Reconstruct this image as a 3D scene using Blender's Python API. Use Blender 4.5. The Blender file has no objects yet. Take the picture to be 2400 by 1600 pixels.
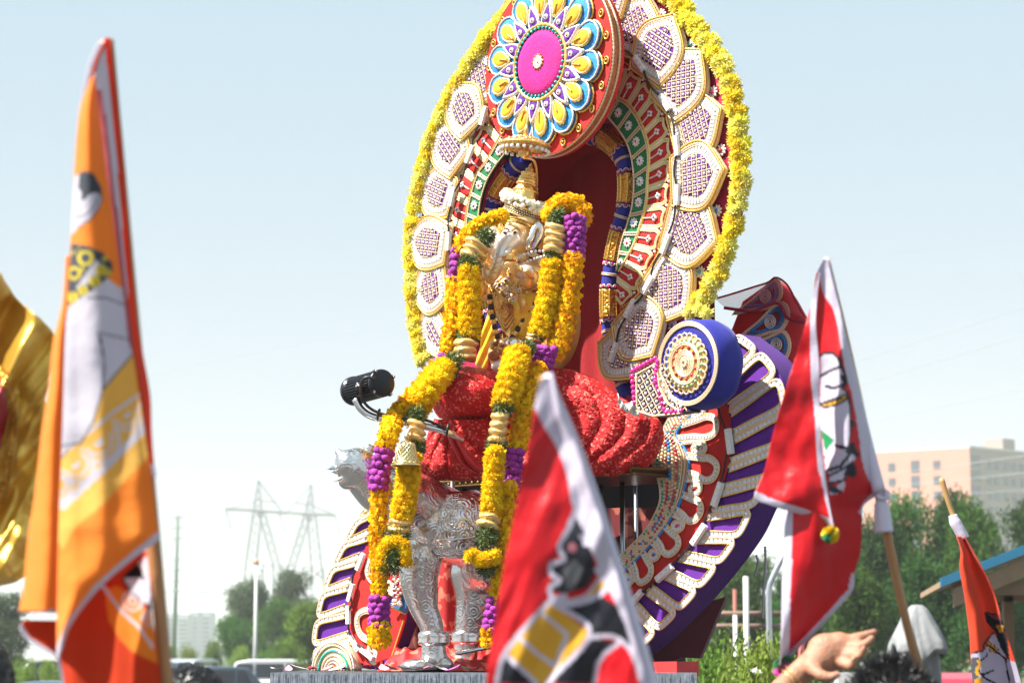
import bpy, bmesh, math, random
import numpy as np
from mathutils import Vector, Matrix, noise
random.seed(11); np.random.seed(11)
sc = bpy.context.scene
COL = sc.collection
R = math.radians
PI = math.pi

# ------------------------------------------------------------ camera, sky, sun, exposure
FPX = 5667.0
PITCH = math.atan(735 / FPX)
CAMZ = 1.75
cd = bpy.data.cameras.new('camera'); cam = bpy.data.objects.new('camera', cd); COL.objects.link(cam)
cam.location = (0, 0, CAMZ); cam.rotation_euler = (PI / 2 + PITCH, 0, 0)
cd.sensor_width = 36; cd.lens = 36 * FPX / 2400; cd.clip_start = 0.1; cd.clip_end = 6000
cd.dof.use_dof = True; cd.dof.focus_distance = 9.9; cd.dof.aperture_fstop = 5.0
sc.camera = cam

SUN_EL, SUN_AZ = R(53), R(-107)          # azimuth measured from +Y (view axis) clockwise towards +X
sd = Vector((math.sin(SUN_AZ) * math.cos(SUN_EL), math.cos(SUN_AZ) * math.cos(SUN_EL), math.sin(SUN_EL)))
w = bpy.data.worlds.new('World'); sc.world = w; w.use_nodes = True
nt = w.node_tree; nt.nodes.clear()
sky = nt.nodes.new('ShaderNodeTexSky'); sky.sky_type = 'NISHITA'; sky.sun_disc = False
sky.sun_elevation = SUN_EL; sky.sun_rotation = SUN_AZ
sky.air_density = 1.0; sky.dust_density = 1.6; sky.ozone_density = 1.2; sky.altitude = 80
hz = nt.nodes.new('ShaderNodeMix'); hz.data_type = 'RGBA'; hz.inputs[0].default_value = 0.85
wtc = nt.nodes.new('ShaderNodeTexCoord'); wsp = nt.nodes.new('ShaderNodeSeparateXYZ'); nt.links.new(wtc.outputs['Generated'], wsp.inputs[0])
wmr = nt.nodes.new('ShaderNodeMapRange'); wmr.interpolation_type = 'SMOOTHSTEP'; wmr.inputs[1].default_value = 0.0; wmr.inputs[2].default_value = .30; nt.links.new(wsp.outputs['Z'], wmr.inputs[0])
veil = nt.nodes.new('ShaderNodeMix'); veil.data_type = 'RGBA'; veil.inputs[6].default_value = (5.2, 5.4, 5.85, 1); veil.inputs[7].default_value = (4.1, 5.4, 6.15, 1)
nt.links.new(wmr.outputs[0], veil.inputs[0]); nt.links.new(veil.outputs[2], hz.inputs[7])      # summer haze over the blue, whiter towards the horizon
bg = nt.nodes.new('ShaderNodeBackground'); bg.inputs['Strength'].default_value = 0.05
wo = nt.nodes.new('ShaderNodeOutputWorld')
nt.links.new(sky.outputs[0], hz.inputs[6]); nt.links.new(hz.outputs[2], bg.inputs['Color'])
nt.links.new(bg.outputs[0], wo.inputs['Surface'])
sl = bpy.data.lights.new('sun', 'SUN'); sl.energy = 5.0; sl.angle = R(0.53); sl.color = (1.0, 0.955, 0.88)
so = bpy.data.objects.new('sun', sl); COL.objects.link(so)
so.rotation_euler = sd.to_track_quat('Z', 'Y').to_euler(); so.location = sd * 50
sc.view_settings.view_transform = 'Standard'; sc.view_settings.look = 'None'
sc.view_settings.exposure = 1.48; sc.view_settings.gamma = 1; sc.view_settings.use_curve_mapping = False
sc.render.engine = 'CYCLES'
sc.cycles.use_denoising = True
sc.cycles.max_bounces = 7; sc.cycles.diffuse_bounces = 3; sc.cycles.glossy_bounces = 4
sc.cycles.transmission_bounces = 4; sc.cycles.transparent_max_bounces = 12; sc.cycles.volume_bounces = 1
sc.cycles.sample_clamp_indirect = 6

# ------------------------------------------------------------ geometry helpers
def ray(px, py):
    a = (px - 1200) / FPX; b = -(py - 800) / FPX
    c, s = math.cos(PITCH), math.sin(PITCH)
    return Vector((a, c - b * s, s + b * c))
def P(px, py, Y):
    d = ray(px, py); t = Y / d.y
    return Vector((d.x * t, Y, CAMZ + d.z * t))
MPP = 1 / FPX                              # metres per pixel and metre of distance

class Plane:
    """a flat panel standing in the scene; u to the right, v up, h out of its face"""
    def __init__(s, px, py, Y, yaw, tilt=0):
        s.o = P(px, py, Y)
        s.n = Vector((-math.sin(R(yaw)) * math.cos(R(tilt)), -math.cos(R(yaw)) * math.cos(R(tilt)), math.sin(R(tilt))))
        s.u = Vector((math.cos(R(yaw)), -math.sin(R(yaw)), 0)); s.v = s.n.cross(s.u) * -1
        if s.v.z < 0: s.v = -s.v
    def uv(s, px, py, h=0):
        d = ray(px, py); o = s.o + s.n * h; c = Vector((0, 0, CAMZ))
        t = (o - c).dot(s.n) / d.dot(s.n)
        q = c + d * t - o
        return (q.dot(s.u), q.dot(s.v))
    def pt(s, u, v, h=0):
        return s.o + s.u * u + s.v * v + s.n * h
    def mat(s, u, v, h=0, rot=0, scale=1):
        """frame whose z is the panel normal, x turned by rot"""
        x = s.u * math.cos(rot) + s.v * math.sin(rot); y = s.n.cross(x)
        o = s.pt(u, v, h)
        m = Matrix(((x.x, y.x, s.n.x, o.x), (x.y, y.y, s.n.y, o.y), (x.z, y.z, s.n.z, o.z), (0, 0, 0, 1)))
        return m @ Matrix.Scale(scale, 4)
    def moved(s, h):
        q = Plane.__new__(Plane); q.o = s.o + s.n * h; q.n = s.n; q.u = s.u; q.v = s.v; return q

class MB:
    """collects verts and faces for one mesh object"""
    def __init__(s): s.v = []; s.f = []; s.m = []
    def add(s, vs, fs, mi=0):
        b = len(s.v); s.v.extend([tuple(p) for p in vs]); s.f.extend([tuple(i + b for i in f) for f in fs]); s.m.extend([mi] * len(fs))
        return s
    def mesh(s, name, mats, smooth=True):
        me = bpy.data.meshes.new(name); me.from_pydata(s.v, [], s.f)
        for m in (mats if isinstance(mats, (list, tuple)) else [mats]): me.materials.append(m)
        if len(me.polygons):
            me.polygons.foreach_set('material_index', np.array(s.m, dtype=np.int32))
            me.polygons.foreach_set('use_smooth', np.full(len(me.polygons), smooth, dtype=bool))
        me.update(); return me
    def build(s, name, mats, parent=None, smooth=True, kind=None, **k):
        return ob(name, s.mesh(name, mats, smooth), parent, kind=kind, **k)

WM = {}
def ob(name, me, parent=None, M=None, kind=None, label=None, cat=None, group=None):
    o = bpy.data.objects.new(name, me); COL.objects.link(o)
    M = M or Matrix.Identity(4); WM[o] = M
    if parent is not None:
        o.parent = parent; o.matrix_parent_inverse = WM[parent].inverted()
    o.matrix_basis = M
    if kind: o['kind'] = kind
    if label: o['label'] = label
    if cat: o['category'] = cat
    if group: o['group'] = group
    return o
def thing(name, loc, label, cat, group=None):
    return ob(name, None, None, Matrix.Translation(Vector(loc)), label=label, cat=cat, group=group)
def struct(name, mb, m, smooth=False):
    return mb.build(name, m, kind='structure', smooth=smooth)

def resample(pts, step=None, n=None, closed=False):
    p = np.array([tuple(q) for q in pts], float)
    if closed: p = np.vstack([p, p[:1]])
    d = np.sqrt(((p[1:] - p[:-1]) ** 2).sum(1)); s = np.concatenate([[0], np.cumsum(d)])
    if n is None: n = max(2, int(round(s[-1] / step)) + 1)
    t = np.linspace(0, s[-1], n)
    q = np.stack([np.interp(t, s, p[:, k]) for k in range(p.shape[1])], 1)
    return q[:-1] if closed else q
def smooth_curve(pts, n, closed=False):
    """Catmull-Rom through the points, n samples evenly by length"""
    p = [np.array(tuple(q), float) for q in pts]; out = []
    m = len(p); segs = m if closed else m - 1
    for i in range(segs):
        p1, p2 = p[i], p[(i + 1) % m]
        p0 = p[i - 1] if (closed or i > 0) else 2 * p1 - p2
        p3 = p[(i + 2) % m] if (closed or i + 2 < m) else 2 * p2 - p1
        for t in np.linspace(0, 1, 10, endpoint=False):
            out.append(0.5 * ((2 * p1) + (-p0 + p2) * t + (2 * p0 - 5 * p1 + 4 * p2 - p3) * t * t + (-p0 + 3 * p1 - 3 * p2 + p3) * t ** 3))
    if not closed: out.append(p[-1])
    return resample(out, n=n + 1 if closed else n, closed=closed)

def tube(mb, pts, r, seg=6, mi=0, closed=False, caps=True, flat=1.0):
    p = np.array([tuple(q) for q in pts], float); n = len(p)
    rr = np.full(n, r, float) if np.isscalar(r) else np.array(r, float)
    if closed: tg = np.roll(p, -1, 0) - np.roll(p, 1, 0)
    else: tg = np.gradient(p, axis=0)
    tg /= np.maximum(np.linalg.norm(tg, axis=1, keepdims=True), 1e-9)
    a = np.array([0, 0, 1.0]) if abs(tg[0][2]) < .9 else np.array([1.0, 0, 0])
    a = a - tg[0] * a.dot(tg[0]); a /= np.linalg.norm(a)
    vs = []; an = np.arange(seg) * 2 * PI / seg
    for i in range(n):
        a = a - tg[i] * a.dot(tg[i]); l = np.linalg.norm(a); a = a / l if l > 1e-9 else np.array([1.0, 0, 0])
        b = np.cross(tg[i], a)
        vs.append(p[i] + rr[i] * (np.outer(np.cos(an), a) + flat * np.outer(np.sin(an), b)))
    vs = np.concatenate(vs); fs = []
    for i in range(n if closed else n - 1):
        j = (i + 1) % n
        for k in range(seg):
            k2 = (k + 1) % seg
            fs.append((i * seg + k, i * seg + k2, j * seg + k2, j * seg + k))
    if caps and not closed:
        fs.append(tuple(range(seg - 1, -1, -1))); fs.append(tuple((n - 1) * seg + k for k in range(seg)))
    mb.add(vs, fs, mi); return mb
def rope(mb, pts, r, mi=0, closed=False, seg=5, pitch=1.3, deep=.35):
    """beaded braid: a tube whose radius swells with every bead"""
    q = resample(pts, step=r * pitch, closed=closed)
    if len(q) < 2: return mb
    if closed and len(q) % 2: q = q[:-1] if len(q) > 3 else q
    rr = np.where(np.arange(len(q)) % 2 == 0, r, r * (1 - deep))
    return tube(mb, q, rr, seg, mi, closed)
def box(mb, c, s, rz=0, mi=0, M=None):
    vs = [Vector((x * s[0] / 2, y * s[1] / 2, z * s[2] / 2)) for x in (-1, 1) for y in (-1, 1) for z in (-1, 1)]
    if M is None: M = Matrix.Translation(Vector(c)) @ Matrix.Rotation(rz, 4, 'Z')
    mb.add([M @ q for q in vs], [(0, 1, 3, 2), (4, 6, 7, 5), (0, 4, 5, 1), (2, 3, 7, 6), (0, 2, 6, 4), (1, 5, 7, 3)], mi); return mb
def bar(mb, a, b, w, mi=0, seg=4):
    return tube(mb, [a, (Vector(a) + Vector(b)) / 2, b], w, seg, mi)
def ball(mb, c, r, mi=0, u=8, v=5, M=None, sq=(1, 1, 1)):
    vs = [(0, 0, 1)]; fs = []
    for j in range(1, v):
        for i in range(u):
            vs.append((math.sin(PI * j / v) * math.cos(2 * PI * i / u), math.sin(PI * j / v) * math.sin(2 * PI * i / u), math.cos(PI * j / v)))
    vs.append((0, 0, -1)); L = len(vs) - 1
    for i in range(u): fs.append((0, 1 + i, 1 + (i + 1) % u))
    for j in range(v - 2):
        for i in range(u):
            a = 1 + j * u + i; b = 1 + j * u + (i + 1) % u; fs.append((a, a + u, b + u, b))
    for i in range(u): fs.append((L, 1 + (v - 2) * u + (i + 1) % u, 1 + (v - 2) * u + i))
    q = [Vector((x * r * sq[0], y * r * sq[1], z * r * sq[2])) for x, y, z in vs]
    if M is not None: q = [M @ k for k in q]
    mb.add([k + Vector(c) for k in q], fs, mi); return mb
def lathe(mb, prof, M, seg=20, mi=0, wob=None):
    vs = []
    for (r, z) in prof:
        for k in range(seg):
            a = 2 * PI * k / seg; q = r * (wob(a, z) if wob else 1)
            vs.append(M @ Vector((q * math.cos(a), q * math.sin(a), z)))
    fs = [(i * seg + k, i * seg + (k + 1) % seg, (i + 1) * seg + (k + 1) % seg, (i + 1) * seg + k) for i in range(len(prof) - 1) for k in range(seg)]
    mb.add(vs, fs, mi); return mb
def slab(mb, pl, poly, h0, h1, mi=0, side_mi=None, back=True):
    """solid plate with the given outline (u, v), from depth h0 to face h1"""
    n = len(poly); sm = mi if side_mi is None else side_mi
    fr = [pl.pt(u, v, h1) for u, v in poly]; bk = [pl.pt(u, v, h0) for u, v in poly]
    mb.add(fr, [tuple(range(n))], mi)
    if back: mb.add(bk, [tuple(range(n - 1, -1, -1))], sm)
    mb.add(fr + bk, [(i, (i + 1) % n, n + (i + 1) % n, n + i) for i in range(n)], sm); return mb
def puff(mb, pl, poly, h0, h1, mi=0, c=None, prof=((1, 0), (1, .35), (.93, .75), (.75, .95), (.4, 1.0))):
    """padded applique: plate whose face swells towards its middle"""
    n = len(poly)
    if c is None: c = (sum(p[0] for p in poly) / n, sum(p[1] for p in poly) / n)
    vs = []
    for s, k in prof:
        vs += [pl.pt(c[0] + (u - c[0]) * s, c[1] + (v - c[1]) * s, h0 + (h1 - h0) * k) for u, v in poly]
    fs = [(j * n + i, j * n + (i + 1) % n, (j + 1) * n + (i + 1) % n, (j + 1) * n + i) for j in range(len(prof) - 1) for i in range(n)]
    b = (len(prof) - 1) * n; vs.append(pl.pt(c[0], c[1], h1)); fs += [(b + i, b + (i + 1) % n, len(vs) - 1) for i in range(n)]
    mb.add(vs, fs, mi); return mb
def ribbon(mb, A, B, mi=0):
    n = len(A); mb.add(list(A) + list(B), [(i, i + 1, n + i + 1, n + i) for i in range(n - 1)], mi); return mb
def pxs(s):
    """'x,y x,y' to a list of pairs"""
    return [tuple(float(k) for k in t.split(',')) for t in s.split()]
def from_zoom(s, x0, y0, k):
    return [(x0 + x / k, y0 + y / k) for x, y in pxs(s)]
def inside(poly, pts):
    x = pts[:, 0]; y = pts[:, 1]; r = np.zeros(len(pts), bool); n = len(poly)
    for i in range(n):
        x1, y1 = poly[i]; x2, y2 = poly[(i + 1) % n]
        if y1 == y2: continue
        c = ((y1 > y) != (y2 > y)) & (x < (x2 - x1) * (y - y1) / (y2 - y1) + x1); r ^= c
    return r
def near_line(line, pts, wd):
    m = np.zeros(len(pts), bool)
    for a, b in zip(line[:-1], line[1:]):
        a = np.array(a); d = np.array(b) - a; L = d.dot(d)
        t = np.clip(((pts - a) @ d) / max(L, 1e-9), 0, 1)
        m |= (((pts - a - t[:, None] * d) ** 2).sum(1) < wd * wd)
    return m

# ------------------------------------------------------------ materials
def mat(name, col, rough=.6, metal=0, ns=30, na=.12, bump=0, bs=150, sheen=0, spec=.5, coat=0, rnd=0, hue=0, detail=3, alpha=1, trans=0, sub=0, vor=0, emis=0):
    m = bpy.data.materials.new(name); m.use_nodes = True; t = m.node_tree; b = t.nodes['Principled BSDF']
    b.inputs['Roughness'].default_value = rough; b.inputs['Metallic'].default_value = metal
    b.inputs['Specular IOR Level'].default_value = spec; b.inputs['Coat Weight'].default_value = coat
    b.inputs['Sheen Weight'].default_value = sheen; b.inputs['Sheen Roughness'].default_value = .35
    if sheen: b.inputs['Sheen Tint'].default_value = (*[min(1, c * .6 + .4) for c in col], 1)
    b.inputs['Alpha'].default_value = alpha
    if sub:
        b.inputs['Subsurface Weight'].default_value = sub; b.inputs['Subsurface Radius'].default_value = (.012, .008, .004)
    tc = t.nodes.new('ShaderNodeTexCoord'); out = None
    n = t.nodes.new('ShaderNodeTexNoise'); n.inputs['Scale'].default_value = ns; n.inputs['Detail'].default_value = detail
    t.links.new(tc.outputs['Object'], n.inputs['Vector'])
    mx = t.nodes.new('ShaderNodeMix'); mx.data_type = 'RGBA'
    mx.inputs[6].default_value = (*[max(0, c * (1 - na)) for c in col], 1); mx.inputs[7].default_value = (*[min(1, c * (1 + na)) for c in col], 1)
    t.links.new(n.outputs['Fac'], mx.inputs[0]); out = mx.outputs[2]
    if rnd or hue:
        oi = t.nodes.new('ShaderNodeObjectInfo'); hs = t.nodes.new('ShaderNodeHueSaturation')
        r1 = t.nodes.new('ShaderNodeMapRange'); r1.inputs[3].default_value = 1 - rnd; r1.inputs[4].default_value = 1 + rnd
        r2 = t.nodes.new('ShaderNodeMapRange'); r2.inputs[3].default_value = .5 - hue; r2.inputs[4].default_value = .5 + hue
        t.links.new(oi.outputs['Random'], r1.inputs[0]); t.links.new(oi.outputs['Random'], r2.inputs[0])
        t.links.new(r1.outputs[0], hs.inputs['Value']); t.links.new(r2.outputs[0], hs.inputs['Hue'])
        t.links.new(out, hs.inputs['Color']); out = hs.outputs[0]
    t.links.new(out, b.inputs['Base Color'])
    if bump:
        if vor:
            n2 = t.nodes.new('ShaderNodeTexVoronoi'); n2.inputs['Scale'].default_value = bs; o2 = n2.outputs['Distance']
        else:
            n2 = t.nodes.new('ShaderNodeTexNoise'); n2.inputs['Scale'].default_value = bs; n2.inputs['Detail'].default_value = 3; o2 = n2.outputs['Fac']
        t.links.new(tc.outputs['Object'], n2.inputs['Vector'])
        bp = t.nodes.new('ShaderNodeBump'); bp.inputs['Strength'].default_value = bump; bp.inputs['Distance'].default_value = .01
        t.links.new(o2, bp.inputs['Height']); t.links.new(bp.outputs[0], b.inputs['Normal'])
    return m
def leaf_mat(name, col, rnd=.2, hue=.015, ns=.8, na=.35):
    m = mat(name, col, .7, ns=ns, na=na, rnd=rnd, hue=hue, spec=.15); t = m.node_tree; b = t.nodes['Principled BSDF']
    tr = t.nodes.new('ShaderNodeBsdfTranslucent'); ms = t.nodes.new('ShaderNodeMixShader'); ms.inputs[0].default_value = .3
    src = b.inputs['Base Color'].links[0].from_socket; t.links.new(src, tr.inputs[0])
    t.links.new(b.outputs[0], ms.inputs[1]); t.links.new(tr.outputs[0], ms.inputs[2])
    t.links.new(ms.outputs[0], t.nodes['Material Output'].inputs['Surface']); return m
def cloth_mat(name, rough=.5, sheen=.3, trans=.25, ns=6, na=.05, weave=900, spec=.4):
    """cloth whose dye comes from the 'print' attribute"""
    m = bpy.data.materials.new(name); m.use_nodes = True; t = m.node_tree; b = t.nodes['Principled BSDF']
    b.inputs['Roughness'].default_value = rough; b.inputs['Sheen Weight'].default_value = sheen; b.inputs['Specular IOR Level'].default_value = spec
    at = t.nodes.new('ShaderNodeAttribute'); at.attribute_name = 'print'
    tc = t.nodes.new('ShaderNodeTexCoord'); n = t.nodes.new('ShaderNodeTexNoise'); n.inputs['Scale'].default_value = ns; n.inputs['Detail'].default_value = 4
    t.links.new(tc.outputs['Object'], n.inputs['Vector'])
    mr = t.nodes.new('ShaderNodeMapRange'); mr.inputs[3].default_value = 1 - na; mr.inputs[4].default_value = 1 + na
    t.links.new(n.outputs['Fac'], mr.inputs[0])
    hs = t.nodes.new('ShaderNodeHueSaturation'); t.links.new(at.outputs['Color'], hs.inputs['Color']); t.links.new(mr.outputs[0], hs.inputs['Value'])
    t.links.new(hs.outputs[0], b.inputs['Base Color'])
    wv = t.nodes.new('ShaderNodeTexNoise'); wv.inputs['Scale'].default_value = weave; t.links.new(tc.outputs['Object'], wv.inputs['Vector'])
    w2 = t.nodes.new('ShaderNodeTexNoise'); w2.inputs['Scale'].default_value = 14; w2.inputs['Detail'].default_value = 5; t.links.new(tc.outputs['Object'], w2.inputs['Vector'])
    ad = t.nodes.new('ShaderNodeMath'); ad.operation = 'MULTIPLY_ADD'; ad.inputs[1].default_value = .05
    t.links.new(wv.outputs['Fac'], ad.inputs[0]); t.links.new(w2.outputs['Fac'], ad.inputs[2])
    bp = t.nodes.new('ShaderNodeBump'); bp.inputs['Strength'].default_value = .35; bp.inputs['Distance'].default_value = .02
    t.links.new(ad.outputs[0], bp.inputs['Height']); t.links.new(bp.outputs[0], b.inputs['Normal'])
    if trans:
        tr = t.nodes.new('ShaderNodeBsdfTranslucent'); ms = t.nodes.new('ShaderNodeMixShader'); ms.inputs[0].default_value = trans
        t.links.new(hs.outputs[0], tr.inputs[0]); t.links.new(b.outputs[0], ms.inputs[1]); t.links.new(tr.outputs[0], ms.inputs[2])
        t.links.new(ms.outputs[0], t.nodes['Material Output'].inputs['Surface'])
    return m
def chased_metal(name, col, rough, s1=22, s2=60, strength=.6, metal=1.0):
    """beaten metal with scrolls and beading hammered into it"""
    m = bpy.data.materials.new(name); m.use_nodes = True; t = m.node_tree; b = t.nodes['Principled BSDF']
    b.inputs['Metallic'].default_value = metal; b.inputs['Roughness'].default_value = rough
    tc = t.nodes.new('ShaderNodeTexCoord')
    nz = t.nodes.new('ShaderNodeTexNoise'); nz.inputs['Scale'].default_value = 9; nz.inputs['Detail'].default_value = 4
    t.links.new(tc.outputs['Object'], nz.inputs['Vector'])
    mx = t.nodes.new('ShaderNodeMix'); mx.data_type = 'RGBA'; mx.inputs[6].default_value = (*[c * .8 for c in col], 1); mx.inputs[7].default_value = (*[min(1, c * 1.1) for c in col], 1)
    t.links.new(nz.outputs['Fac'], mx.inputs[0]); t.links.new(mx.outputs[2], b.inputs['Base Color'])
    vo = t.nodes.new('ShaderNodeTexVoronoi'); vo.inputs['Scale'].default_value = s1; t.links.new(tc.outputs['Object'], vo.inputs['Vector'])
    sn = t.nodes.new('ShaderNodeMath'); sn.operation = 'SINE'; mu = t.nodes.new('ShaderNodeMath'); mu.operation = 'MULTIPLY'; mu.inputs[1].default_value = 24
    t.links.new(vo.outputs['Distance'], mu.inputs[0]); t.links.new(mu.outputs[0], sn.inputs[0])
    v2 = t.nodes.new('ShaderNodeTexVoronoi'); v2.inputs['Scale'].default_value = s2; t.links.new(tc.outputs['Object'], v2.inputs['Vector'])
    msk = t.nodes.new('ShaderNodeTexNoise'); msk.inputs['Scale'].default_value = 6; t.links.new(tc.outputs['Object'], msk.inputs['Vector'])
    ramp = t.nodes.new('ShaderNodeMapRange'); ramp.inputs[1].default_value = .42; ramp.inputs[2].default_value = .55
    t.links.new(msk.outputs['Fac'], ramp.inputs[0])
    m1 = t.nodes.new('ShaderNodeMath'); m1.operation = 'MULTIPLY'; t.links.new(sn.outputs[0], m1.inputs[0]); t.links.new(ramp.outputs[0], m1.inputs[1])
    m2 = t.nodes.new('ShaderNodeMath'); m2.operation = 'MULTIPLY_ADD'; m2.inputs[1].default_value = .5; t.links.new(v2.outputs['Distance'], m2.inputs[0]); t.links.new(m1.outputs[0], m2.inputs[2])
    bp = t.nodes.new('ShaderNodeBump'); bp.inputs['Strength'].default_value = strength; bp.inputs['Distance'].default_value = .004
    t.links.new(m2.outputs[0], bp.inputs['Height']); t.links.new(bp.outputs[0], b.inputs['Normal']); return m
def floral(name, base, flower, scale):
    """printed blossoms: petals laid out round the cell centres of a Voronoi field"""
    m = mat(name, base, .6, ns=30, bump=.3, bs=300); t = m.node_tree; b = t.nodes['Principled BSDF']
    tc = t.nodes.new('ShaderNodeTexCoord'); vo = t.nodes.new('ShaderNodeTexVoronoi'); vo.inputs['Scale'].default_value = scale
    t.links.new(tc.outputs['Object'], vo.inputs['Vector'])
    n = t.nodes.new('ShaderNodeTexNoise'); n.inputs['Scale'].default_value = scale * 3; t.links.new(tc.outputs['Object'], n.inputs['Vector'])
    a = t.nodes.new('ShaderNodeMath'); a.operation = 'MULTIPLY_ADD'; a.inputs[1].default_value = .7; t.links.new(n.outputs['Fac'], a.inputs[0]); t.links.new(vo.outputs['Distance'], a.inputs[2])
    lt = t.nodes.new('ShaderNodeMath'); lt.operation = 'LESS_THAN'; lt.inputs[1].default_value = .74; t.links.new(a.outputs[0], lt.inputs[0])
    mx = t.nodes.new('ShaderNodeMix'); mx.data_type = 'RGBA'; mx.inputs[6].default_value = (*base, 1); mx.inputs[7].default_value = (*flower, 1)
    t.links.new(lt.outputs[0], mx.inputs[0]); t.links.new(mx.outputs[2], b.inputs['Base Color']); return m

V = dict(
    maroon=mat('crimson_velvet', (.34, .003, .045), .8, sheen=.15, ns=9, na=.25, bump=.15, bs=60),
    red=mat('red_felt', (.50, .010, .006), .8, sheen=.05, ns=40, na=.15, bump=.2, bs=400),
    curtain=mat('curtain_velvet', (.26, .004, .008), .9, sheen=.06, ns=6, na=.25, bump=.2, bs=50),
    purple=mat('purple_velvet', (.10, .006, .25), .8, sheen=.12, ns=30, na=.25, bump=.2, bs=200),
    dpurple=mat('shaded_purple_velvet', (.055, .004, .15), .85, sheen=.15, ns=12, na=.3, bump=.15, bs=80),
    blue=mat('royal_blue_velvet', (.010, .012, .24), .75, sheen=.3, ns=14, na=.3, bump=.2, bs=60),
    sky=mat('sky_blue_felt', (.012, .22, .60), .7, sheen=.2, ns=16, na=.12, bump=.35, bs=45),
    green=mat('green_velvet', (.008, .16, .045), .8, sheen=.3, ns=20, na=.25),
    dgreen=mat('bottle_green_velvet', (.004, .05, .02), .85, sheen=.3, ns=20),
    yellow=mat('yellow_felt', (.86, .38, .005), .75, sheen=.2, ns=30, na=.12, bump=.3, bs=60),
    pink=mat('magenta_velvet', (.55, .004, .19), .8, sheen=.25, ns=26, na=.45, bump=.3, bs=120),
    gold=mat('gold_braid', (.80, .52, .13), .38, .75, ns=300, na=.3),
    beige=mat('pale_gold_braid', (.74, .55, .36), .45, .35, ns=400, na=.25),
    silver=mat('silver_braid', (.78, .74, .70), .4, .45, ns=400, na=.25),
    lime=mat('lime_braid', (.52, .60, .10), .5, .2, ns=300, na=.2),
    white=mat('white_mirror_tile', (.60, .59, .60), .25, 0, ns=20, na=.06, coat=.4, rnd=.06),
    pearl=mat('pearl', (.85, .82, .80), .22, coat=.5, na=.04),
    led=mat('white_plastic', (.72, .71, .70), .35, ns=8, na=.04),
    wire=mat('black_wire', (.015, .014, .016), .45),
    turq=mat('turquoise_gem', (.0, .42, .36), .12, coat=.8, na=.3, ns=200),
    gem_b=mat('blue_gem', (.01, .15, .60), .1, coat=1), gem_g=mat('green_gem', (.0, .33, .24), .1, coat=1),
    gem_r=mat('red_gem', (.55, .008, .03), .1, coat=1), gem_p=mat('pink_gem', (.66, .02, .25), .1, coat=1), gem_v=mat('violet_gem', (.13, .02, .42), .1, coat=1),
    brocade=mat('gold_brocade', (.60, .27, .03), .32, .7, ns=90, na=.5, bump=.6, bs=90, vor=1),
    copper=mat('copper_brocade_trim', (.42, .13, .05), .5, .4, ns=70, na=.6, bump=.5, bs=80, vor=1),
    rust=mat('antique_gold', (.45, .24, .05), .35, .9, ns=120, na=.35),
)
def pick(*k): return [V[x] for x in k]
# ------------------------------------------------------------ the throne arch
YAW = 46
PA = Plane(1350, 600, 10.35, YAW)
arch = thing('throne_arch', PA.pt(0, -0.95), 'tall oval throne back of crimson velvet ringed with white bordered purple petals', 'throne back')

def crv(s, pl, n=60, h=0, closed=False): return [tuple(q) for q in smooth_curve([pl.uv(x, y, h) for x, y in (pxs(s) if isinstance(s, str) else s)], n, closed)]
def arcmap(A, B):
    A = resample(A, n=200); B = resample(B, n=200)
    def f(t, r):
        i = min(max(t, 0), 1) * 199; k = min(int(i), 198); w_ = i - k
        a = A[k] * (1 - w_) + A[k + 1] * w_; b = B[k] * (1 - w_) + B[k + 1] * w_
        return tuple(a * (1 - r) + b * r)
    return f

EDGE = '1005,845 984,751 980,671 975,578 984,489 999,416 1017,344 1038,293 1063,235 1094,184 1124,138 1170,72 1240,0 1330,-62 1430,-85 1520,-55 1590,0 1625,48 1668,99 1702,153 1722,204 1735,255 1743,319 1746,383 1746,420 1739,496 1719,572 1696,637 1668,683 1645,722'
edge = crv(EDGE, PA, 130)
tail = [PA.uv(1560, 800), PA.uv(1500, 960), PA.uv(1470, 1020), PA.uv(1200, 1010), PA.uv(1080, 930)]
hole_pts = [PA.uv(*p) for p in pxs('1453,655 1455,690 1456,740 1461,800 1475,870 1488,925 1140,930 1110,800 1112,640 1126,520 1136,464 1150,425 1168,390 1205,340 1300,300 1405,290 1433,290 1463,313 1481,346 1491,387 1494,433 1490,484 1479,525 1463,576')]
# plate with the throne opening cut out
def ring_plate(mb, pl, outer, inner, h0, h1, mi=0):
    bm = bmesh.new()
    def loop(poly): 
        vs = [bm.verts.new(pl.pt(u, v, h1)) for u, v in poly]
        return [bm.edges.new((vs[i], vs[(i + 1) % len(vs)])) for i in range(len(vs))]
    es = loop(outer) + loop(inner)
    bmesh.ops.triangle_fill(bm, use_beauty=True, use_dissolve=False, edges=es)
    bm.verts.index_update(); vs = [v.co.copy() for v in bm.verts]; fs = [[v.index for v in f.verts] for f in bm.faces]; bm.free()
    mb.add(vs, fs, mi); mb.add([q + pl.n * (h0 - h1) for q in vs], [f[::-1] for f in fs], mi)
    for poly in (outer, inner):
        n = len(poly); a = [pl.pt(u, v, h1) for u, v in poly]; b = [pl.pt(u, v, h0) for u, v in poly]
        mb.add(a + b, [(i, (i + 1) % n, n + (i + 1) % n, n + i) for i in range(n)], mi)
    return mb
outer_poly = list(edge) + tail
grow = []
cu = sum(p[0] for p in outer_poly) / len(outer_poly); cv = sum(p[1] for p in outer_poly) / len(outer_poly)
for u, v in outer_poly: grow.append((cu + (u - cu) * .978, cv + (v - cv) * .978))
ring_plate(MB(), PA, grow, hole_pts, -.035, 0).build('back_panel', V['maroon'], arch, smooth=False)
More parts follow.
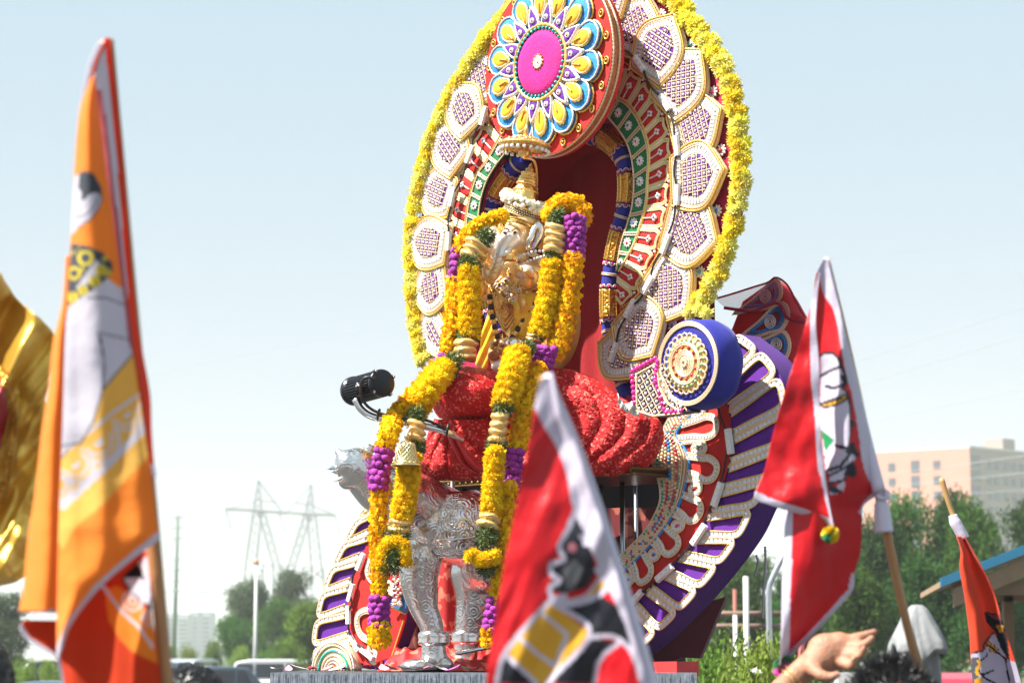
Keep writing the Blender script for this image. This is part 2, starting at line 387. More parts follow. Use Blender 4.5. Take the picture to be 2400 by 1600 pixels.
# curtain hung behind the opening, with soft folds
mb = MB(); cw = []
ul, ur = PA.uv(1100, 600)[0], PA.uv(1520, 600)[0]; vb, vt = PA.uv(1350, 1120)[1], PA.uv(1350, 270)[1]
NU, NV = 60, 40
for j in range(NV + 1):
    for i in range(NU + 1):
        s, t = i / NU, j / NV
        u = ul + (ur - ul) * s; h = -.42 + .012 * math.sin(s * 46 + 1.2 * math.sin(t * 3)) * (1 - .5 * t) + .01 * noise.noise((s * 9, t * 3, 0))
        cw.append(PA.pt(u, vb + (vt - vb) * t, h))
mb.add(cw, [(j * (NU + 1) + i, j * (NU + 1) + i + 1, (j + 1) * (NU + 1) + i + 1, (j + 1) * (NU + 1) + i) for j in range(NV) for i in range(NU)])
mb.build('curtain', V['curtain'], arch)
# sides of the alcove between the plate and the curtain
mb = MB(); n = len(hole_pts)
mb.add([PA.pt(u, v, -.033) for u, v in hole_pts] + [PA.pt(u * 1.03, v, -.43) for u, v in hole_pts], [(i, (i + 1) % n, n + (i + 1) % n, n + i) for i in range(n)])
mb.build('alcove_lining', V['curtain'], arch)

# shared little meshes
def tile_mesh(sx, sy, h, m, name='tile'):
    mb = MB(); a, b = sx / 2, sy / 2; i = .78
    mb.add([(-a, -b, 0), (a, -b, 0), (a, b, 0), (-a, b, 0), (-a * i, -b * i, h), (a * i, -b * i, h), (a * i, b * i, h), (-a * i, b * i, h)],
           [(4, 5, 6, 7), (0, 1, 5, 4), (1, 2, 6, 5), (2, 3, 7, 6), (3, 0, 4, 7)])
    return mb.mesh(name, m, False)
TILE = tile_mesh(.0145, .026, .004, V['white'])
def daisy(r, lobes=9):
    mb = MB()
    for k in range(lobes):
        a = 2 * PI * k / lobes; d = Vector((math.cos(a), math.sin(a), 0))
        M = Matrix.Rotation(a, 3, 'Z')
        ball(mb, d * r * .66 + Vector((0, 0, .003)), r * .36, 0, 7, 4, M, (1, .62, .45))
    lathe(mb, [(r * .5, .0), (r * .48, .006), (r * .2, .008)], Matrix.Identity(4), 10)
    return mb.mesh('rosette', V['silver'])
def gem_mesh(r, m):
    return ball(MB(), (0, 0, .007), r, 0, 8, 5, None, (1, 1, .7)).mesh('gem', m)
DAISY = {s: daisy(s) for s in (.028, .022)}
GEMS = {k: gem_mesh(.0085, V[k]) for k in ('gem_b', 'gem_g', 'gem_r', 'gem_p', 'gem_v')}
GK = list(GEMS)
def rosette(pl, u, v, h, size, gem, parent, rot=0, sc_=1):
    M = pl.mat(u, v, h, rot, sc_)
    r = ob('rosette', DAISY[size], parent, M); ob('gem', GEMS[gem], r, M @ Matrix.Scale(1.15 if size > .025 else .8, 4)); return r

PROFILE = [(0, .70), (.12, .80), (.25, .91), (.4, .985), (.52, 1.0), (.62, .95), (.70, .84), (.78, .66), (.85, .46), (.91, .27), (.96, .12), (1, 0)]
PROFILE = [(float(a), float(b)) for a, b in smooth_curve(PROFILE, 20)]
def petal_outline(L, W, d, pointed=True):
    """outline (s along the axis, w across) inset by d"""
    sx = (L - 2 * d) / L; sy = (W - 2 * d) / W; o = []
    for s, k in PROFILE: o.append((L / 2 + (s - .5) * L * sx, -k * W / 2 * sy))
    for s, k in PROFILE[-2::-1]: o.append((L / 2 + (s - .5) * L * sx, k * W / 2 * sy))
    return o
def clip_line(poly, p, d):
    ts = []; n = len(poly)
    for i in range(n):
        a, b = poly[i], poly[(i + 1) % n]; ex, ey = b[0] - a[0], b[1] - a[1]; D = d[0] * ey - d[1] * ex
        if abs(D) < 1e-12: continue
        t = ((a[0] - p[0]) * ey - (a[1] - p[1]) * ex) / D; s = ((a[0] - p[0]) * d[1] - (a[1] - p[1]) * d[0]) / D
        if 0 <= s < 1: ts.append(t)
    ts.sort(); return [(ts[i], ts[i + 1]) for i in range(0, len(ts) - 1, 2)]
def lattice(pl, poly, h, step, ang, rope_r, pearl_r, mbr, mbp):
    c = (sum(p[0] for p in poly) / len(poly), sum(p[1] for p in poly) / len(poly))
    d1 = (math.cos(ang), math.sin(ang)); d2 = (-math.sin(ang), math.cos(ang))
    for d, e in ((d1, d2), (d2, d1)):
        for k in range(-9, 10):
            p = (c[0] + e[0] * (k + .5) * step, c[1] + e[1] * (k + .5) * step)
            for a, b in clip_line(poly, p, d):
                if b - a > .012: rope(mbr, [pl.pt(p[0] + d[0] * a, p[1] + d[1] * a, h), pl.pt(p[0] + d[0] * b, p[1] + d[1] * b, h)], rope_r, 0, False, 4, 1.6)
    pts = []
    for i in range(-9, 10):
        for j in range(-9, 10):
            pts.append((c[0] + d1[0] * i * step + d2[0] * j * step, c[1] + d1[1] * i * step + d2[1] * j * step))
    a = np.array(pts)
    s = [(c[0] + (p[0] - c[0]) * .9, c[1] + (p[1] - c[1]) * .9) for p in poly]
    for q in a[inside(s, a)]: ball(mbp, pl.pt(q[0], q[1], h + .002), pearl_r, 0, 7, 4)
def big_petal(pl, b, t, W, h, parent, single_tiles, ang=.78, name='petal', field='purple'):
    b = Vector(b); t = Vector(t); t = t + (t - b) * .08; L = (t - b).length; e1 = (t - b) / L; e2 = Vector((-e1.y, e1.x))
    def tr(o): return [tuple(b + e1 * s + e2 * q) for s, q in o]
    root = puff(MB(), pl, tr(petal_outline(L, W, 0)), h - .01, h + .012, 0, tuple(b + e1 * L * .5)).build(name, V['beige'], parent)
    mb = MB()
    for d, r, mi in ((.006, .0065, 0), (.0185, .0055, 1), (.0265, .004, 1), (.060, .0042, 1)):
        o = tr(petal_outline(L, W, d)); rope(mb, [pl.pt(u, v, h + .012) for u, v in o], r, mi, True)
    mb.build('braid_trim', pick('gold', 'beige'), root)
    inner = tr(petal_outline(L, W, .060))
    puff(MB(), pl, inner, h + .006, h + .015, 0).build('velvet_field', V[field], root)
    mr, mp = MB(), MB(); lattice(pl, tr(petal_outline(L, W, .063)), h + .016, .0265, math.atan2(e1.y, e1.x) + ang, .0034, .0062, mr, mp)
    mr.build('lattice', V['beige'], root); mp.build('pearl_beading', V['pearl'], root, kind='stuff')
    ringp = tr(petal_outline(L, W, .0445)); q = resample(ringp, step=.0165, closed=True); nq = len(q)
    mt = MB()
    tv = [Vector(v.co) for v in TILE.vertices]; tf = [list(p.vertices) for p in TILE.polygons]
    for i in range(nq):
        d = q[(i + 1) % nq] - q[i - 1]
        M = pl.mat(q[i][0], q[i][1], h + .0125, math.atan2(d[1], d[0]) + random.uniform(-.06, .06))
        if single_tiles: ob('tile', TILE, root, M)
        else: mt.add([M @ v for v in tv], tf)
    if not single_tiles: mt.build('mirror_tiles', V['white'], root, smooth=False, kind='stuff')
    return root
RP = [((1478, 138), (1524, -4)), ((1527, 190), (1594, 46)), ((1566, 262), (1655, 128)), ((1585, 330), (1697, 262)), ((1588, 430), (1708, 402)), ((1570, 528), (1690, 566)),
      ((1534, 628), (1622, 728)), ((1484, 722), (1546, 830)), ((1452, 770), (1498, 882))]
for k, (b, t) in enumerate(RP):
    big_petal(PA, PA.uv(*b), PA.uv(*t), .305, .022 + .007 * ((k * 2) % 3), arch, True, ang=(.0 if k in (1, 3, 4) else .78))
LP = [((1150, 250), (1122, 128)), ((1126, 312), (1084, 206)), ((1096, 392), (1040, 302)), ((1076, 470), (999, 434)), ((1068, 578), (976, 566)), ((1064, 660), (984, 692)), ((1056, 752), (1004, 812)), ((1440, 60), (1440, -70)), ((1340, 40), (1310, -60)), ((1240, 90), (1200, 10))]
for k, (b, t) in enumerate(LP):
    big_petal(PA, PA.uv(*b), PA.uv(*t), .265, .022 + .007 * ((k * 2) % 3), arch, False, ang=.0)

# red ring of fan shaped panels, right and left
A_R = crv('1450,143 1476,150 1519,179 1545,217 1570,268 1583,306 1588,357 1586,398 1583,438 1576,500 1557,576 1530,637 1503,691 1465,722', PA)
GO_R = crv('1424,215 1435,227 1473,245 1499,278 1519,324 1527,370 1524,423 1522,469 1512,515 1496,566 1479,601 1456,637 1453,665 1451,700', PA)
GI_R = crv('1405,262 1422,265 1463,313 1481,346 1491,387 1494,433 1490,484 1479,525 1463,576 1453,636', PA)
GO_R2 = crv('1424,215 1435,227 1473,245 1499,278 1519,324 1527,370 1524,423 1522,469 1512,515 1496,566 1479,601 1458,638', PA)
A_L = crv('1170,232 1137,283 1104,342 1081,387 1068,438 1060,484 1056,535 1055,581 1056,640 1062,700', PA)
GO_L = crv('1205,285 1178,331 1149,382 1129,408 1114,453 1106,489 1102,525 1101,570 1104,640 1112,700', PA)
GI_L = crv('1225,310 1198,352 1168,392 1149,425 1136,464 1130,502 1128,540 1128,580 1131,640 1138,700', PA)
CBEAD = ball(MB(), (0, 0, 0), .007, 0, 6, 4).mesh('corner_bead', V['pearl'])
def red_ring(IN, OUT, N, flip):
    f = arcmap(IN, OUT)
    mb = MB(); T = 60
    ribbon(mb, [PA.pt(*f(i / T, 0), .004) for i in range(T + 1)], [PA.pt(*f(i / T, 1), .016) for i in range(T + 1)])
    ribbon(mb, [PA.pt(*f(i / T, 1), .016) for i in range(T + 1)], [PA.pt(*f(i / T, 1.01), -.002) for i in range(T + 1)])
    mb.build('red_ring', V['red'], arch)
    mb = MB(); rope(mb, [PA.pt(*f(i / T, .985), .018) for i in range(T + 1)], .005); mb.build('ring_trim', V['gold'], arch)
    for k in range(N):
        t0, t1 = k / N, (k + 1) / N
        def q(a, r): return f(t0 + (t1 - t0) * a, r)
        panel = puff(MB(), PA, [q(.2, .06), q(.8, .06), q(.84, .66), q(.74, .74), q(.5, .70), q(.26, .74), q(.16, .66)], .012, .022).build('fan_panel', V['red'], arch)
        mb = MB()
        for a, r_, mi, ex in ((.05, .0045, 1, .0), (.10, .004, 0, .02), (.145, .0045, 1, .05)):
            pts = [q(a, .03), q(a, .5), q(a - .01, .70 - ex), q(.12 + a, .86 - ex), q(.3, .82 - ex), q(.5, .80 - ex), q(.7, .82 - ex), q(.88 - a, .86 - ex), q(1.01 - a, .70 - ex), q(1 - a, .5), q(1 - a, .03)]
            rope(mb, [PA.pt(*p, .022) for p in smooth_curve(pts, 40)], r_, mi)
        for a in (-.01, .02):
            rope(mb, [PA.pt(*q(a, .03), .02), PA.pt(*q(a, .6), .022)], .004, 2)
        mb.build('braid_trim', pick('lime', 'beige', 'silver'), panel)
        mb = MB(); rope(mb, [PA.pt(*q(.5, .1), .024), PA.pt(*q(.5, .49), .025)], .004); 
        c = q(.5, .5); ang = math.atan2(q(.5, .8)[1] - c[1], q(.5, .8)[0] - c[0])
        for j in range(4):
            M = PA.mat(c[0], c[1], .024, ang + PI / 2 * j); ball(mb, M @ Vector((.009, 0, .002)), .0075, 0, 6, 4)
        ob('corner_bead', CBEAD, panel, PA.mat(*q(.0, .88), .024)); jw = mb.build('jewel', V['silver'], panel); ob('gem', GEMS[GK[(k * 3 + flip) % 5]], jw, PA.mat(c[0], c[1], .026, 0, .62))
red_ring(GO_R, A_R, 13, 0); red_ring(GO_L, A_L, 8, 2)
def green_band(IN, OUT, N, off, flip):
    f = arcmap(IN, OUT); h = .02
    for k in range(N):
        t0, t1 = k / N, (k + 1) / N; e = .004; S = 5
        mb = MB()
        A = [PA.pt(*f(t0 + (t1 - t0) * i / S, .05), h) for i in range(S + 1)]; B = [PA.pt(*f(t0 + (t1 - t0) * i / S, .95), h) for i in range(S + 1)]
        ribbon(mb, A, B); ribbon(mb, B, [q - PA.n * .02 for q in B]); ribbon(mb, [q - PA.n * .10 for q in A], A, 1)
        p = mb.build('band_panel', pick('green', 'dgreen'), arch, smooth=False)
        c = f((t0 + t1) / 2, .5); wd = (Vector(f((t0 + t1) / 2, 0)) - Vector(f((t0 + t1) / 2, 1))).length
        rosette(PA, c[0], c[1], h + .001, .022, GK[(k * 2 + flip) % 5], p, .3 * k, min(1.05, wd / .05))
        mb = MB(); rope(mb, [PA.pt(*f(t0, -.02), h + .003), PA.pt(*f(t0, 1.02), h + .003)], .0048); rope(mb, [PA.pt(*f(t0 + .012, 0), h + .003), PA.pt(*f(t0 + .012, 1), h + .003)], .0048)
        mb.build('divider', V['beige'], p)
    mb = MB(); T = 60
    for r in (0, 1): rope(mb, [PA.pt(*f(i / T, r), h + .002) for i in range(T + 1)], .0052)
    mb.build('band_trim', V['beige'], arch)
    mb = MB(); rope(mb, [PA.pt(*f(i / T, 1.12), h + .002) for i in range(T + 1)], .007); mb.build('gold_edging', V['gold'], arch)
green_band(GI_R, GO_R2, 10, 0, 1); green_band(GI_L, GO_L, 9, 0, 1)

# padded pillar rolls of blue velvet and gold brocade that line the opening
def pillar(px, name, rad, h):
    pts = smooth_curve([PA.uv(x, y, h) for x, y in pxs(px)], 200)
    P3 = [PA.pt(u, v, h) for u, v in pts]; L = sum((P3[i + 1] - P3[i]).length for i in range(199))
    seglen = .125; n = max(2, int(round(L / seglen))); per = 200 / n
    for k in range(n):
        a, b = int(k * per), min(199, int((k + 1) * per)) + 1
        seg = P3[a:b]
        if k % 2 == 0:
            o = tube(MB(), seg, rad, 14).build('velvet_roll', V['blue'], arch)
            mb = MB(); m_ = len(seg) // 2
            for d in (-1, 0): 
                c = seg[m_ + d]; tg = (seg[m_ + 1] - seg[m_ - 1]).normalized(); q = tg.to_track_quat('Z', 'Y').to_matrix()
                rope(mb, [c + q @ Vector((math.cos(t) * (rad + .002), math.sin(t) * (rad + .002), 0)) for t in np.linspace(0, 2 * PI, 24, endpoint=False)], .0036, 0, True)
            mb.build('braid_ring', V['beige'], o)
        else:
            r_ = rad * (1.02 + .03)
            o = tube(MB(), seg, r_, 14).build('brocade_roll', V['brocade'], arch)
            mb = MB()
            for i in range(9):
                an = i * 2 * PI / 9; line = []
                for j, c in enumerate(seg):
                    tg = (seg[min(j + 1, len(seg) - 1)] - seg[max(j - 1, 0)]).normalized()
                    x = PA.n; y = tg.cross(x).normalized(); line.append(c + x * math.cos(an) * (r_ + .001) + y * math.sin(an) * (r_ + .001))
                rope(mb, line, .0042, 0, False, 4, 1.9, .5)
            mb.build('sequin_row', V['gold'], o)
            mb = MB()
            for c, sgn in ((seg[0], -1), (seg[-1], 1)):
                tg = (seg[-1] - seg[0]).normalized() if False else ((seg[1] - seg[0]) if sgn < 0 else (seg[-1] - seg[-2])).normalized()
                x = PA.n; y = tg.cross(x).normalized()
                for i in range(10):
                    an = i * 2 * PI / 10; d = x * math.cos(an) + y * math.sin(an); c2 = c + d * (r_ + .001) + tg * sgn * .006
                    sc_ = [c2 + tg * sgn * .014 * math.sin(t) + d.cross(tg) * .0115 * math.cos(t) for t in np.linspace(0, PI, 7)]
                    tube(mb, sc_, .0026, 4); ball(mb, c2 + tg * sgn * .004, .0062, 1, 6, 4)
            mb.build('scalloped_lace', pick('beige', 'gem_p'), o)
pillar('1372,300 1389,318 1410,322 1440,344 1463,374 1472,423 1469,484 1456,535 1444,586 1434,645 1430,690 1431,740 1436,790 1446,840 1464,895 1474,935', 'right', .041, -.035)
pillar('1236,372 1216,382 1188,413 1165,448 1152,484 1146,530 1146,600 1150,680 1160,760 1175,850', 'left', .041, -.055)

# margin rosettes
for i, (x, y) in enumerate(pxs('1474,8 1554,36 1624,106 1674,217 1694,353 1684,495 1645,638 1580,764 1130,192 1056,290 1022,372 1005,428 996,524 996,640 1012,760 1102,190')):
    rosette(PA, *PA.uv(x, y), .006, .028, ('gem_b', 'gem_p', 'gem_g', 'gem_p', 'gem_r', 'gem_b', 'gem_g', 'gem_v')[i % 8], arch, .2 * i)

# ------------------------------------------------------------ the yellow fringe garland along the edge
def shaggy_flower(r, n, name, m, spread=1.0, seed=0, curl=.5, core=.55):
    rg = random.Random(seed); mb = MB()
    for k in range(n):
        th = rg.uniform(0, 2 * PI); ph = math.acos(rg.uniform(-.35 * spread, 1)); d = Vector((math.sin(ph) * math.cos(th), math.sin(ph) * math.sin(th), math.cos(ph)))
        s = d.cross(Vector((rg.uniform(-1, 1), rg.uniform(-1, 1), rg.uniform(-1, 1)))).normalized(); L = r * rg.uniform(.75, 1.12); wd = r * rg.uniform(.08, .14)
        up = d.cross(s); bend = up * L * rg.uniform(-.25, .25) * curl
        a = d * L * .25; b = d * L * .68 + bend * .4; c = d * L + bend
        mb.add([a - s * wd * .4, a + s * wd * .4, b + s * wd, c + s * wd * .35 + up * wd * .3, c - s * wd * .35 - up * wd * .2, b - s * wd], [(0, 1, 2, 5), (5, 2, 3, 4)])
    ball(mb, (0, 0, 0), r * core, 0, 10, 7)
    return mb.mesh(name, m, False)
YF = mat('lemon_chrysanthemum', (.86, .66, .045), .6, ns=60, na=.2, rnd=.12, hue=.012, sub=.0)
fringe = thing('flower_fringe', PA.pt(*PA.uv(1668, 683), .05), 'thick fringe garland of lemon yellow chrysanthemums round the edge of the throne back', 'flower garland')
SH = [shaggy_flower(.035, 110, 'chrysanthemum', leaf_mat('lemon_petal_%d' % i, ((.97, .82, .13), (.97, .85, .26), (.96, .74, .07))[i], .1, .01, 40, .15), seed=i) for i in range(3)]
eq = resample([PA.pt(u, v, .02) for u, v in edge], n=98)
for i, q in enumerate(eq):
    tg = Vector(eq[min(i + 1, 97)] - eq[max(i - 1, 0)]).normalized(); out = tg.cross(PA.n) * -1
    for k, a in enumerate((-.95, .1, 1.15)):
        a += random.uniform(-.25, .25); d = (PA.n * math.cos(a) + out * math.sin(a)).normalized()
        M = Matrix.Translation(Vector(q) + d * .022 + tg * random.uniform(-.015, .015)) @ d.to_track_quat('Z', 'Y').to_matrix().to_4x4() @ Matrix.Rotation(random.uniform(0, 6), 4, 'Z') @ Matrix.Scale(random.uniform(.88, 1.12), 4)
        ob('chrysanthemum', SH[random.randrange(3)], fringe, M)
for x, y in ((1662, 728), (1680, 738), (1640, 736)):
    ob('chrysanthemum', SH[1], fringe, Matrix.Translation(PA.pt(*PA.uv(x, y), .06)) @ PA.n.to_track_quat('Z', 'Y').to_matrix().to_4x4())

# ------------------------------------------------------------ the round drum above
PM = Plane(1282, 150, 10.12, 48)
drum = thing('round_medallion', PM.pt(0, -.4), 'round drum hung at the top with blue lotus petals round a magenta centre', 'medallion')
def circ(r, n=48, ph=0): return [(r * math.cos(2 * PI * i / n + ph), r * math.sin(2 * PI * i / n + ph)) for i in range(n)]
RD = .398
slab(MB(), PM, circ(RD, 72), -.012, 0).build('red_disc', V['red'], drum, smooth=False)
mb = MB(); c1 = [PM.pt(u, v, -.012) for u, v in circ(RD - .001, 72)]; c1.append(c1[0]); c2 = [q - PM.n * .045 for q in c1]; c3 = [q - PM.n * .062 for q in c1]
ribbon(mb, c1, c2); mb.build('brocade_rim', V['copper'], drum); mb = MB(); ribbon(mb, c2, c3); slab(mb, PM, circ(RD - .004, 72), -.064, -.060); mb.build('drum_side', V['red'], drum, smooth=False)
mb = MB()
for h in (-.008, -.045): rope(mb, [PM.pt(u, v, h) for u, v in circ(RD + .001, 72)], .006, 0, True)
mb.build('rim_braid', V['beige'], drum)
N = 14
def polar(k, prof, off=0):
    """petal outline from (radius, half angle share) pairs"""
    a0 = 2 * PI * (k + off) / N - PI / 2; h = PI / N; o = []
    for r, w_ in prof: o.append((r * math.cos(a0 - w_ * h), r * math.sin(a0 - w_ * h)))
    for r, w_ in prof[::-1]:
        if w_ > 0: o.append((r * math.cos(a0 + w_ * h), r * math.sin(a0 + w_ * h)))
    return o
BLUE = [(.15, .95), (.25, 1.0), (.290, .98), (.318, .86), (.338, .56), (.346, .3), (.352, 0)]
YEL = [(.205, .12), (.222, .30), (.245, .50), (.268, .56), (.29, .48), (.308, .25), (.318, 0)]
PUR = [(.158, .62), (.175, .72), (.195, .62), (.22, .38), (.245, .14), (.262, 0)]
mb = MB()
for k in range(N):
    o = polar(k, BLUE); pb = puff(MB(), PM, o, 0, .028, 0, prof=((1.02, 0), (1.0, .5), (.94, .85), (.8, .95), (.4, 1.0))).build('blue_petal', V['sky'], drum)
    mb = MB(); rope(mb, [PM.pt(u, v, .026) for u, v in o[1:-1]], .0058); rope(mb, [PM.pt(u * 1.022, v * 1.022, .008) for u, v in o[1:-1]], .007, 1); mb.build('braid_trim', pick('silver', 'gold'), pb)
    o = polar(k, YEL); py_ = puff(MB(), PM, o, .02, .046).build('yellow_petal', V['yellow'], pb)
for k in range(N):
    o = polar(k, YEL); mb = MB(); pt_ = [q for q in drum.children if q.name.startswith('blue_petal')][k]
    rope(mb, [PM.pt(u, v, .036) for u, v in o], .0075, 0, True); rope(mb, [PM.pt(u * .985, v * .985, .04) for u, v in o], .004, 1, True)
    a0 = 2 * PI * k / N - PI / 2; rope(mb, [PM.pt(r * math.cos(a0), r * math.sin(a0), .049) for r in (.212, .262)], .0042, 0)
    mb.build('gold_cord', pick('gold', 'beige'), pt_)
    o = polar(k, PUR, .5); pp = puff(MB(), PM, o, .02, .044).build('purple_petal', V['purple'], drum)
    mb = MB(); rope(mb, [PM.pt(u, v, .04) for u, v in o], .0062, 0, True); rope(mb, [PM.pt(u * 1.03, v * 1.03, .034) for u, v in o], .007, 0, True); mb.build('braid_trim', V['silver'], pp)
    a0 = 2 * PI * (k + .5) / N - PI / 2; mb = MB()
    lathe(mb, [(.012, .002), (.0115, .006), (.007, .007)], PM.mat(.195 * math.cos(a0), .195 * math.sin(a0), .043), 12, 0); ball(mb, PM.pt(.195 * math.cos(a0), .195 * math.sin(a0), .047), .005, 1, 6, 4)
    mb.build('mirror', pick('pearl', 'rust'), pp)
hub = puff(MB(), PM, circ(.148, 48), .02, .052).build('magenta_centre', V['pink'], drum)
mb = MB(); rope(mb, [PM.pt(u, v, .04) for u, v in circ(.163, 72)], .0105, 0, True, 6); rope(mb, [PM.pt(u, v, .028) for u, v in circ(.172, 72)], .008, 0, True, 6); mb.build('gold_ring', V['gold'], drum)
TQ = ball(MB(), (0, 0, 0), .0085, 0, 8, 5, None, (1, .75, .7)).mesh('turquoise', V['turq'])
for i in range(40):
    a = 2 * PI * i / 40; ob('turquoise', TQ, hub, PM.mat(.148 * math.cos(a), .148 * math.sin(a), .046, a))
mb = MB()
for k in range(12):
    a = 2 * PI * k / 12; ball(mb, PM.pt(.030 * math.cos(a), .030 * math.sin(a), .052), .0075, 1, 6, 4)
for r in (.026, .019, .012): rope(mb, [PM.pt(u, v, .054) for u, v in circ(r, 20)], .004, 0, True, 5, 1.2)
ball(mb, PM.pt(0, 0, .055), .008, 0, 8, 4); mb.build('centre_brooch', pick('silver', 'copper'), hub)
for i in range(22):
    a = 2 * PI * (i + .5) / 22; mb = MB()
    M = PM.mat(.373 * math.cos(a), .373 * math.sin(a), .002); rope(mb, [M @ Vector((.013 * math.cos(t), .016 * math.sin(t), .003)) for t in np.linspace(0, 2 * PI, 14, endpoint=False)], .004, 0, True); ball(mb, M @ Vector((0, 0, .003)), .008, 1, 7, 4, None, (1, 1, 1))
    mb.build('stud', pick('gold', 'rust'), drum)
# the bracket that carries the drum on the throne back
mb = MB(); bar(mb, PM.pt(0, 0, -.06), PM.pt(.01, .0, -.24), .03); mb.build('bracket', V['rust'], drum)

# ------------------------------------------------------------ strings of white light modules
def module(sz=.03):
    mb = MB(); M = Matrix.Identity(4)
    a, b, h = .044, .0125, .014; i = .8
    mb.add([(-a, -b, 0), (a, -b, 0), (a, b, 0), (-a, b, 0), (-a * .97, -b * i, h), (a * .97, -b * i, h), (a * .97, b * i, h), (-a * .97, b * i, h)], [(4, 5, 6, 7), (0, 1, 5, 4), (1, 2, 6, 5), (2, 3, 7, 6), (3, 0, 4, 7)])
    me = mb.mesh('module', V['led'], False); mb = MB()
    for x in (-.026, 0, .026): ball(mb, (x, 0, h), .006, 0, 8, 4, None, (1, 1, .5))
    return me, mb.mesh('lens', V['pearl'])
MOD, LENS = module()
def light_string(pl, px, h, label, scale=1.0, sag=.014):
    pts = [pl.uv(x, y, h) for x, y in px]
    t = thing('light_string', pl.pt(*pts[0], h), label, 'light string')
    mb = MB(); n = len(pts)
    for i, (u, v) in enumerate(pts):
        a = Vector(pts[min(i + 1, n - 1)]) - Vector(pts[max(i - 1, 0)]); rot = math.atan2(a.y, a.x) + random.uniform(-.12, .12)
        M = pl.mat(u, v, h, rot, scale); m_ = ob('module', MOD, t, M); ob('lens', LENS, m_, M)
        if False:
            d = (Vector(pts[i + 1]) - Vector((u, v))); e = d.normalized() * .046 * scale
            s0 = Vector((u, v)) + e; s1 = Vector(pts[i + 1]) - e; pr = Vector((-e.y, e.x)).normalized()
            for off in (-.003, .003):
                tube(mb, [pl.pt(*(s0 + (s1 - s0) * k / 6 + pr * (math.sin(PI * k / 6) * sag * (1 if i % 2 else -1) + off)), h + .006) for k in range(7)], .0024, 5)
    for off in (-.003, .003):
        line_ = []
        for i in range(n - 1):
            a_, b_ = Vector(pts[i]), Vector(pts[i + 1]); pr = Vector((-(b_ - a_).y, (b_ - a_).x)).normalized()
            for k in range(10): line_.append(pl.pt(*(a_.lerp(b_, k / 10) + pr * (max(0, math.sin(PI * (k / 10 * 1.5 - .25))) * sag * (1 if i % 2 else -1) + off)), h + .006))
        line_.append(pl.pt(*pts[-1], h + .006)); tube(mb, line_, .0024, 5)
    mb.build('cable', V['wire'], t); return t
light_string(PA, pxs('1430,20 1447,113 1500,150 1560,241 1588,342 1589,457 1562,572 1520,668 1478,723 1440,825'), .052, 'string of white light modules along the right side of the throne back petals')
light_string(PA, pxs('1135,272 1103,362 1062,462 1053,566 1054,668 1060,752'), .052, 'string of white light modules down the left side of the throne back')
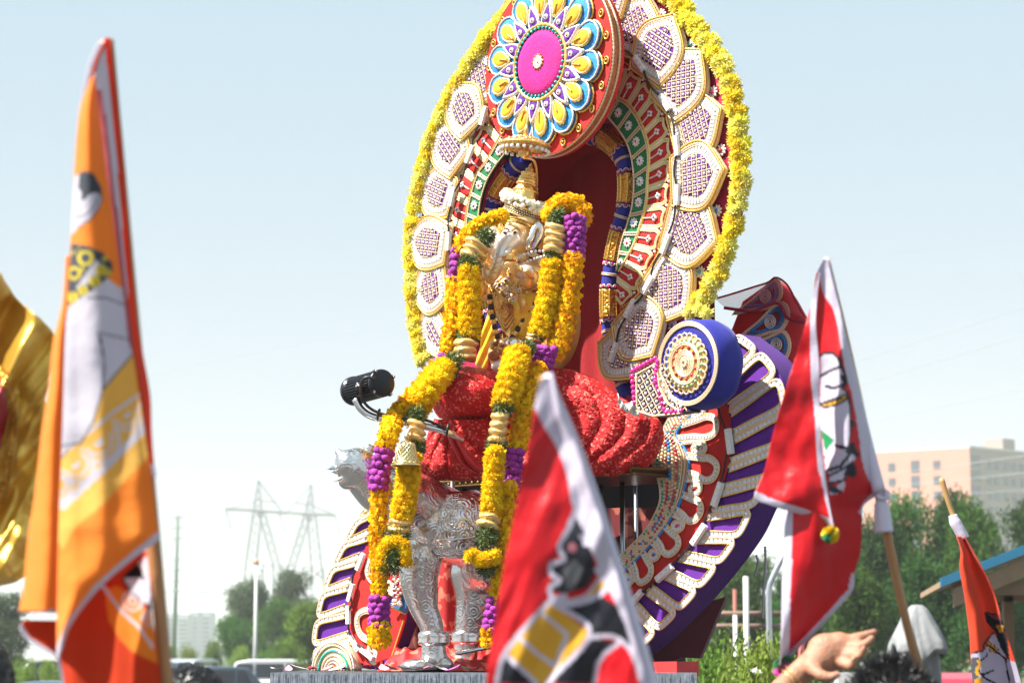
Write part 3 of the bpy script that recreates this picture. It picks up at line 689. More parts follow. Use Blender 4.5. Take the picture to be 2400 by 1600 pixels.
# ------------------------------------------------------------ the lower wings: two crescents either side of the mount
PW = Plane(1560, 1240, 9.66, YAW)
PL_ = Plane(850, 1400, 10.25, 40)
def wing(pl, name, label, Hs, Cs, As, Bs, nU, skew, nloop, thick, rev):
    w_ = thing(name, pl.pt(*pl.uv(*pxs(As)[len(pxs(As)) // 2])), label, 'wing panel')
    H, C_, A, B = crv(Hs, pl), crv(Cs, pl), crv(As, pl), crv(Bs, pl)
    T = 60
    # solid purple body
    out = [tuple(q) for q in resample(B, n=60)]; inn = [tuple(q) for q in resample(H, n=60)][::-1]
    poly = out + inn
    mb = MB(); fo = arcmap(H, B)
    fr0 = [pl.pt(*fo(i / T, 0), -.002) for i in range(T + 1)]; fr1 = [pl.pt(*fo(i / T, 1.0), -.002) for i in range(T + 1)]
    bk0 = [q - pl.n * thick for q in fr0]; bk1 = [q - pl.n * thick for q in fr1]
    ribbon(mb, fr0, fr1); ribbon(mb, bk1, bk0, 1); ribbon(mb, fr1, bk1, 1); ribbon(mb, bk0, fr0, 1)
    for i in (0, T): mb.add([fr0[i], fr1[i], bk1[i], bk0[i]], [(0, 1, 2, 3)], 1)
    mb.build('body', pick('purple', 'dpurple'), w_)  # sides and back get a darker purple, shade put into the colour
    # red field between the beaded collar and the cable
    f = arcmap(C_, A); mb = MB(); ribbon(mb, [pl.pt(*f(i / T, 0), .004) for i in range(T + 1)], [pl.pt(*f(i / T, 1), .004) for i in range(T + 1)]); mb.build('red_field', V['red'], w_)
    for k in range(nloop):
        t0, t1 = k / nloop, (k + 1) / nloop
        def q(a, r): return f(t0 + (t1 - t0) * a, r)
        big = [q(.02, .0), q(.04, .35), q(.04, .55), q(.15, .72), q(.31, .76), q(.47, .70), q(.54, .52), q(.48, .28), q(.46, .0)]
        curl = [q(.62, .0), q(.60, .28), q(.64, .42), q(.78, .48), q(.9, .40), q(.92, .25), q(.8, .2), q(.72, .3), q(.78, .4)]
        for nm, line in (('loop', big), ('curl', curl)):
            c = smooth_curve(line, 44); mb = MB()
            nrm = np.gradient(c, axis=0); nrm = np.stack([-nrm[:, 1], nrm[:, 0]], 1); nrm /= np.maximum(np.linalg.norm(nrm, axis=1, keepdims=True), 1e-9)
            sc_ = np.linalg.norm(np.array(q(0, 0)) - np.array(q(1, 0)))
            wd = min(.0125, .065 * sc_ + .004) * (1 if nm == 'loop' else .72)
            for d, r_, mi in ((-wd, .0042, 2), (-wd * .6, .0042, 1), (wd * .6, .004, 0), (wd, .0042, 2)): rope(mb, [pl.pt(p[0] + e[0] * d, p[1] + e[1] * d, .011) for p, e in zip(c, nrm)], r_, mi)
            ribbon(mb, [pl.pt(p[0] - e[0] * wd * 1.1, p[1] - e[1] * wd * 1.1, .008) for p, e in zip(c, nrm)], [pl.pt(p[0] + e[0] * wd * 1.1, p[1] + e[1] * wd * 1.1, .008) for p, e in zip(c, nrm)], 1)
            root = mb.build(nm, pick('gold', 'silver', 'beige'), w_)
            mb = MB(); qq = resample(c, step=.016)
            tv = [Vector(v.co) for v in TILE.vertices]; tf = [list(p_.vertices) for p_ in TILE.polygons]
            for i in range(1, len(qq) - 1):
                d = qq[i + 1] - qq[i - 1]; M = pl.mat(qq[i][0], qq[i][1], .012, math.atan2(d[1], d[0])); S = Matrix.Diagonal((.98, wd / .020, 1, 1)); mb.add([M @ S @ v for v in tv], tf)
            mb.build('mirror_tiles', V['white'], root, smooth=False, kind='stuff')
        mb = MB(); c = q(.77, .34); M = pl.mat(*c, .012); ball(mb, M @ Vector((0, 0, 0)), .008, 0, 8, 5); ob('gem', mb.mesh('gem', V[GK[k % 5]]), w_)
    # purple stripes framed with white tile courses
    g = arcmap(A, B)
    for k in range(nU):
        t0, t1 = k / nU, (k + 1) / nU; m_ = (t0 + t1) / 2
        def q(a, r): return g(t0 + (t1 - t0) * a + skew * r, r)
        line = [q(.16, .03), q(.14, .4), q(.11, .74), q(.13, .88), q(.22, .95), q(.5, .96), q(.78, .95), q(.87, .88), q(.89, .74), q(.86, .4), q(.84, .03)]
        c = smooth_curve(line, 60)
        nrm = np.gradient(c, axis=0); nrm = np.stack([-nrm[:, 1], nrm[:, 0]], 1); nrm /= np.maximum(np.linalg.norm(nrm, axis=1, keepdims=True), 1e-9)
        wA = np.linalg.norm(np.array(q(0, .1)) - np.array(q(1, .1))); wB = np.linalg.norm(np.array(q(0, .9)) - np.array(q(1, .9)))
        wd = np.interp(np.abs(np.linspace(-1, 1, 60)), [0, 1], [wB * .088, wA * .088])
        mb = MB()
        side = 1 if np.dot(np.array(q(.5, .5)) - c[8], nrm[8]) > 0 else -1
        for d, r_, mi in ((-1.25, .0045, 2), (-.95, .0045, 2), (1.05, .005, 0)): rope(mb, [pl.pt(p[0] + e[0] * d * w0 * side, p[1] + e[1] * d * w0 * side, .010) for p, e, w0 in zip(c, nrm, wd)], r_, mi)
        ribbon(mb, [pl.pt(*(p - e * w0 * 1.3 * side), .006) for p, e, w0 in zip(c, nrm, wd)], [pl.pt(*(p + e * w0 * 1.05 * side), .006) for p, e, w0 in zip(c, nrm, wd)], 1)
        root = mb.build('stripe_frame', pick('gold', 'silver', 'beige'), w_)
        qq = resample(c, step=.0225)
        for i in range(1, len(qq) - 1):
            d = qq[i + 1] - qq[i - 1]; ww = np.interp(abs(2 * i / len(qq) - 1), [0, 1], [wB * .088, wA * .088])
            M = pl.mat(qq[i][0], qq[i][1], .0085, math.atan2(d[1], d[0])) @ Matrix.Diagonal((1.46, ww * 1.9 / .026, .8, 1)); ob('tile', TILE, root, M)
        if k < nU - 1:
            mb = MB()
            for a in (.97, 1.03): rope(mb, [pl.pt(*q(a, r), .008) for r in (.02, .4, .8)], .005)
            mb.build('divider', V['beige'], root)
    return w_, (H, C_, A, B)
lab = 'crescent wing of purple velvet with white bordered stripes, %s'
rw, RC = wing(PW, 'wing_panel', lab % 'on the right below the blue bolster',
   '1600,930 1560,1000 1545,1040 1532,1085 1545,1122 1551,1168 1537,1207 1514,1245 1484,1276 1453,1306 1430,1330 1400,1352',
   '1660,940 1590,1010 1602,1042 1616,1077 1612,1119 1598,1172 1575,1214 1545,1256 1503,1302 1453,1348 1400,1390',
   '1660,860 1704,940 1715,1000 1715,1050 1706,1107 1683,1165 1652,1226 1621,1276 1579,1321 1530,1371 1465,1425 1400,1462',
   '1730,782 1800,838 1838,905 1845,980 1828,1080 1771,1184 1740,1249 1683,1329 1614,1410 1541,1482 1495,1522 1440,1556', 13, .0, 7, .13, False)
lw, LC = wing(PL_, 'wing_panel', lab % 'on the left below the silver head',
   '960,1200 956,1300 955,1412 935,1470 914,1530 905,1570',
   '950,1190 940,1300 938,1400 920,1460 902,1520 896,1565',
   '905,1130 867,1258 842,1320 822,1378 816,1420 820,1463 832,1510 846,1552',
   '893,1150 863,1193 838,1227 803,1291 771,1361 751,1425 737,1502 739,1556', 7, .06, 3, .10, True)
# beaded collar of the right wing: gold scales with small coloured beads
def collar(pl, H, C_, parent, n, rows):
    f = arcmap(H, C_); mb = MB(); T = 60
    ribbon(mb, [pl.pt(*f(i / T, 0), .01) for i in range(T + 1)], [pl.pt(*f(i / T, 1), .006) for i in range(T + 1)]); root = mb.build('beaded_collar', V['beige'], parent)
    mb = MB()
    for r in (.02, .08, .93, .84): rope(mb, [pl.pt(*f(i / T, r), .012) for i in range(T + 1)], .0045)
    mb.build('braid_trim', V['beige'], root); mb = MB(); tube(mb, [pl.pt(*f(i / T, 1.03), .008) for i in range(T + 1)], .006); mb.build('blue_piping', V['sky'], root)
    mb = MB()
    for i in range(n):
        for j in range(rows):
            c = f((i + .5 + .5 * (j % 2)) / n, .16 + .64 * j / (rows - 1)); mi = (1, 0, 2, 3, 0, 2, 1)[j % 7] if random.random() < .5 else 0
            ball(mb, pl.pt(*c, .012), .0072, mi, 6, 4, None, (1, 1, 1))
    mb.build('bead_embroidery', pick('beige', 'gem_g', 'gem_r', 'sky'), root, kind='stuff')
collar(PW, RC[0], RC[1], rw, 60, 7)
# fan rosette at the foot of the left wing
PF = PL_.moved(.03); cu_, cv_ = PF.uv(786, 1572)
def half(r, n=22): return [(cu_ + r * math.cos(PI * i / n), cv_ + r * math.sin(PI * i / n)) for i in range(n + 1)]
mb = MB(); puff(mb, PF, half(.125), -.03, .012); fr_ = mb.build('half_rosette', V['beige'], lw)
mb = MB()
for r, rr, mi in ((.122, .006, 0), (.108, .005, 1), (.086, .006, 2), (.066, .005, 1), (.05, .006, 0), (.036, .005, 1), (.02, .007, 3)): rope(mb, [PF.pt(u, v, .014) for u, v in half(r)], rr, mi)
mb.build('braid_rings', pick('silver', 'beige', 'turq', 'copper'), fr_)
light_string(PW, pxs('1668,896 1712,1034 1684,1158 1640,1252 1560,1342 1490,1404'), .018, 'string of white light modules along the right wing between red and purple', 1.15, .004)
light_string(PL_, pxs('846,1316 824,1388 818,1440 832,1508 862,1532'), .018, 'string of white light modules along the left wing', .9)

# ------------------------------------------------------------ blue bolster with its jewelled band
PB = Plane(1613, 852, 9.20, 49, -2)
bol = thing('bolster', PB.pt(0, -.19, -.06), 'royal blue velvet bolster with a gold and green rosette on its round end', 'bolster')
RB = .172
mb = MB(); prof = [(RB * .96, .0), (RB, -.012), (RB * 1.01, -.05), (RB * 1.02, -.09), (RB * .99, -.125), (RB * .9, -.14), (0, -.145)]
lathe(mb, prof, PB.mat(0, 0, 0), 48, 0, lambda a, z: 1 + .012 * math.sin(a * 9 + z * 40) * (z < -.03)); mb.build('side', V['blue'], bol)
slab(MB(), PB, circ(RB * .965, 48), -.01, .0).build('end_face', V['blue'], bol)
mb = MB(); 
for r in (.160, .153, .147): rope(mb, [PB.pt(u, v, .003) for u, v in circ(r, 48)], .0046, 0, True)
mb.build('braid_ring', V['beige'], bol)
ro = puff(MB(), PB, circ(.108, 40), 0, .018).build('rosette', V['gold'], bol)
mb = MB()
for k in range(24):
    a = 2 * PI * k / 24; rope(mb, [PB.pt(.102 * math.cos(a) + .0155 * math.cos(t) , .102 * math.sin(a) + .0155 * math.sin(t), .014) for t in np.linspace(0, 2 * PI, 10, endpoint=False)], .0045, 0, True)
for r, rr in ((.08, .006), (.072, .005), (.05, .006), (.042, .005), (.034, .005), (.024, .005)): rope(mb, [PB.pt(u, v, .019) for u, v in circ(r, 40)], rr, 0, True)
for k in range(9): ball(mb, PB.pt(.012 * math.cos(k * .7), .012 * math.sin(k * .7), .022), .008, 0, 6, 4)
mb.build('gold_coils', V['beige'], ro)
for k in range(24):
    a = 2 * PI * (k + .5) / 24
    if k == 0: GR = ball(MB(), (0, 0, 0), .0062, 0, 7, 4).mesh('stone', mat('pale_green_stone', (.36, .58, .30), .2, coat=.8)); RR = ball(MB(), (0, 0, 0), .0075, 0, 7, 4).mesh('stone', mat('red_stone', (.6, .03, .03), .2, coat=.8))
    ob('stone', GR, ro, PB.mat(.091 * math.cos(a), .091 * math.sin(a), .019))
    if k % 2 == 0: ob('stone', RR, ro, PB.mat(.061 * math.cos(a), .061 * math.sin(a), .020))
PBD = Plane(1480, 900, 9.42, 45)
q = [PBD.uv(*p) for p in from_zoom('355,1240 505,1165 560,1200 600,1370 700,1470 480,1505 375,1470', 1350, 400, 2.613)]
jb = thing('jewelled_band', PBD.pt(*PBD.uv(1480, 955)), 'navy jewelled band with white beads and pink stones beside the blue bolster', 'jewelled band')
slab(MB(), PBD, q, -.07, 0).build('band', mat('navy_velvet', (.01, .008, .06), .8, sheen=.3), jb, smooth=False)
mr, mp = MB(), MB(); lattice(PBD, q, .003, .030, .55, .0036, .0068, mr, mp); mr.build('lattice', V['beige'], jb); mp.build('pearl_beading', V['pearl'], jb, kind='stuff')
PK = ball(MB(), (0, 0, 0), .0115, 0, 8, 5, None, (1, 1, .8)).mesh('pink_stone', V['gem_p'])
for a, b, n in (((355, 1225), (490, 1150), 7), ((505, 1170), (490, 1300), 6), ((495, 1290), (545, 1460), 6), ((560, 1480), (650, 1470), 4), ((350, 1260), (365, 1420), 6)):
    for i in range(n):
        t = i / max(1, n - 1); x = 1350 + (a[0] + (b[0] - a[0]) * t) / 2.613; y = 400 + (a[1] + (b[1] - a[1]) * t) / 2.613
        s_ = ob('pink_stone', PK, jb, PBD.mat(*PBD.uv(x, y), .006)); 
mb = MB()
for line in ('372,1250 505,1178', '500,1180 518,1330', '520,1330 560,1420 655,1485', '375,1260 380,1460', '378,1470 480,1502 650,1485'): rope(mb, [PBD.pt(*PBD.uv(*p), .006) for p in from_zoom(line, 1350, 400, 2.613)], .006)
mb.build('braid_trim', V['beige'], jb)

# ------------------------------------------------------------ fan ornament behind, half veiled in red net
PN = Plane(1780, 800, 10.75, 20)
fan = thing('fan_ornament', PN.pt(*PN.uv(1780, 880)), 'red fan ornament with two blue edged petals behind the blue bolster', 'fan ornament')
fo_ = [PN.uv(*p) for p in from_zoom('30,560 120,330 330,180 380,170 460,230 520,330 570,420 600,470 620,600 560,780 440,860 300,780 120,660', 1700, 600, 3.136)]
puff(MB(), PN, fo_, -.06, .0, 0, prof=((1, 0), (1, .7), (.95, .95), (.5, 1))).build('red_backing', mat('scarlet_cloth', (.60, .012, .016), .7, sheen=.3, ns=14, na=.25, bump=.4, bs=30), fan)
for st, ey in (('110,600 250,480 360,370 430,345 470,400 465,470 420,545 330,570 200,610', (335, 485)), ('120,620 250,620 360,580 430,550 475,610 480,690 440,790 410,830 330,770 220,680', (380, 655)), ('60,430 200,330 330,200 390,175 420,250 400,330 300,390 160,410', (300, 300))):
    pp = from_zoom(st, 1700, 600, 3.136); o = [tuple(x) for x in smooth_curve([PN.uv(*p) for p in pp], 60, True)]
    cc = (sum(p[0] for p in o) / 60, sum(p[1] for p in o) / 60); e_ = PN.uv(*from_zoom('%d,%d' % ey, 1700, 600, 3.136)[0])
    pt_ = puff(MB(), PN, o, 0, .012, 0, e_).build('petal', mat('dark_crimson', (.22, .008, .014), .8), fan)
    mb = MB()
    for s_, r_, mi in ((1, .007, 0), (.93, .006, 1), (.86, .006, 0), (.79, .005, 2), (.72, .005, 3)): rope(mb, [PN.pt(e_[0] + (u - e_[0]) * s_, e_[1] + (v - e_[1]) * s_, .014) for u, v in o], r_, mi, True)
    zz = [PN.pt(e_[0] + (o[i][0] - e_[0]) * (.66 if i % 2 else .56), e_[1] + (o[i][1] - e_[1]) * (.66 if i % 2 else .56), .013) for i in range(60)]; tube(mb, zz, .006, 5, 3, True)
    for r in (.008, .016, .024): rope(mb, [PN.pt(e_[0] + r * math.cos(t), e_[1] + r * math.sin(t) * 1.2, .016) for t in np.linspace(0, 2 * PI, 18, endpoint=False)], .004, 1, True)
    mb.build('braid_trim', pick('beige', 'silver', 'copper', 'sky'), pt_)
# the sheer red net
NET = mat('red_net', (.42, .012, .03), .6, alpha=.42, ns=500, na=.4, sheen=.3)
vt = []; 
top = smooth_curve([PN.uv(*p) for p in from_zoom('-40,320 80,285 220,240 330,205 390,168 470,220 530,330 600,460', 1700, 600, 3.136)], 40); bot = smooth_curve([PN.uv(*p) for p in from_zoom('10,390 110,405 220,415 300,385 380,355 430,380 480,470 610,500', 1700, 600, 3.136)], 40)
for j in range(13):
    for i in range(40):
        s = j / 12; p = top[i] * (1 - s) + bot[i] * s; vt.append(PN.pt(p[0], p[1], .04 + .02 * math.sin(i * .5 + s * 5) + .03 * math.sin(PI * s)))
mb = MB(); mb.add(vt, [(j * 40 + i, j * 40 + i + 1, (j + 1) * 40 + i + 1, (j + 1) * 40 + i) for j in range(12) for i in range(39)]); mb.build('net_veil', NET, fan)
mb = MB(); tube(mb, [PN.pt(p[0], p[1], .045) for p in top], .005, 5); tube(mb, [PN.pt(p[0], p[1], .045) for p in bot], .008, 5); mb.build('net_hem', V['maroon'], fan)

# ------------------------------------------------------------ platform and seat
def floatpt(px, py, z):
    d = ray(px, py); t = (z - CAMZ) / d.z; return Vector((d.x * t, d.y * t, z))
ZP = 1.685
plat = thing('float_platform', (0, 9.9, 0), 'dark platform with a silvery brushed fringe edge under the whole shrine', 'platform')
M = Matrix.Translation((.02, 10.15, 0))
mb = MB(); cy_ = 10.15; x0, x1 = P(637, 1573, 9.3).x, .70
box(mb, ((x0 + x1) / 2, 10.25, ZP - .03), (x1 - x0, 1.9, .06)); mb.build('deck', mat('dark_deck', (.03, .03, .035), .5), plat, smooth=False)
mb = MB(); box(mb, ((x0 + x1) / 2, 9.295, ZP - .075), (x1 - x0 - .01, .012, .15), 0, 0); box(mb, (x0 + .0, 10.25, ZP - .08), (.012, 1.9, .15)); 
FR = mat('silver_fringe', (.16, .17, .19), .3, .6, ns=8, na=.5); mb.build('skirt_board', FR, plat, smooth=False)
mb = MB()
for i in range(420):
    x = x0 + (x1 - x0) * i / 419; y = 9.282 + random.uniform(-.006, .004); l = random.uniform(.05, .14)
    mb.add([(x - .003, y, ZP + .001), (x + .003, y, ZP + .001), (x + .002 + random.uniform(-.004, .004), y - .008, ZP - l), (x - .002, y - .008, ZP - l)], [(0, 1, 2, 3)])
mb.build('fringe', mat('grey_fringe', (.30, .32, .36), .35, .5, ns=60, na=.7), plat, kind='stuff')
mb = MB(); box(mb, (.05, 10.3, .80), (1.5, 1.6, 1.3)); mb.build('skirt', mat('dark_skirt', (.05, .012, .02), .8, bump=.3, bs=20), plat, smooth=False)
mb = MB(); box(mb, (.0, 10.3, .35), (2.0, 2.0, .12)); mb.build('chassis', mat('chassis_steel', (.05, .05, .055), .5, .6), plat, smooth=False)
for sx in (-.85, .85):
    for sy in (9.6, 11.0):
        mb = MB(); lathe(mb, [(.05, -.06), (.16, -.06), (.26, -.07), (.30, -.05), (.30, .05), (.26, .07), (.16, .06), (.05, .06)], Matrix.Translation((sx, sy, .30)) @ Matrix.Rotation(PI / 2, 4, 'Y'), 24); mb.build('wheel', V['wire'], plat)
# the red timber beam that sticks out at the right
bm_ = thing('red_beam', P(1590, 1580, 9.5), 'red painted timber beam end below the right wing', 'beam')
mb = MB(); a = P(1400, 1568, 9.9); b = P(1612, 1566, 9.32); d = (b - a).normalized(); M = Matrix.Translation((a + b) / 2) @ d.to_track_quat('X', 'Z').to_matrix().to_4x4()
box(mb, None, ((b - a).length, .10, .055), M=M); mb.build('beam', mat('red_paint', (.55, .035, .035), .5, ns=30, na=.25), bm_, smooth=False)
# dark maroon board behind right wing foot
bd = thing('maroon_board', P(1600, 1500, 10.2), 'dark maroon board standing behind the foot of the right wing', 'board')
mb = MB(); q = [P(x, y, 10.05) for x, y in pxs('1540,1440 1700,1398 1640,1542 1596,1540 1500,1590')]; mb.add(q + [v + Vector((.02, .12, 0)) for v in q], [(0, 1, 2, 3, 4), (9, 8, 7, 6, 5)] + [(i, (i + 1) % 5, 5 + (i + 1) % 5, 5 + i) for i in range(5)]); mb.build('board', mat('dark_maroon', (.09, .008, .014), .8), bd, smooth=False)

# seat under the deity: bronze bench, legs, floral cloth behind
SE = thing('bench', (0, 9.95, ZP), 'dark bronze bench with thin steel legs under the red cloth', 'bench')
PS = Plane(1290, 1120, 9.97, YAW)
def pbox(mb, pl, ua, ub, va, vb, h0, h1, mi=0): return slab(mb, pl, [(ua, va), (ub, va), (ub, vb), (ua, vb)], h0, h1, mi)
ua, ub = PS.uv(1005, 1120)[0], PS.uv(1528, 1112)[0]; vz = PS.uv(1290, 1112)[1]
pbox(MB(), PS, ua, ub, vz - .035, vz, -.34, .10).build('seat_slab', mat('dark_bronze', (.05, .035, .02), .4, .7, ns=60, na=.5), SE, smooth=False)
mb = MB(); 
for v_, r_ in ((vz - .008, .008), (vz - .03, .005)): rope(mb, [PS.pt(ua, v_, .102), PS.pt(ub, v_, .102)], r_); rope(mb, [PS.pt(ub, v_, .10), PS.pt(ub, v_, -.34)], r_ * .8)
for i in range(36):
    u_ = ua + (ub - ua) * (i + .5) / 36; ball(mb, PS.pt(u_, vz - .019, .10), .008, 0, 6, 4)
mb.build('carved_edge', mat('dark_antique_gold', (.20, .11, .025), .4, .8, ns=120, na=.4), SE)
ST = mat('steel_tube', (.42, .42, .43), .25, 1)
for x, h in ((1088, 10.3), (1458, 9.90), (1408, 10.1), (1060, 10.2), (1490, 10.3)):
    a = P(x, 1128, h); mb = MB(); tube(mb, [a, (a.x, a.y, (a.z + ZP) / 2), (a.x, a.y, ZP)], .010, 10); mb.build('leg', ST, SE)
FL = floral('maroon_floral_cloth', (.11, .005, .008), (.30, .075, .045), 13)
hc = thing('floral_curtain', P(1420, 1300, 10.4), 'maroon curtain with pale printed blossoms hung under the bench', 'curtain')
mb = MB(); vs = []
PFC = Plane(1400, 1300, 10.40, 12); u0, u1 = PFC.uv(960, 1300)[0], PFC.uv(1580, 1300)[0]
for j in range(21):
    for i in range(81):
        u_ = u0 + (u1 - u0) * i / 80; z = ZP + (P(1400, 1190, 10.4).z - ZP) * j / 20; p_ = PFC.pt(u_, 0,  .018 * math.sin(i * .7) + .01 * noise.noise((i * .2, j * .1, 3))); vs.append((p_.x, p_.y, z))
mb.add(vs, [(j * 81 + i, j * 81 + i + 1, (j + 1) * 81 + i + 1, (j + 1) * 81 + i) for j in range(20) for i in range(80)]); mb.build('cloth', FL, hc)
bk = thing('shade_sheet', PS.pt(0, 0, -.8), 'black sheet standing in for the shade under the bench', 'board')  # added sheet whose black paints the shade of the hollow
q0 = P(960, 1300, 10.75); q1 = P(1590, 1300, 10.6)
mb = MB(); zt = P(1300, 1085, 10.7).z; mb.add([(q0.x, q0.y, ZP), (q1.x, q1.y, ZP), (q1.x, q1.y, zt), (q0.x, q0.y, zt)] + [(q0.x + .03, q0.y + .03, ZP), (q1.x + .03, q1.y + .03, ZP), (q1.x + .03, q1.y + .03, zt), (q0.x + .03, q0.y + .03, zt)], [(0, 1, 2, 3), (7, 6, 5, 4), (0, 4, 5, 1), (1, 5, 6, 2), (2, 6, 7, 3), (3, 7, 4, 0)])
mb.build('board', mat('black_shade_sheet', (.012, .010, .012), .7), bk, smooth=False)
# ------------------------------------------------------------ sculpted bodies
def sculpt(name, parts, m, parent, voxel=.007, smooth=6, disp=None):
    """one continuous surface grown round ellipsoids and tapered limbs"""
    mb = MB()
    for p in parts:
        if p[0] == 'e':
            _, c, r, *rot = p
            M = Matrix.Rotation(rot[0], 3, 'Y') if rot else None
            ball(mb, c, 1, 0, 20, 12, M, r)
        else:
            _, pts, rr = p
            q = smooth_curve(pts, 24); r2 = np.interp(np.linspace(0, 1, 24), np.linspace(0, 1, len(rr)), rr); tube(mb, q, r2, 14)
            ball(mb, q[0], rr[0], 0, 14, 8); ball(mb, q[-1], rr[-1], 0, 14, 8)
    o = mb.build(name, m, parent)
    r = o.modifiers.new('skin', 'REMESH'); r.mode = 'VOXEL'; r.voxel_size = voxel; r.use_smooth_shade = True
    s_ = o.modifiers.new('soften', 'SMOOTH'); s_.factor = .5; s_.iterations = smooth
    for (kind, size, st) in (disp or []):
        tx = bpy.data.textures.new(name + '_relief', kind)
        tx.noise_scale = size
        d = o.modifiers.new('relief', 'DISPLACE'); d.texture = tx; d.strength = st; d.texture_coords = 'GLOBAL'; d.mid_level = .5
    return o
def K(Y): return Y * MPP                    # metres per photo pixel at that distance
def PP(s, Y):
    ys = Y if isinstance(Y, (list, tuple)) else [Y] * len(pxs(s))
    return [P(x, y, k) for (x, y), k in zip(pxs(s), ys)]
def E(px, py, Y, rx, ry, rz=None, rot=0):
    k = K(Y); return ('e', P(px, py, Y), (rx * k, (rz if rz else rx) * k, ry * k), rot)
def T(s, Y, rr):
    y0 = Y if not isinstance(Y, (list, tuple)) else Y[0]
    return ('t', PP(s, Y), [r * K(y0) for r in rr])

SILVER = chased_metal('chased_silver', (.72, .70, .68), .27, 22, 70, .2)
PSILV = mat('plain_silver', (.80, .78, .76), .2, 1, ns=40, na=.15, bump=.2, bs=60)
GOLDM = chased_metal('gilded_metal', (.86, .56, .18), .3, 40, 110, .6)
PGOLD = mat('polished_gold', (.88, .54, .17), .3, .75, ns=30, na=.15, bump=.15, bs=80)
SGOLD = mat('silver_gilt', (.84, .60, .30), .34, .55, ns=14, na=.25, bump=.12, bs=60)

# the metal colour of the statue turns from gold to silver round the face
_t = SGOLD.node_tree; _b = _t.nodes['Principled BSDF']; _src = _b.inputs['Base Color'].links[0].from_socket; _tc = _t.nodes.new('ShaderNodeTexCoord'); _vd = _t.nodes.new('ShaderNodeVectorMath'); _vd.operation = 'DISTANCE'
_vd.inputs[1].default_value = P(1180, 572, 9.84); _t.links.new(_tc.outputs['Object'], _vd.inputs[0]); _mr = _t.nodes.new('ShaderNodeMapRange'); _mr.inputs[1].default_value = .085; _mr.inputs[2].default_value = .125; _t.links.new(_vd.outputs['Value'], _mr.inputs[0])
_mx = _t.nodes.new('ShaderNodeMix'); _mx.data_type = 'RGBA'; _mx.inputs[6].default_value = (.84, .79, .72, 1); _t.links.new(_mr.outputs[0], _mx.inputs[0]); _t.links.new(_src, _mx.inputs[7]); _t.links.new(_mx.outputs[2], _b.inputs['Base Color'])
# the silver mouse
YM = 9.72
ms = thing('silver_mouse', P(1060, 1570, YM), 'chased silver mouse statue with pointed teeth that carries the seat', 'animal statue')
body = sculpt('body', [E(1085, 1238, YM, 112, 88, 100), E(1180, 1262, YM - .1 + .3, 110, 95, 110), E(1010, 1230, YM - .08, 62, 70, 75),
    T('1030,1215 970,1180 920,1152', [YM, YM - .12, YM - .2], [80, 74, 68]), T('930,1158 888,1136 848,1106', [YM - .2, YM - .25, YM - .3], [72, 64, 50]),
    E(836, 1096, YM - .31, 48, 48, 46), E(814, 1088, YM - .33, 31, 36, 34), E(818, 1128, YM - .32, 26, 20, 26), E(792, 1058, YM - .33, 9, 8, 9), E(866, 1052, YM - .22, 18, 13, 10),
    T('985,1310 982,1362 992,1420 1012,1470 1018,1545', YM - .10, [52, 44, 33, 27, 31]), E(982, 1561, YM - .16, 46, 19, 36), E(1040, 1556, YM - .1, 24, 20, 24),
    T('1105,1340 1110,1400 1100,1460 1088,1545', YM + .14, [52, 42, 33, 30]), E(1062, 1560, YM + .1, 42, 18, 34),
    T('1250,1320 1262,1400 1240,1470 1250,1550', YM + .20, [64, 46, 32, 30]), E(1150, 1330, YM + .02, 72, 58, 72)], SILVER, ms, .008, 5)
for nm, a, b in (('tooth', (803, 1098), (762, 1096)), ('tooth', (826, 1112), (782, 1127)), ('tooth', (800, 1104), (775, 1104))):
    mb = MB(); q = [P(*a, YM - .33), P((a[0] + b[0]) / 2, (a[1] + b[1]) / 2, YM - .35), P(*b, YM - .37)]; tube(mb, q, [.017 if nm else .01, .011, .0008], 10); mb.build(nm, PSILV, ms)
for x, y, Y, r in ((1017, 1494, YM - .10, 37), (1094, 1492, YM + .14, 38)):
    mb = MB(); k = K(Y); c = P(x, y, Y)
    lathe(mb, [(r * .82 * k, -.030), (r * .95 * k, -.028), (r * 1.02 * k, -.016), (r * .96 * k, -.008), (r * 1.02 * k, .006), (r * 1.0 * k, .016), (r * .9 * k, .024), (r * .8 * k, .026)], Matrix.Translation(c), 40, 0, lambda a, z: 1 + .03 * math.sin(a * 20)); mb.build('anklet', PSILV, ms)
mb = MB(); tube(mb, smooth_curve(PP('1300,1500 1220,1505 1145,1516 1067,1532', [YM + .3, YM + .15, YM, YM - .05]), 20), np.linspace(.018, .007, 20), 10); mb.build('tail', PSILV, ms)
def on_ellipsoid(px, py, c, r):
    d = ray(px, py); o = Vector((0, 0, CAMZ)) - c; D = Vector((d.x / r[0], d.y / r[1], d.z / r[2])); O = Vector((o.x / r[0], o.y / r[1], o.z / r[2]))
    A, B_, C2 = D.dot(D), 2 * D.dot(O), O.dot(O) - 1; q = B_ * B_ - 4 * A * C2
    t = (-B_ - math.sqrt(q)) / (2 * A) if q > 0 else -B_ / (2 * A)
    p = Vector((0, 0, CAMZ)) + d * t
    if q <= 0:
        e = p - c; s_ = math.sqrt((e.x / r[0]) ** 2 + (e.y / r[1]) ** 2 + (e.z / r[2]) ** 2); p = c + e / s_
    return p
cb = P(1062, 1238, YM); rb = (118 * K(YM), 118 * K(YM), 97 * K(YM))
L_ = smooth_curve(pxs('996,1158 985,1200 972,1250 966,1288'), 20); R_ = smooth_curve(pxs('1128,1150 1140,1200 1146,1250 1146,1290'), 20)
vs = []; NX = 30
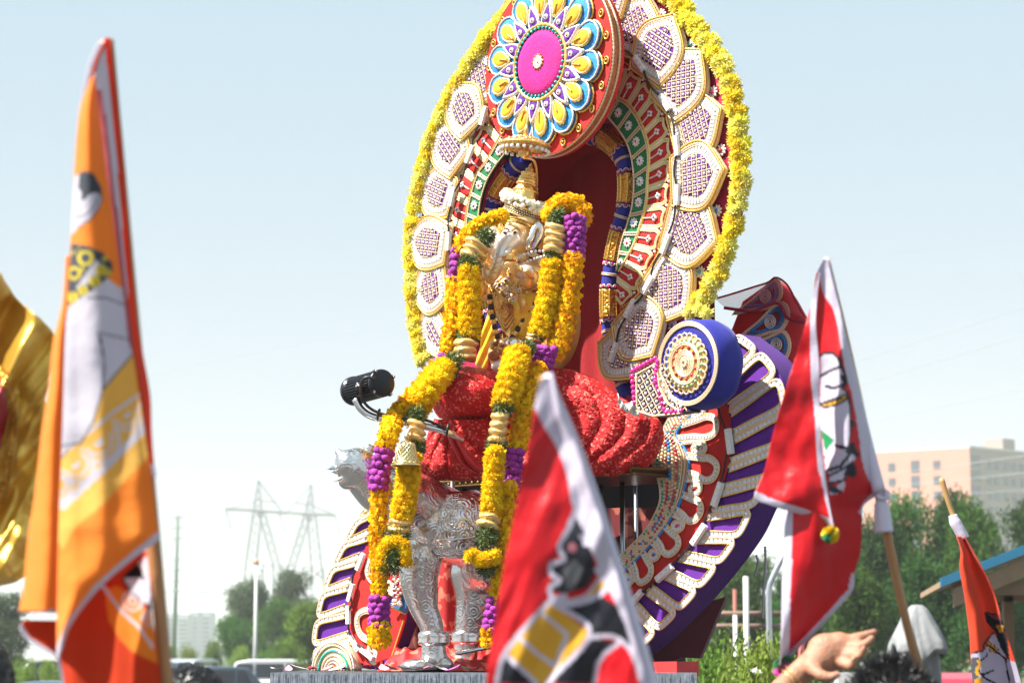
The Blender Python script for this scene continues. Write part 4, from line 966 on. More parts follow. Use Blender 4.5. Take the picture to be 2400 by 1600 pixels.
for j in range(20):
    for i in range(NX):
        s_ = i / (NX - 1); dip = 14 * math.sin(PI * s_) * j / 19 + (3 * abs(math.sin(s_ * PI * 7)) if j == 19 else 0)
        vs.append(on_ellipsoid(L_[j][0] * (1 - s_) + R_[j][0] * s_, L_[j][1] * (1 - s_) + R_[j][1] * s_ + dip, cb, rb))
mb = MB(); mb.add(vs, [(j * NX + i, j * NX + i + 1, (j + 1) * NX + i + 1, (j + 1) * NX + i) for j in range(19) for i in range(NX - 1)])
sb = mb.build('saddle_cloth', chased_metal('chased_saddle', (.84, .82, .79), .22, 22, 55, .4), ms); so2 = sb.modifiers.new('thick', 'SOLIDIFY'); so2.thickness = .012; so2.offset = 0
mb = MB(); G = lambda i, j: vs[j * NX + i]
rope(mb, [G(i, 19) + Vector((0, -.006, 0)) for i in range(NX)], .008); rope(mb, [G(i, 14) + Vector((0, -.006, 0)) for i in range(4, NX - 4)], .005); rope(mb, [G(4, j) + Vector((0, -.006, 0)) for j in range(15)], .005); rope(mb, [G(NX - 5, j) + Vector((0, -.006, 0)) for j in range(15)], .005)
for i in range(7):
    c = G(2 + i * 4, 17) + Vector((0, -.006, 0))
    for r in (.022, .014, .006): rope(mb, [c + Vector((r * math.cos(t), -.001, r * math.sin(t))) for t in np.linspace(PI, 2 * PI, 12)], .0036)
for (i, j, r) in ((12, 5, .03), (17, 5, .03), (14, 9, .035), (10, 10, .028), (19, 10, .028), (14, 3, .024)):
    c = G(i, j) + Vector((0, -.006, 0)); rope(mb, [c + Vector((r * (1 - t / 9) * math.cos(t * 1.5 + i), 0, r * (1 - t / 9) * math.sin(t * 1.5 + i))) for t in np.linspace(0, 8, 34)], .0048)
mb.build('raised_scrollwork', PSILV, sb)

# ------------------------------------------------------------ the gilded elephant headed statue
YD = 10.02; kd = K(YD)
st = thing('seated_statue', P(1200, 870, YD), 'gilded elephant headed statue seated under a small gold umbrella', 'statue')
ND = PA.n
sculpt('body', [E(1212, 700, YD, 60, 78, 52), E(1228, 742, YD - .06, 58, 62, 56), E(1215, 640, YD, 66, 34, 44), E(1212, 610, YD, 30, 28, 28),
    E(1218, 548, YD - .05, 40, 44, 40), E(1200, 556, YD - .10, 27, 30, 28), E(1222, 525, YD - .03, 40, 30, 38),
    T('1196,560 1181,580 1173,600 1165,628 1154,650 1141,648 1138,630', [YD - .14, YD - .18, YD - .2, YD - .2, YD - .2, YD - .2, YD - .2], [26, 20, 16.5, 14.5, 13.5, 12, 9]),
    T('1272,640 1290,690 1262,668 1242,650', [YD, YD - .05, YD - .14, YD - .2], [20, 19, 15, 12]), T('1160,640 1140,690 1128,668', [YD, YD - .04, YD - .12], [19, 17, 13]),
    T('1262,620 1288,600 1296,560', [YD, YD + .02, YD - .02], [16, 15, 12]), T('1170,620 1140,612 1134,594', [YD, YD, YD - .04], [15, 14, 12]),
    E(1210, 828, YD - .1, 70, 40, 60)], SGOLD, st, .006, 4)
# ears, eyes, tusk, crown
def leaf_plate(pts, Y0, bulge, name, m, parent, thick=.008):
    p = [P(x, y, Y0) for x, y in smooth_curve(pts, 40, True)]; c = sum(p, Vector()) / len(p); mb = MB()
    vs = []; 
    for s_, b in ((1, 0), (.8, .5), (.5, .9)): vs += [c + (q - c) * s_ + Vector((-.6, -.8, 0)) * bulge * b for q in p]
    vs.append(c + Vector((-.6, -.8, 0)) * bulge)
    fs = [(j * 40 + i, j * 40 + (i + 1) % 40, (j + 1) * 40 + (i + 1) % 40, (j + 1) * 40 + i) for j in range(2) for i in range(40)] + [(80 + i, 80 + (i + 1) % 40, 120) for i in range(40)]
    mb.add(vs, fs); rope(mb, p, .005, 0, True); o = mb.build(name, m, parent); s2 = o.modifiers.new('thick', 'SOLIDIFY'); s2.thickness = thick; return o
leaf_plate(pxs('1252,534 1266,520 1276,530 1270,556 1256,580 1240,588 1238,572 1248,554'), YD - .13, .03, 'ear', PSILV, st)
leaf_plate(pxs('1268,540 1284,535 1296,552 1292,582 1274,590 1262,572'), YD, .015, 'ear', PGOLD, st)
leaf_plate(pxs('1180,535 1172,520 1168,535 1170,560 1178,580 1186,560'), YD + .02, .01, 'ear', PGOLD, st)
DARK = mat('dark_enamel', (.02, .018, .02), .25, coat=.6)
for x, y, Y in ((1208, 545, YD - .178), (1184, 545, YD - .176)):
    mb = MB(); ball(mb, P(x, y, Y), .0095, 0, 10, 6, None, (1.35, .6, .6)); e = mb.build('eye', V['beige'], st); mb = MB(); ball(mb, P(x - 1, y, Y - .005), .0064, 0, 8, 5); mb.build('pupil', DARK, e)
    mb = MB(); tube(mb, smooth_curve(PP('%d,%d %d,%d %d,%d' % (x - 9, y - 4, x, y - 10, x + 10, y - 5), Y - .002), 10), .0042, 5); mb.build('brow', V['rust'], e)
mb = MB(); tube(mb, PP('1196,582 1188,592 1180,600', [YD - .2, YD - .23, YD - .25]), [.012, .009, .002], 8); mb.build('tusk', V['pearl'], st)
mb = MB(); lathe(mb, [(.030, -.012), (.032, 0), (.026, .014), (.010, .024), (0, .027)], Matrix.Translation(P(1193, 604, YD - .21)), 20, 0, lambda a, z: 1 + .05 * math.sin(a * 12)); mb.build('tusk_cap', PGOLD, st)
ax = (P(1246, 380, YD) - P(1222, 500, YD)).normalized(); MC = Matrix.Translation(P(1222, 500, YD)) @ ax.to_track_quat('Z', 'Y').to_matrix().to_4x4()
k = kd; cr = lathe(MB(), [(38 * k, -8 * k), (37 * k, 10 * k), (33 * k, 24 * k), (31 * k, 40 * k), (30 * k, 52 * k), (25 * k, 64 * k), (19 * k, 70 * k), (23 * k, 73 * k), (24 * k, 80 * k), (20 * k, 85 * k), (15 * k, 87 * k), (19 * k, 90 * k), (19 * k, 96 * k), (14 * k, 100 * k), (9 * k, 103 * k), (11 * k, 107 * k), (6 * k, 112 * k), (4 * k, 118 * k), (0, 126 * k)], MC, 32).build('crown', GOLDM, st)
mb = MB()
for z, r in ((71, 24), (86, 19.5), (97, 17), (54, 29), (12, 38)): rope(mb, [MC @ Vector((r * k * math.cos(t), r * k * math.sin(t), z * k)) for t in np.linspace(0, 2 * PI, 30, endpoint=False)], .006, 0, True)
mb.build('beaded_ring', PGOLD, cr)
bx = (ax + Vector((-.30, 0, .0))).normalized() * 1; ax2 = Vector((.36, -.25, .9)).normalized(); MB2 = Matrix.Translation(P(1224, 494, YD - .02)) @ ax2.to_track_quat('Z', 'Y').to_matrix().to_4x4()
mb = MB(); lathe(mb, [(42 * k, -10 * k), (43 * k, -8 * k), (42 * k, 10 * k), (40 * k, 11 * k), (36 * k, 6 * k)], MB2, 40); bdn = mb.build('crown_band', mat('black_velvet_band', (.02, .02, .035), .6), st)
mb = MB()
for j in range(3):
    for i in range(44):
        a = 2 * PI * (i + .5 * (j % 2)) / 44; c = MB2 @ Vector((43.5 * k * math.cos(a), 43.5 * k * math.sin(a), (-6 + 5.5 * j) * k)); rd = (c - MB2.translation).normalized()
        mb.add([c + Vector((0, 0, 2.6 * k)), c + rd.cross(Vector((0, 0, 1))) * 2.6 * k, c - Vector((0, 0, 2.6 * k)), c - rd.cross(Vector((0, 0, 1))) * 2.6 * k, c + rd * .003], [(0, 1, 4), (1, 2, 4), (2, 3, 4), (3, 0, 4)])
for z in (-10, 10): rope(mb, [MB2 @ Vector((44 * k * math.cos(t), 44 * k * math.sin(t), z * k)) for t in np.linspace(0, 2 * PI, 40, endpoint=False)], .0045, 0, True)
mb.build('filigree', SGOLD, bdn)
mb = MB(); 
for s_ in range(3):
    rope(mb, smooth_curve(PP('1178,%d 1192,%d 1215,%d 1240,%d 1262,%d' % (500 + s_ * 6, 508 + s_ * 5, 513 + s_ * 4.5, 524 + s_ * 4, 536 + s_ * 4), [YD - .10, YD - .13, YD - .145, YD - .125, YD - .09]), 30), .0062, s_ % 2)
mb.build('forehead_band', pick('rust', 'gold'), st)
# dhoti and ornaments
YDH = mat('yellow_silk', (.82, .50, .02), .4, sheen=.3, ns=12, na=.2, bump=.5, bs=30)
cbe = P(1228, 735, YD - .05); rbe = (66 * kd, 66 * kd, 82 * kd)
def drape(pts_l, pts_r, name, m, parent, c=cbe, r=rbe, nj=24, ni=24, rip=.004, fr=9):
    L_ = smooth_curve(pxs(pts_l), nj); R_ = smooth_curve(pxs(pts_r), nj); vs = []
    for j in range(nj):
        for i in range(ni):
            s_ = i / (ni - 1); p = on_ellipsoid(L_[j][0] * (1 - s_) + R_[j][0] * s_, L_[j][1] * (1 - s_) + R_[j][1] * s_, c, r)
            vs.append(p + (p - c).normalized() * rip * math.sin(s_ * fr + j * .6))
    mb = MB(); mb.add(vs, [(j * ni + i, j * ni + i + 1, (j + 1) * ni + i + 1, (j + 1) * ni + i) for j in range(nj - 1) for i in range(ni - 1)])
    o = mb.build(name, m, parent); s2 = o.modifiers.new('thick', 'SOLIDIFY'); s2.thickness = .005; return o
drape('1240,655 1215,690 1200,730 1195,800', '1288,650 1292,700 1292,760 1270,815', 'yellow_silk', YDH, st)
drape('1150,690 1140,740 1128,800 1112,866', '1172,690 1164,740 1154,800 1142,862', 'silk_end', YDH, st, P(1180, 770, YD - .02), (80 * kd, 70 * kd, 130 * kd), rip=.006)
mb = MB(); 
def beads(mb, line, Y, r, mi=0, alt=None, n=None):
    q = smooth_curve(PP(line, Y), 80); q = resample(q, step=r * 2.05)
    for i, p in enumerate(q): ball(mb, p, r, mi if alt is None or i % 2 else alt, 6, 4)
Yn = YD - .145
neck = [('1212,604 1236,594 1260,588 1283,590', .0075), ('1153,664 1166,668 1178,664 1194,646 1217,614', .0075), ('1168,672 1186,662 1210,634 1240,612 1284,598', .007), ('1166,705 1189,687 1230,668 1272,672', .008), ('1160,690 1184,700 1224,682 1275,660', .007)]
for i, (l, r) in enumerate(neck):
    mb = MB(); beads(mb, l, Yn - .01 * (i % 2), r, 0, 1 if i % 2 else None); mb.build('necklace', pick('pearl', 'copper'), st, kind=None)
mb = MB()
for s_ in range(7):
    o_ = s_ * 5; rope(mb, smooth_curve(PP('%d,%d %d,%d %d,%d %d,%d' % (1192 + o_, 672 + o_ * 1.3, 1220, 668 + o_ * 1.2, 1248, 662 + o_ * 1.1, 1284, 662 + o_), YD - .15), 30), .0058, s_ % 3)
mb.build('jewelled_belt', pick('gold', 'copper', 'beige'), st)
def medal(x, y, Y, r, parent, name='pendant', m=None):
    k = K(Y); M = Matrix.Translation(P(x, y, Y)) @ (PA.n).to_track_quat('Z', 'Y').to_matrix().to_4x4(); mb = MB()
    for q in (1, .75, .5, .28): rope(mb, [M @ Vector((q * r * k * math.cos(t), q * r * k * math.sin(t), .004)) for t in np.linspace(0, 2 * PI, 22, endpoint=False)], .0042, 0, True)
    lathe(mb, [(r * k, 0), (r * k * .9, .006), (0, .008)], M, 20)
    for i in range(14): a = 2 * PI * i / 14; ball(mb, M @ Vector((1.12 * r * k * math.cos(a), 1.12 * r * k * math.sin(a), .003)), .0045, 0, 6, 4)
    return mb.build(name, m or PGOLD, parent)
medal(1168, 708, Yn - .02, 14, st); medal(1219, 712, Yn - .02, 19, st); medal(1192, 726, Yn - .02, 13, st, m=V['copper']); medal(1200, 640, Yn - .01, 12, st)
# apron plate narrowing to a point
mb = MB(); o = [P(x, y, YD - .16) for x, y in pxs('1152,668 1160,720 1168,752 1184,780 1196,768 1216,735 1208,716 1182,702')]
mb.add(o + [sum(o, Vector()) / 8 + Vector((-.01, -.014, 0))], [(i, (i + 1) % 8, 8) for i in range(8)])
for s_ in (1, .8, .6, .4): c = sum(o, Vector()) / 8; rope(mb, [c + (q - c) * s_ + Vector((-.004, -.012, 0)) * (1 - s_) * 1.6 for q in o], .005, 0, True)
ap = mb.build('apron_plate', GOLDM, st); s2 = ap.modifiers.new('thick', 'SOLIDIFY'); s2.thickness = .006
BKG = V['wire']
for line in ('1148,690 1150,720 1156,752 1164,782 1172,806', '1280,664 1262,696 1242,726 1222,756 1204,786 1190,806'):
    mb = MB(); q = resample(smooth_curve(PP(line, YD - .155), 60), step=.021)
    for i in range(len(q) - 1):
        tube(mb, [q[i], (q[i] + q[i + 1]) / 2, q[i] + (q[i + 1] - q[i]) * .96], [.010, .0125, .010], 8, i % 2)
    mb.build('bead_strand', [BKG, PGOLD], st)
mb = MB(); rng = random.Random(5)
for i in range(70):
    x, y = rng.uniform(1152, 1260), rng.uniform(800, 822); y -= (x - 1152) * .08; ball(mb, P(x, y, YD - .17 - rng.uniform(0, .03)), rng.uniform(.006, .012), i % 3, 6, 4)
mb.build('anklet_bells', pick('gold', 'beige', 'copper'), st, kind='stuff')
for x, y, r, m in ((1158, 834, 15, V['copper']), (1170, 858, 16, V['pearl']), (1206, 806, 20, PSILV)):
    mb = MB(); ball(mb, P(x, y, YD - .2), r * kd, 0, 14, 9, None, (1.15 if r == 20 else 1, 1, .8)); mb.build('offering_ball' if r < 20 else 'foot', m, st)
# trunk rings, tilak, and the mass of small ornaments over chest and shoulders
mb = MB()
for (x, y, r, Y) in ((1183, 577, 20, .16), (1178, 590, 18, .185), (1174, 603, 16.5, .2), (1170, 616, 15.5, .2), (1166, 628, 14.8, .2), (1161, 640, 14.2, .2)):
    c = P(x, y, YD - Y); tube(mb, [c + Vector((r * kd * 1.02 * math.cos(t), r * kd * 1.02 * math.sin(t), .25 * r * kd * math.cos(t))) for t in np.linspace(0, 2 * PI, 22, endpoint=False)], .0030, 5, 0, True)
mb.build('trunk_rings', SGOLD, st)
mb = MB(); rng = random.Random(9)
for i in range(260):
    t = rng.random(); x = 1150 + 130 * t + rng.uniform(-6, 6); y = 640 + 90 * rng.random() + 18 * math.sin(PI * t)
    try: p = on_ellipsoid(x, y, P(1214, 690, YD - .03), (70 * kd, 72 * kd, 98 * kd))
    except Exception: continue
    d = (p - P(1214, 690, YD + .1)).normalized(); r = rng.uniform(.006, .013); M = Matrix.Translation(p + d * .004) @ d.to_track_quat('Z', 'Y').to_matrix().to_4x4()
    lathe(mb, [(r, -.002), (r * .9, .003), (r * .4, .005), (0, .0055)], M, 9, rng.choice((0, 0, 0, 1, 2))); ball(mb, M @ Vector((0, 0, .005)), r * .35, rng.choice((1, 3, 4, 0)), 6, 4)
mb.build('small_ornaments', pick('gold', 'pearl', 'beige', 'gem_r', 'gem_g'), st, kind='stuff')
for off in range(4):
    mb = MB(); o_ = off * 9; beads(mb, '%d,%d 1180,%d 1215,%d 1250,%d %d,%d' % (1154 - off, 640 + o_, 668 + o_ * 1.1, 672 + o_ * 1.2, 648 + o_ * 1.3, 1280, 618 + o_ * 1.8), YD - .142, .0062, 0, 1 if off % 2 else None); mb.build('necklace', [V[('gold', 'pearl', 'copper', 'gold')[off]], V['pearl']], st)
for x, y, Y in ((1150, 655, -.22), (1138, 628, -.2)): medal(x, y, YD + Y, 9, st, 'trunk_jewel', PGOLD)
mb = MB()
for i in range(9): rope(mb, smooth_curve(PP('%d,%d %d,%d %d,%d' % (1238 + i * 4, 600 + i, 1250 + i * 4, 592 + i * 2, 1262 + i * 3, 606 + i * 2), YD - .12), 12), .005, i % 2)
mb.build('shoulder_chain', pick('pearl', 'gold'), st)
# hands with what they hold
def hand(c, d, up, s_, name, parent, m, curl=.6):
    d = Vector(d).normalized(); up = Vector(up); up = (up - d * up.dot(d)).normalized(); sd_ = d.cross(up); parts = [('e', c, (.030 * s_, .026 * s_, .034 * s_))]
    for i in range(4):
        b = c + d * .026 * s_ + sd_ * (i - 1.5) * .014 * s_; L = (.030, .036, .034, .026)[i] * s_
        parts.append(('t', [c + sd_ * (i - 1.5) * .010 * s_, b, b + d * L * .6 + up * L * .35 * curl, b + d * L * .8 + up * L * curl], [.0085 * s_, .0082 * s_, .0074 * s_, .006 * s_]))
    parts.append(('t', [c - sd_ * .016 * s_, c - sd_ * .032 * s_ + d * .012 * s_, c - sd_ * .034 * s_ + d * .034 * s_ + up * .01], [.010 * s_, .009 * s_, .007 * s_])); return sculpt(name, parts, m, parent, .0036, 3)
hand(P(1124, 672, YD - .16), (-.1, -.1, 1), PA.n, 1.25, 'hand', st, PGOLD, .3); hand(P(1240, 652, YD - .22), (-.8, -.5, .25), (0, 0, 1), 1.25, 'hand', st, PGOLD)
hand(P(1137, 596, YD - .08), (0, -.2, 1), (.7, -.6, 0), 1.0, 'hand', st, PGOLD); hand(P(1296, 556, YD - .05), (0, -.2, 1), (-.7, -.6, 0), 1.0, 'hand', st, PGOLD)
mb = MB(); M = Matrix.Translation(P(1232, 638, YD - .24)) @ Matrix.Scale(.78, 4); lathe(mb, [(0, -.036), (.03, -.032), (.046, -.012), (.048, 0), (.042, .020), (.026, .034), (0, .040)], M, 28, 0, lambda a, z: 1 + (.04 * math.sin(a * 12) if z < 0 else .015 * math.sin(a * 12))); mb.build('bowl', mat('brushed_silver', (.80, .76, .70), .42, .7, ns=60, na=.15), st)
mb = MB(); M = Matrix.Translation(P(1156, 575, YD - .10)); lathe(mb, [(.012, -.06), (.016, -.03), (.030, -.02), (.032, .0), (.028, .012), (.031, .02), (.026, .05), (.016, .074), (.005, .088), (0, .09)], M, 20); mb.build('finial', SGOLD, st)
mb = MB(); M = Matrix.Translation(P(1290, 524, YD - .08)); lathe(mb, [(.010, -.07), (.020, -.03), (.026, 0), (.022, .02), (.010, .045), (0, .05)], M, 18); mb.build('finial', SGOLD, st)
# gold backplate and drape behind
mb = MB(); puff(mb, Plane(1300, 760, YD + .14, YAW), [(a * .155, b * .20) for a, b in circ(1, 40)], 0, .03); o = mb.build('back_cushion', mat('old_gold_cloth', (.46, .22, .04), .5, .3, ns=20, na=.3, bump=.4, bs=30), st)

# white jasmine string round the crown
JA = mat('jasmine', (.86, .83, .66), .55, ns=40, na=.08, rnd=.06)
JM = shaggy_flower(.015, 12, 'jasmine_flower', JA, 1.5, 3)
JB = ball(MB(), (0, 0, 0), .0105, 0, 7, 5, None, (1, 1, 1.25)).mesh('jasmine_flower', JA)
ja = thing('jasmine_string', P(1226, 470, YD), 'string of cream jasmine buds wound round the crown of the statue', 'flower string')
MJ = Matrix.Translation(P(1228, 474, YD - .01)) @ ax2.to_track_quat('Z', 'Y').to_matrix().to_4x4()
for i in range(190):
    a = random.uniform(0, 2 * PI); b = random.uniform(0, 2 * PI); q = MJ @ Vector(((46 + 10 * math.cos(b)) * kd * math.cos(a), (46 + 10 * math.cos(b)) * kd * math.sin(a), (11 * math.sin(b)) * kd))
    ob('jasmine_flower', JB if i % 2 else JM, ja, Matrix.Translation(q) @ Matrix.Rotation(random.uniform(0, 6), 4, (random.random(), random.random(), 1)))
# the small gold umbrella
um = thing('gold_umbrella', P(1230, 340, YD), 'small gilded umbrella with a beaded rim above the crown', 'umbrella')
MU = Matrix.Translation(P(1230, 342, YD - .08)) @ Matrix.Rotation(R(5), 4, 'Y'); ru = 60 * kd
lathe(MB(), [(0, .045), (ru * .15, .043), (ru * .45, .036), (ru * .75, .024), (ru * .95, .008), (ru, 0), (ru * .98, -.014), (ru * .9, -.006), (ru * .6, .012), (ru * .2, .024), (0, .026)], MU, 40, 0, lambda a, z: 1 + .012 * math.sin(a * 24)).build('canopy', GOLDM, um)
mb = MB(); rope(mb, [MU @ Vector((ru * 1.01 * math.cos(t), ru * 1.01 * math.sin(t), 0)) for t in np.linspace(0, 2 * PI, 40, endpoint=False)], .007, 0, True)
for i in range(24): a = 2 * PI * i / 24; ball(mb, MU @ Vector((ru * .97 * math.cos(a), ru * .97 * math.sin(a), -.022)), .0085, 1, 7, 5)
for i in range(14): a = 2 * PI * i / 14; ball(mb, MU @ Vector((ru * .62 * math.cos(a), ru * .62 * math.sin(a), .006)), .010, 1, 7, 5)
mb.build('rim_beads', [PGOLD, V['pearl']], um)
mb = MB(); lathe(mb, [(0, -.055), (.012, -.05), (.024, -.036), (.026, -.02), (.014, -.006), (.010, .02)], MU, 16); tube(mb, [MU @ Vector((0, 0, .04)), MU @ Vector((0, 0, .075)), MU @ Vector((0, 0, .095))], [.012, .008, .002], 10); mb.build('finial', PGOLD, um)
mb = MB(); tube(mb, smooth_curve([MU @ Vector((0, 0, -.05)), P(1252, 378, YD - .04), P(1258, 420, YD + .02), P(1256, 500, YD + .07)], 20), .006, 8); mb.build('stem', PGOLD, um)

# ------------------------------------------------------------ red crinkled cloth over the lap
RC_ = mat('crinkled_red_cloth', (.50, .005, .008), .5, sheen=0, ns=120, na=.35, bump=.8, bs=130, spec=.3)
def specks(m, scale, amount, col):
    """small sequins and thread ends with their glint painted into the colour"""
    t = m.node_tree; b = t.nodes['Principled BSDF']; src = b.inputs['Base Color'].links[0].from_socket; tc = t.nodes.new('ShaderNodeTexCoord')
    v = t.nodes.new('ShaderNodeTexVoronoi'); v.inputs['Scale'].default_value = scale; t.links.new(tc.outputs['Object'], v.inputs['Vector']); sx = t.nodes.new('ShaderNodeSeparateColor'); t.links.new(v.outputs['Color'], sx.inputs[0])
    g = t.nodes.new('ShaderNodeMath'); g.operation = 'GREATER_THAN'; g.inputs[1].default_value = 1 - amount; t.links.new(sx.outputs[0], g.inputs[0])
    mx = t.nodes.new('ShaderNodeMix'); mx.data_type = 'RGBA'; mx.inputs[7].default_value = (*col, 1); t.links.new(g.outputs[0], mx.inputs[0]); t.links.new(src, mx.inputs[6]); t.links.new(mx.outputs[2], b.inputs['Base Color'])
specks(RC_, 120, .15, (.78, .15, .11))  # brighter cells paint the sequin glints into the red
YC = 9.78
rc = thing('red_cloth', P(1260, 1110, YC), 'crinkled red sequinned cloth draped in folds over the lap of the statue', 'cloth')
k = K(YC)
sculpt('drapery', [E(1092, 928, YC - .02, 80, 50, 60, .12), E(1130, 960, YC, 60, 50, 50), E(1180, 935, YC + .02, 90, 60, 70), E(1260, 960, YC - .02, 110, 95, 80), E(1060, 1060, YC - .02, 70, 50, 55), E(1110, 1060, YC - .04, 62, 55, 55), E(1370, 990, YC + .0, 104, 100, 60), E(1430, 1024, YC - .04, 80, 70, 60), E(1210, 1070, YC - .02, 110, 50, 60), E(1330, 1085, YC - .12, 130, 36, 60)], RC_, rc, .008, 5, [('CLOUDS', .03, .014), ('CLOUDS', .010, .009)])
def swathe(name, Ls, Rs, depth, step=2.6):
    """crinkled cloth surface between two traced edges, at its own depth"""
    L_, R_ = np.array(smooth_curve(pxs(Ls), 120)), np.array(smooth_curve(pxs(Rs), 120)); L_ = L_[np.argsort(L_[:, 1])]; R_ = R_[np.argsort(R_[:, 1])]
    y0, y1 = max(L_[0, 1], R_[0, 1]), min(L_[-1, 1], R_[-1, 1]); ny = int((y1 - y0) / step); nx = int(max(R_[:, 0].max() - L_[:, 0].min(), 40) / step); vs = []
    for j in range(ny):
        y = y0 + (y1 - y0) * j / (ny - 1); a, b = np.interp(y, L_[:, 1], L_[:, 0]), np.interp(y, R_[:, 1], R_[:, 0])
        for i in range(nx):
            s_ = i / (nx - 1); x = a + (b - a) * s_; Y = depth(x, y, s_, j / (ny - 1)); q = Vector((x / 7, y / 7, 2)); w_ = abs(noise.noise(q)) * .9 + abs(noise.noise(q * 2.3)) * .5
            p = P(x, y, Y - .010 * w_); p.z += .003 * noise.noise(q * 1.4); vs.append(p)
    mb = MB(); mb.add(vs, [(j * nx + i, j * nx + i + 1, (j + 1) * nx + i + 1, (j + 1) * nx + i) for j in range(ny - 1) for i in range(nx - 1)]); o = mb.build(name, RC_, rc); o.modifiers.new('thick', 'SOLIDIFY').thickness = .008; return o
def ridge(f): 
    f = f % 1; return math.sin(PI * f) ** .75
def d_right(x, y, s_, t):
    t2 = (y - 868) / 245; ph = (x - 1236 - 118 * math.sin(PI * min(1, max(0, t2)) ** .9) * min(1, (x - 1200) / 160)) / 56 + .12 * noise.noise((x / 50, y / 50, 7))
    e = math.sin(PI * min(1, max(0, s_)) * .5 + PI * .5 * (s_ > .5) * 0); edge_ = math.sqrt(max(0, 1 - (max(0, s_ - .55) / .47) ** 2)); cap = math.sqrt(max(0, 1 - (max(0, .30 - t) / .32) ** 2)); bt = math.sqrt(max(0, 1 - (max(0, t - .78) / .24) ** 2))
    return YC - .02 - .18 * (x - 1240) / 300 - .13 * min(edge_, cap, bt) - .021 * ridge(ph) * min(1, edge_ + .2) * (.45 + .55 * min(1, t * 2.5))
swathe('right_folds', '1262,866 1246,900 1238,960 1236,1040 1240,1112', '1300,866 1345,873 1400,896 1450,932 1502,962 1542,986 1552,1028 1532,1074 1500,1098 1440,1112', d_right)
def d_left(x, y, s_, t):
    an = math.atan2(y - 985, x - 1048); ph = an * 2.6 + .15 * noise.noise((x / 30, y / 30, 3)); r_ = math.hypot(x - 1048, y - 985)
    ed = math.sin(PI * min(1, max(0, s_))) ** .5; return YC - .03 - .10 * ed * math.sqrt(max(0, 1 - max(0, t - .75) / .26)) - .021 * ridge(ph) * min(1, r_ / 45)
swathe('left_folds', '1022,982 1006,1020 996,1064 988,1100 1000,1122', '1150,982 1164,1010 1172,1050 1176,1090 1150,1122', d_left)
def d_knee(x, y, s_, t):
    ex, ey = (x - 1094) / 92, (y - 926) / 64; return YC + .06 - .26 * math.sqrt(max(0, 1 - (ex * ex + ey * ey) * .98)) 
swathe('knee_cover', '1080,864 1046,876 1024,904 1016,934 1022,962 1044,984 1080,990', '1100,864 1150,868 1182,900 1190,934 1180,960 1150,982 1100,990', d_knee)
mb = MB(); L_ = smooth_curve(PP('1048,1010 1062,1050 1084,1092 1120,1112', YC - .19), 20); R_ = smooth_curve(PP('1062,1010 1090,1050 1124,1085 1150,1100', YC - .19), 20)
vs = []
for j in range(20):
    for i in range(12): s_ = i / 11; vs.append(Vector(L_[j] * (1 - s_) + R_[j] * s_) + Vector((0, -.012 * math.sin(s_ * 9 + j * .15), 0)))
mb.add(vs, [(j * 12 + i, j * 12 + i + 1, (j + 1) * 12 + i + 1, (j + 1) * 12 + i) for j in range(19) for i in range(11)]); o = mb.build('satin_sash', mat('red_satin', (.50, .012, .016), .35, sheen=.2, ns=10, na=.15), rc); o.modifiers.new('thick', 'SOLIDIFY').thickness = .006
wb = thing('white_ribbon', P(1480, 950, YC - .3), 'crumpled white ribbon lying on the red cloth below the jewelled band', 'ribbon')
mb = MB()
for line, w_ in (('1448,930 1456,948 1474,958 1496,968', 9), ('1462,955 1484,950 1508,962 1520,972', 8)):
    c = smooth_curve(PP(line, YC - .36), 16); vs = []
    for i, p in enumerate(c): w2 = w_ * K(9.4) * (1 + .3 * math.sin(i * 1.7)); vs += [Vector(p) + Vector((0, .01 * math.sin(i), w2)), Vector(p) + Vector((.004, -.018 * math.cos(i * 1.3), 0)), Vector(p) + Vector((0, .0, -w2))]
    mb.add(vs, [(i * 3 + a, i * 3 + a + 1, i * 3 + a + 4, i * 3 + a + 3) for i in range(15) for a in (0, 1)])
o = mb.build('cloth', mat('white_cotton', (.78, .76, .72), .7, bump=.3), wb); o.modifiers.new('thick', 'SOLIDIFY').thickness = .003

# ------------------------------------------------------------ flower garlands
MAR = [shaggy_flower(.026, 120, 'marigold', leaf_mat('marigold_petal_%d' % i, ((.97, .62, .006), (.97, .67, .012), (.95, .56, .004))[i], .08, .008, 60, .12), 1.6, 20 + i, .5, .68) for i in range(3)]
def rose_mesh(r, m, seed):
    rg = random.Random(seed); mb = MB()
    for ring, (n, rr, hh, tilt) in enumerate(((3, .22, .62, .1), (4, .42, .5, .35), (5, .66, .34, .7), (6, .92, .14, 1.0))):
        for k in range(n):
            a0 = 2 * PI * (k + rg.uniform(-.15, .15)) / n + ring; wd = 2 * PI / n * .72; vs = []
            for j in range(3):
                for i in range(4):
                    a = a0 + wd * (i / 3 - .5) * (1 - .25 * (j == 0)); q = rr * (.55 + .25 * j) * (1 + .06 * math.sin(i * 3 + k)); z = hh * (j / 2) * (1.1 - tilt * .5) + (.08 if j == 1 else 0) - (.12 * tilt if j == 2 else 0)
                    vs.append((r * q * math.cos(a), r * q * math.sin(a), r * z))
            mb.add(vs, [(j * 4 + i, j * 4 + i + 1, (j + 1) * 4 + i + 1, (j + 1) * 4 + i) for j in range(2) for i in range(3)])
    return mb.mesh('rose', m)
ROSE = [rose_mesh(.030, leaf_mat('amber_rose_petal_%d' % i, ((.94, .52, .003), (.92, .44, .003), (.94, .60, .006))[i], .08, .01, 60, .15), 40 + i) for i in range(3)]
AMC = mat('magenta_amaranth', (.30, .008, .27), .55, sheen=.2, ns=200, na=.4, rnd=.14, hue=.012, bump=.6, bs=250)
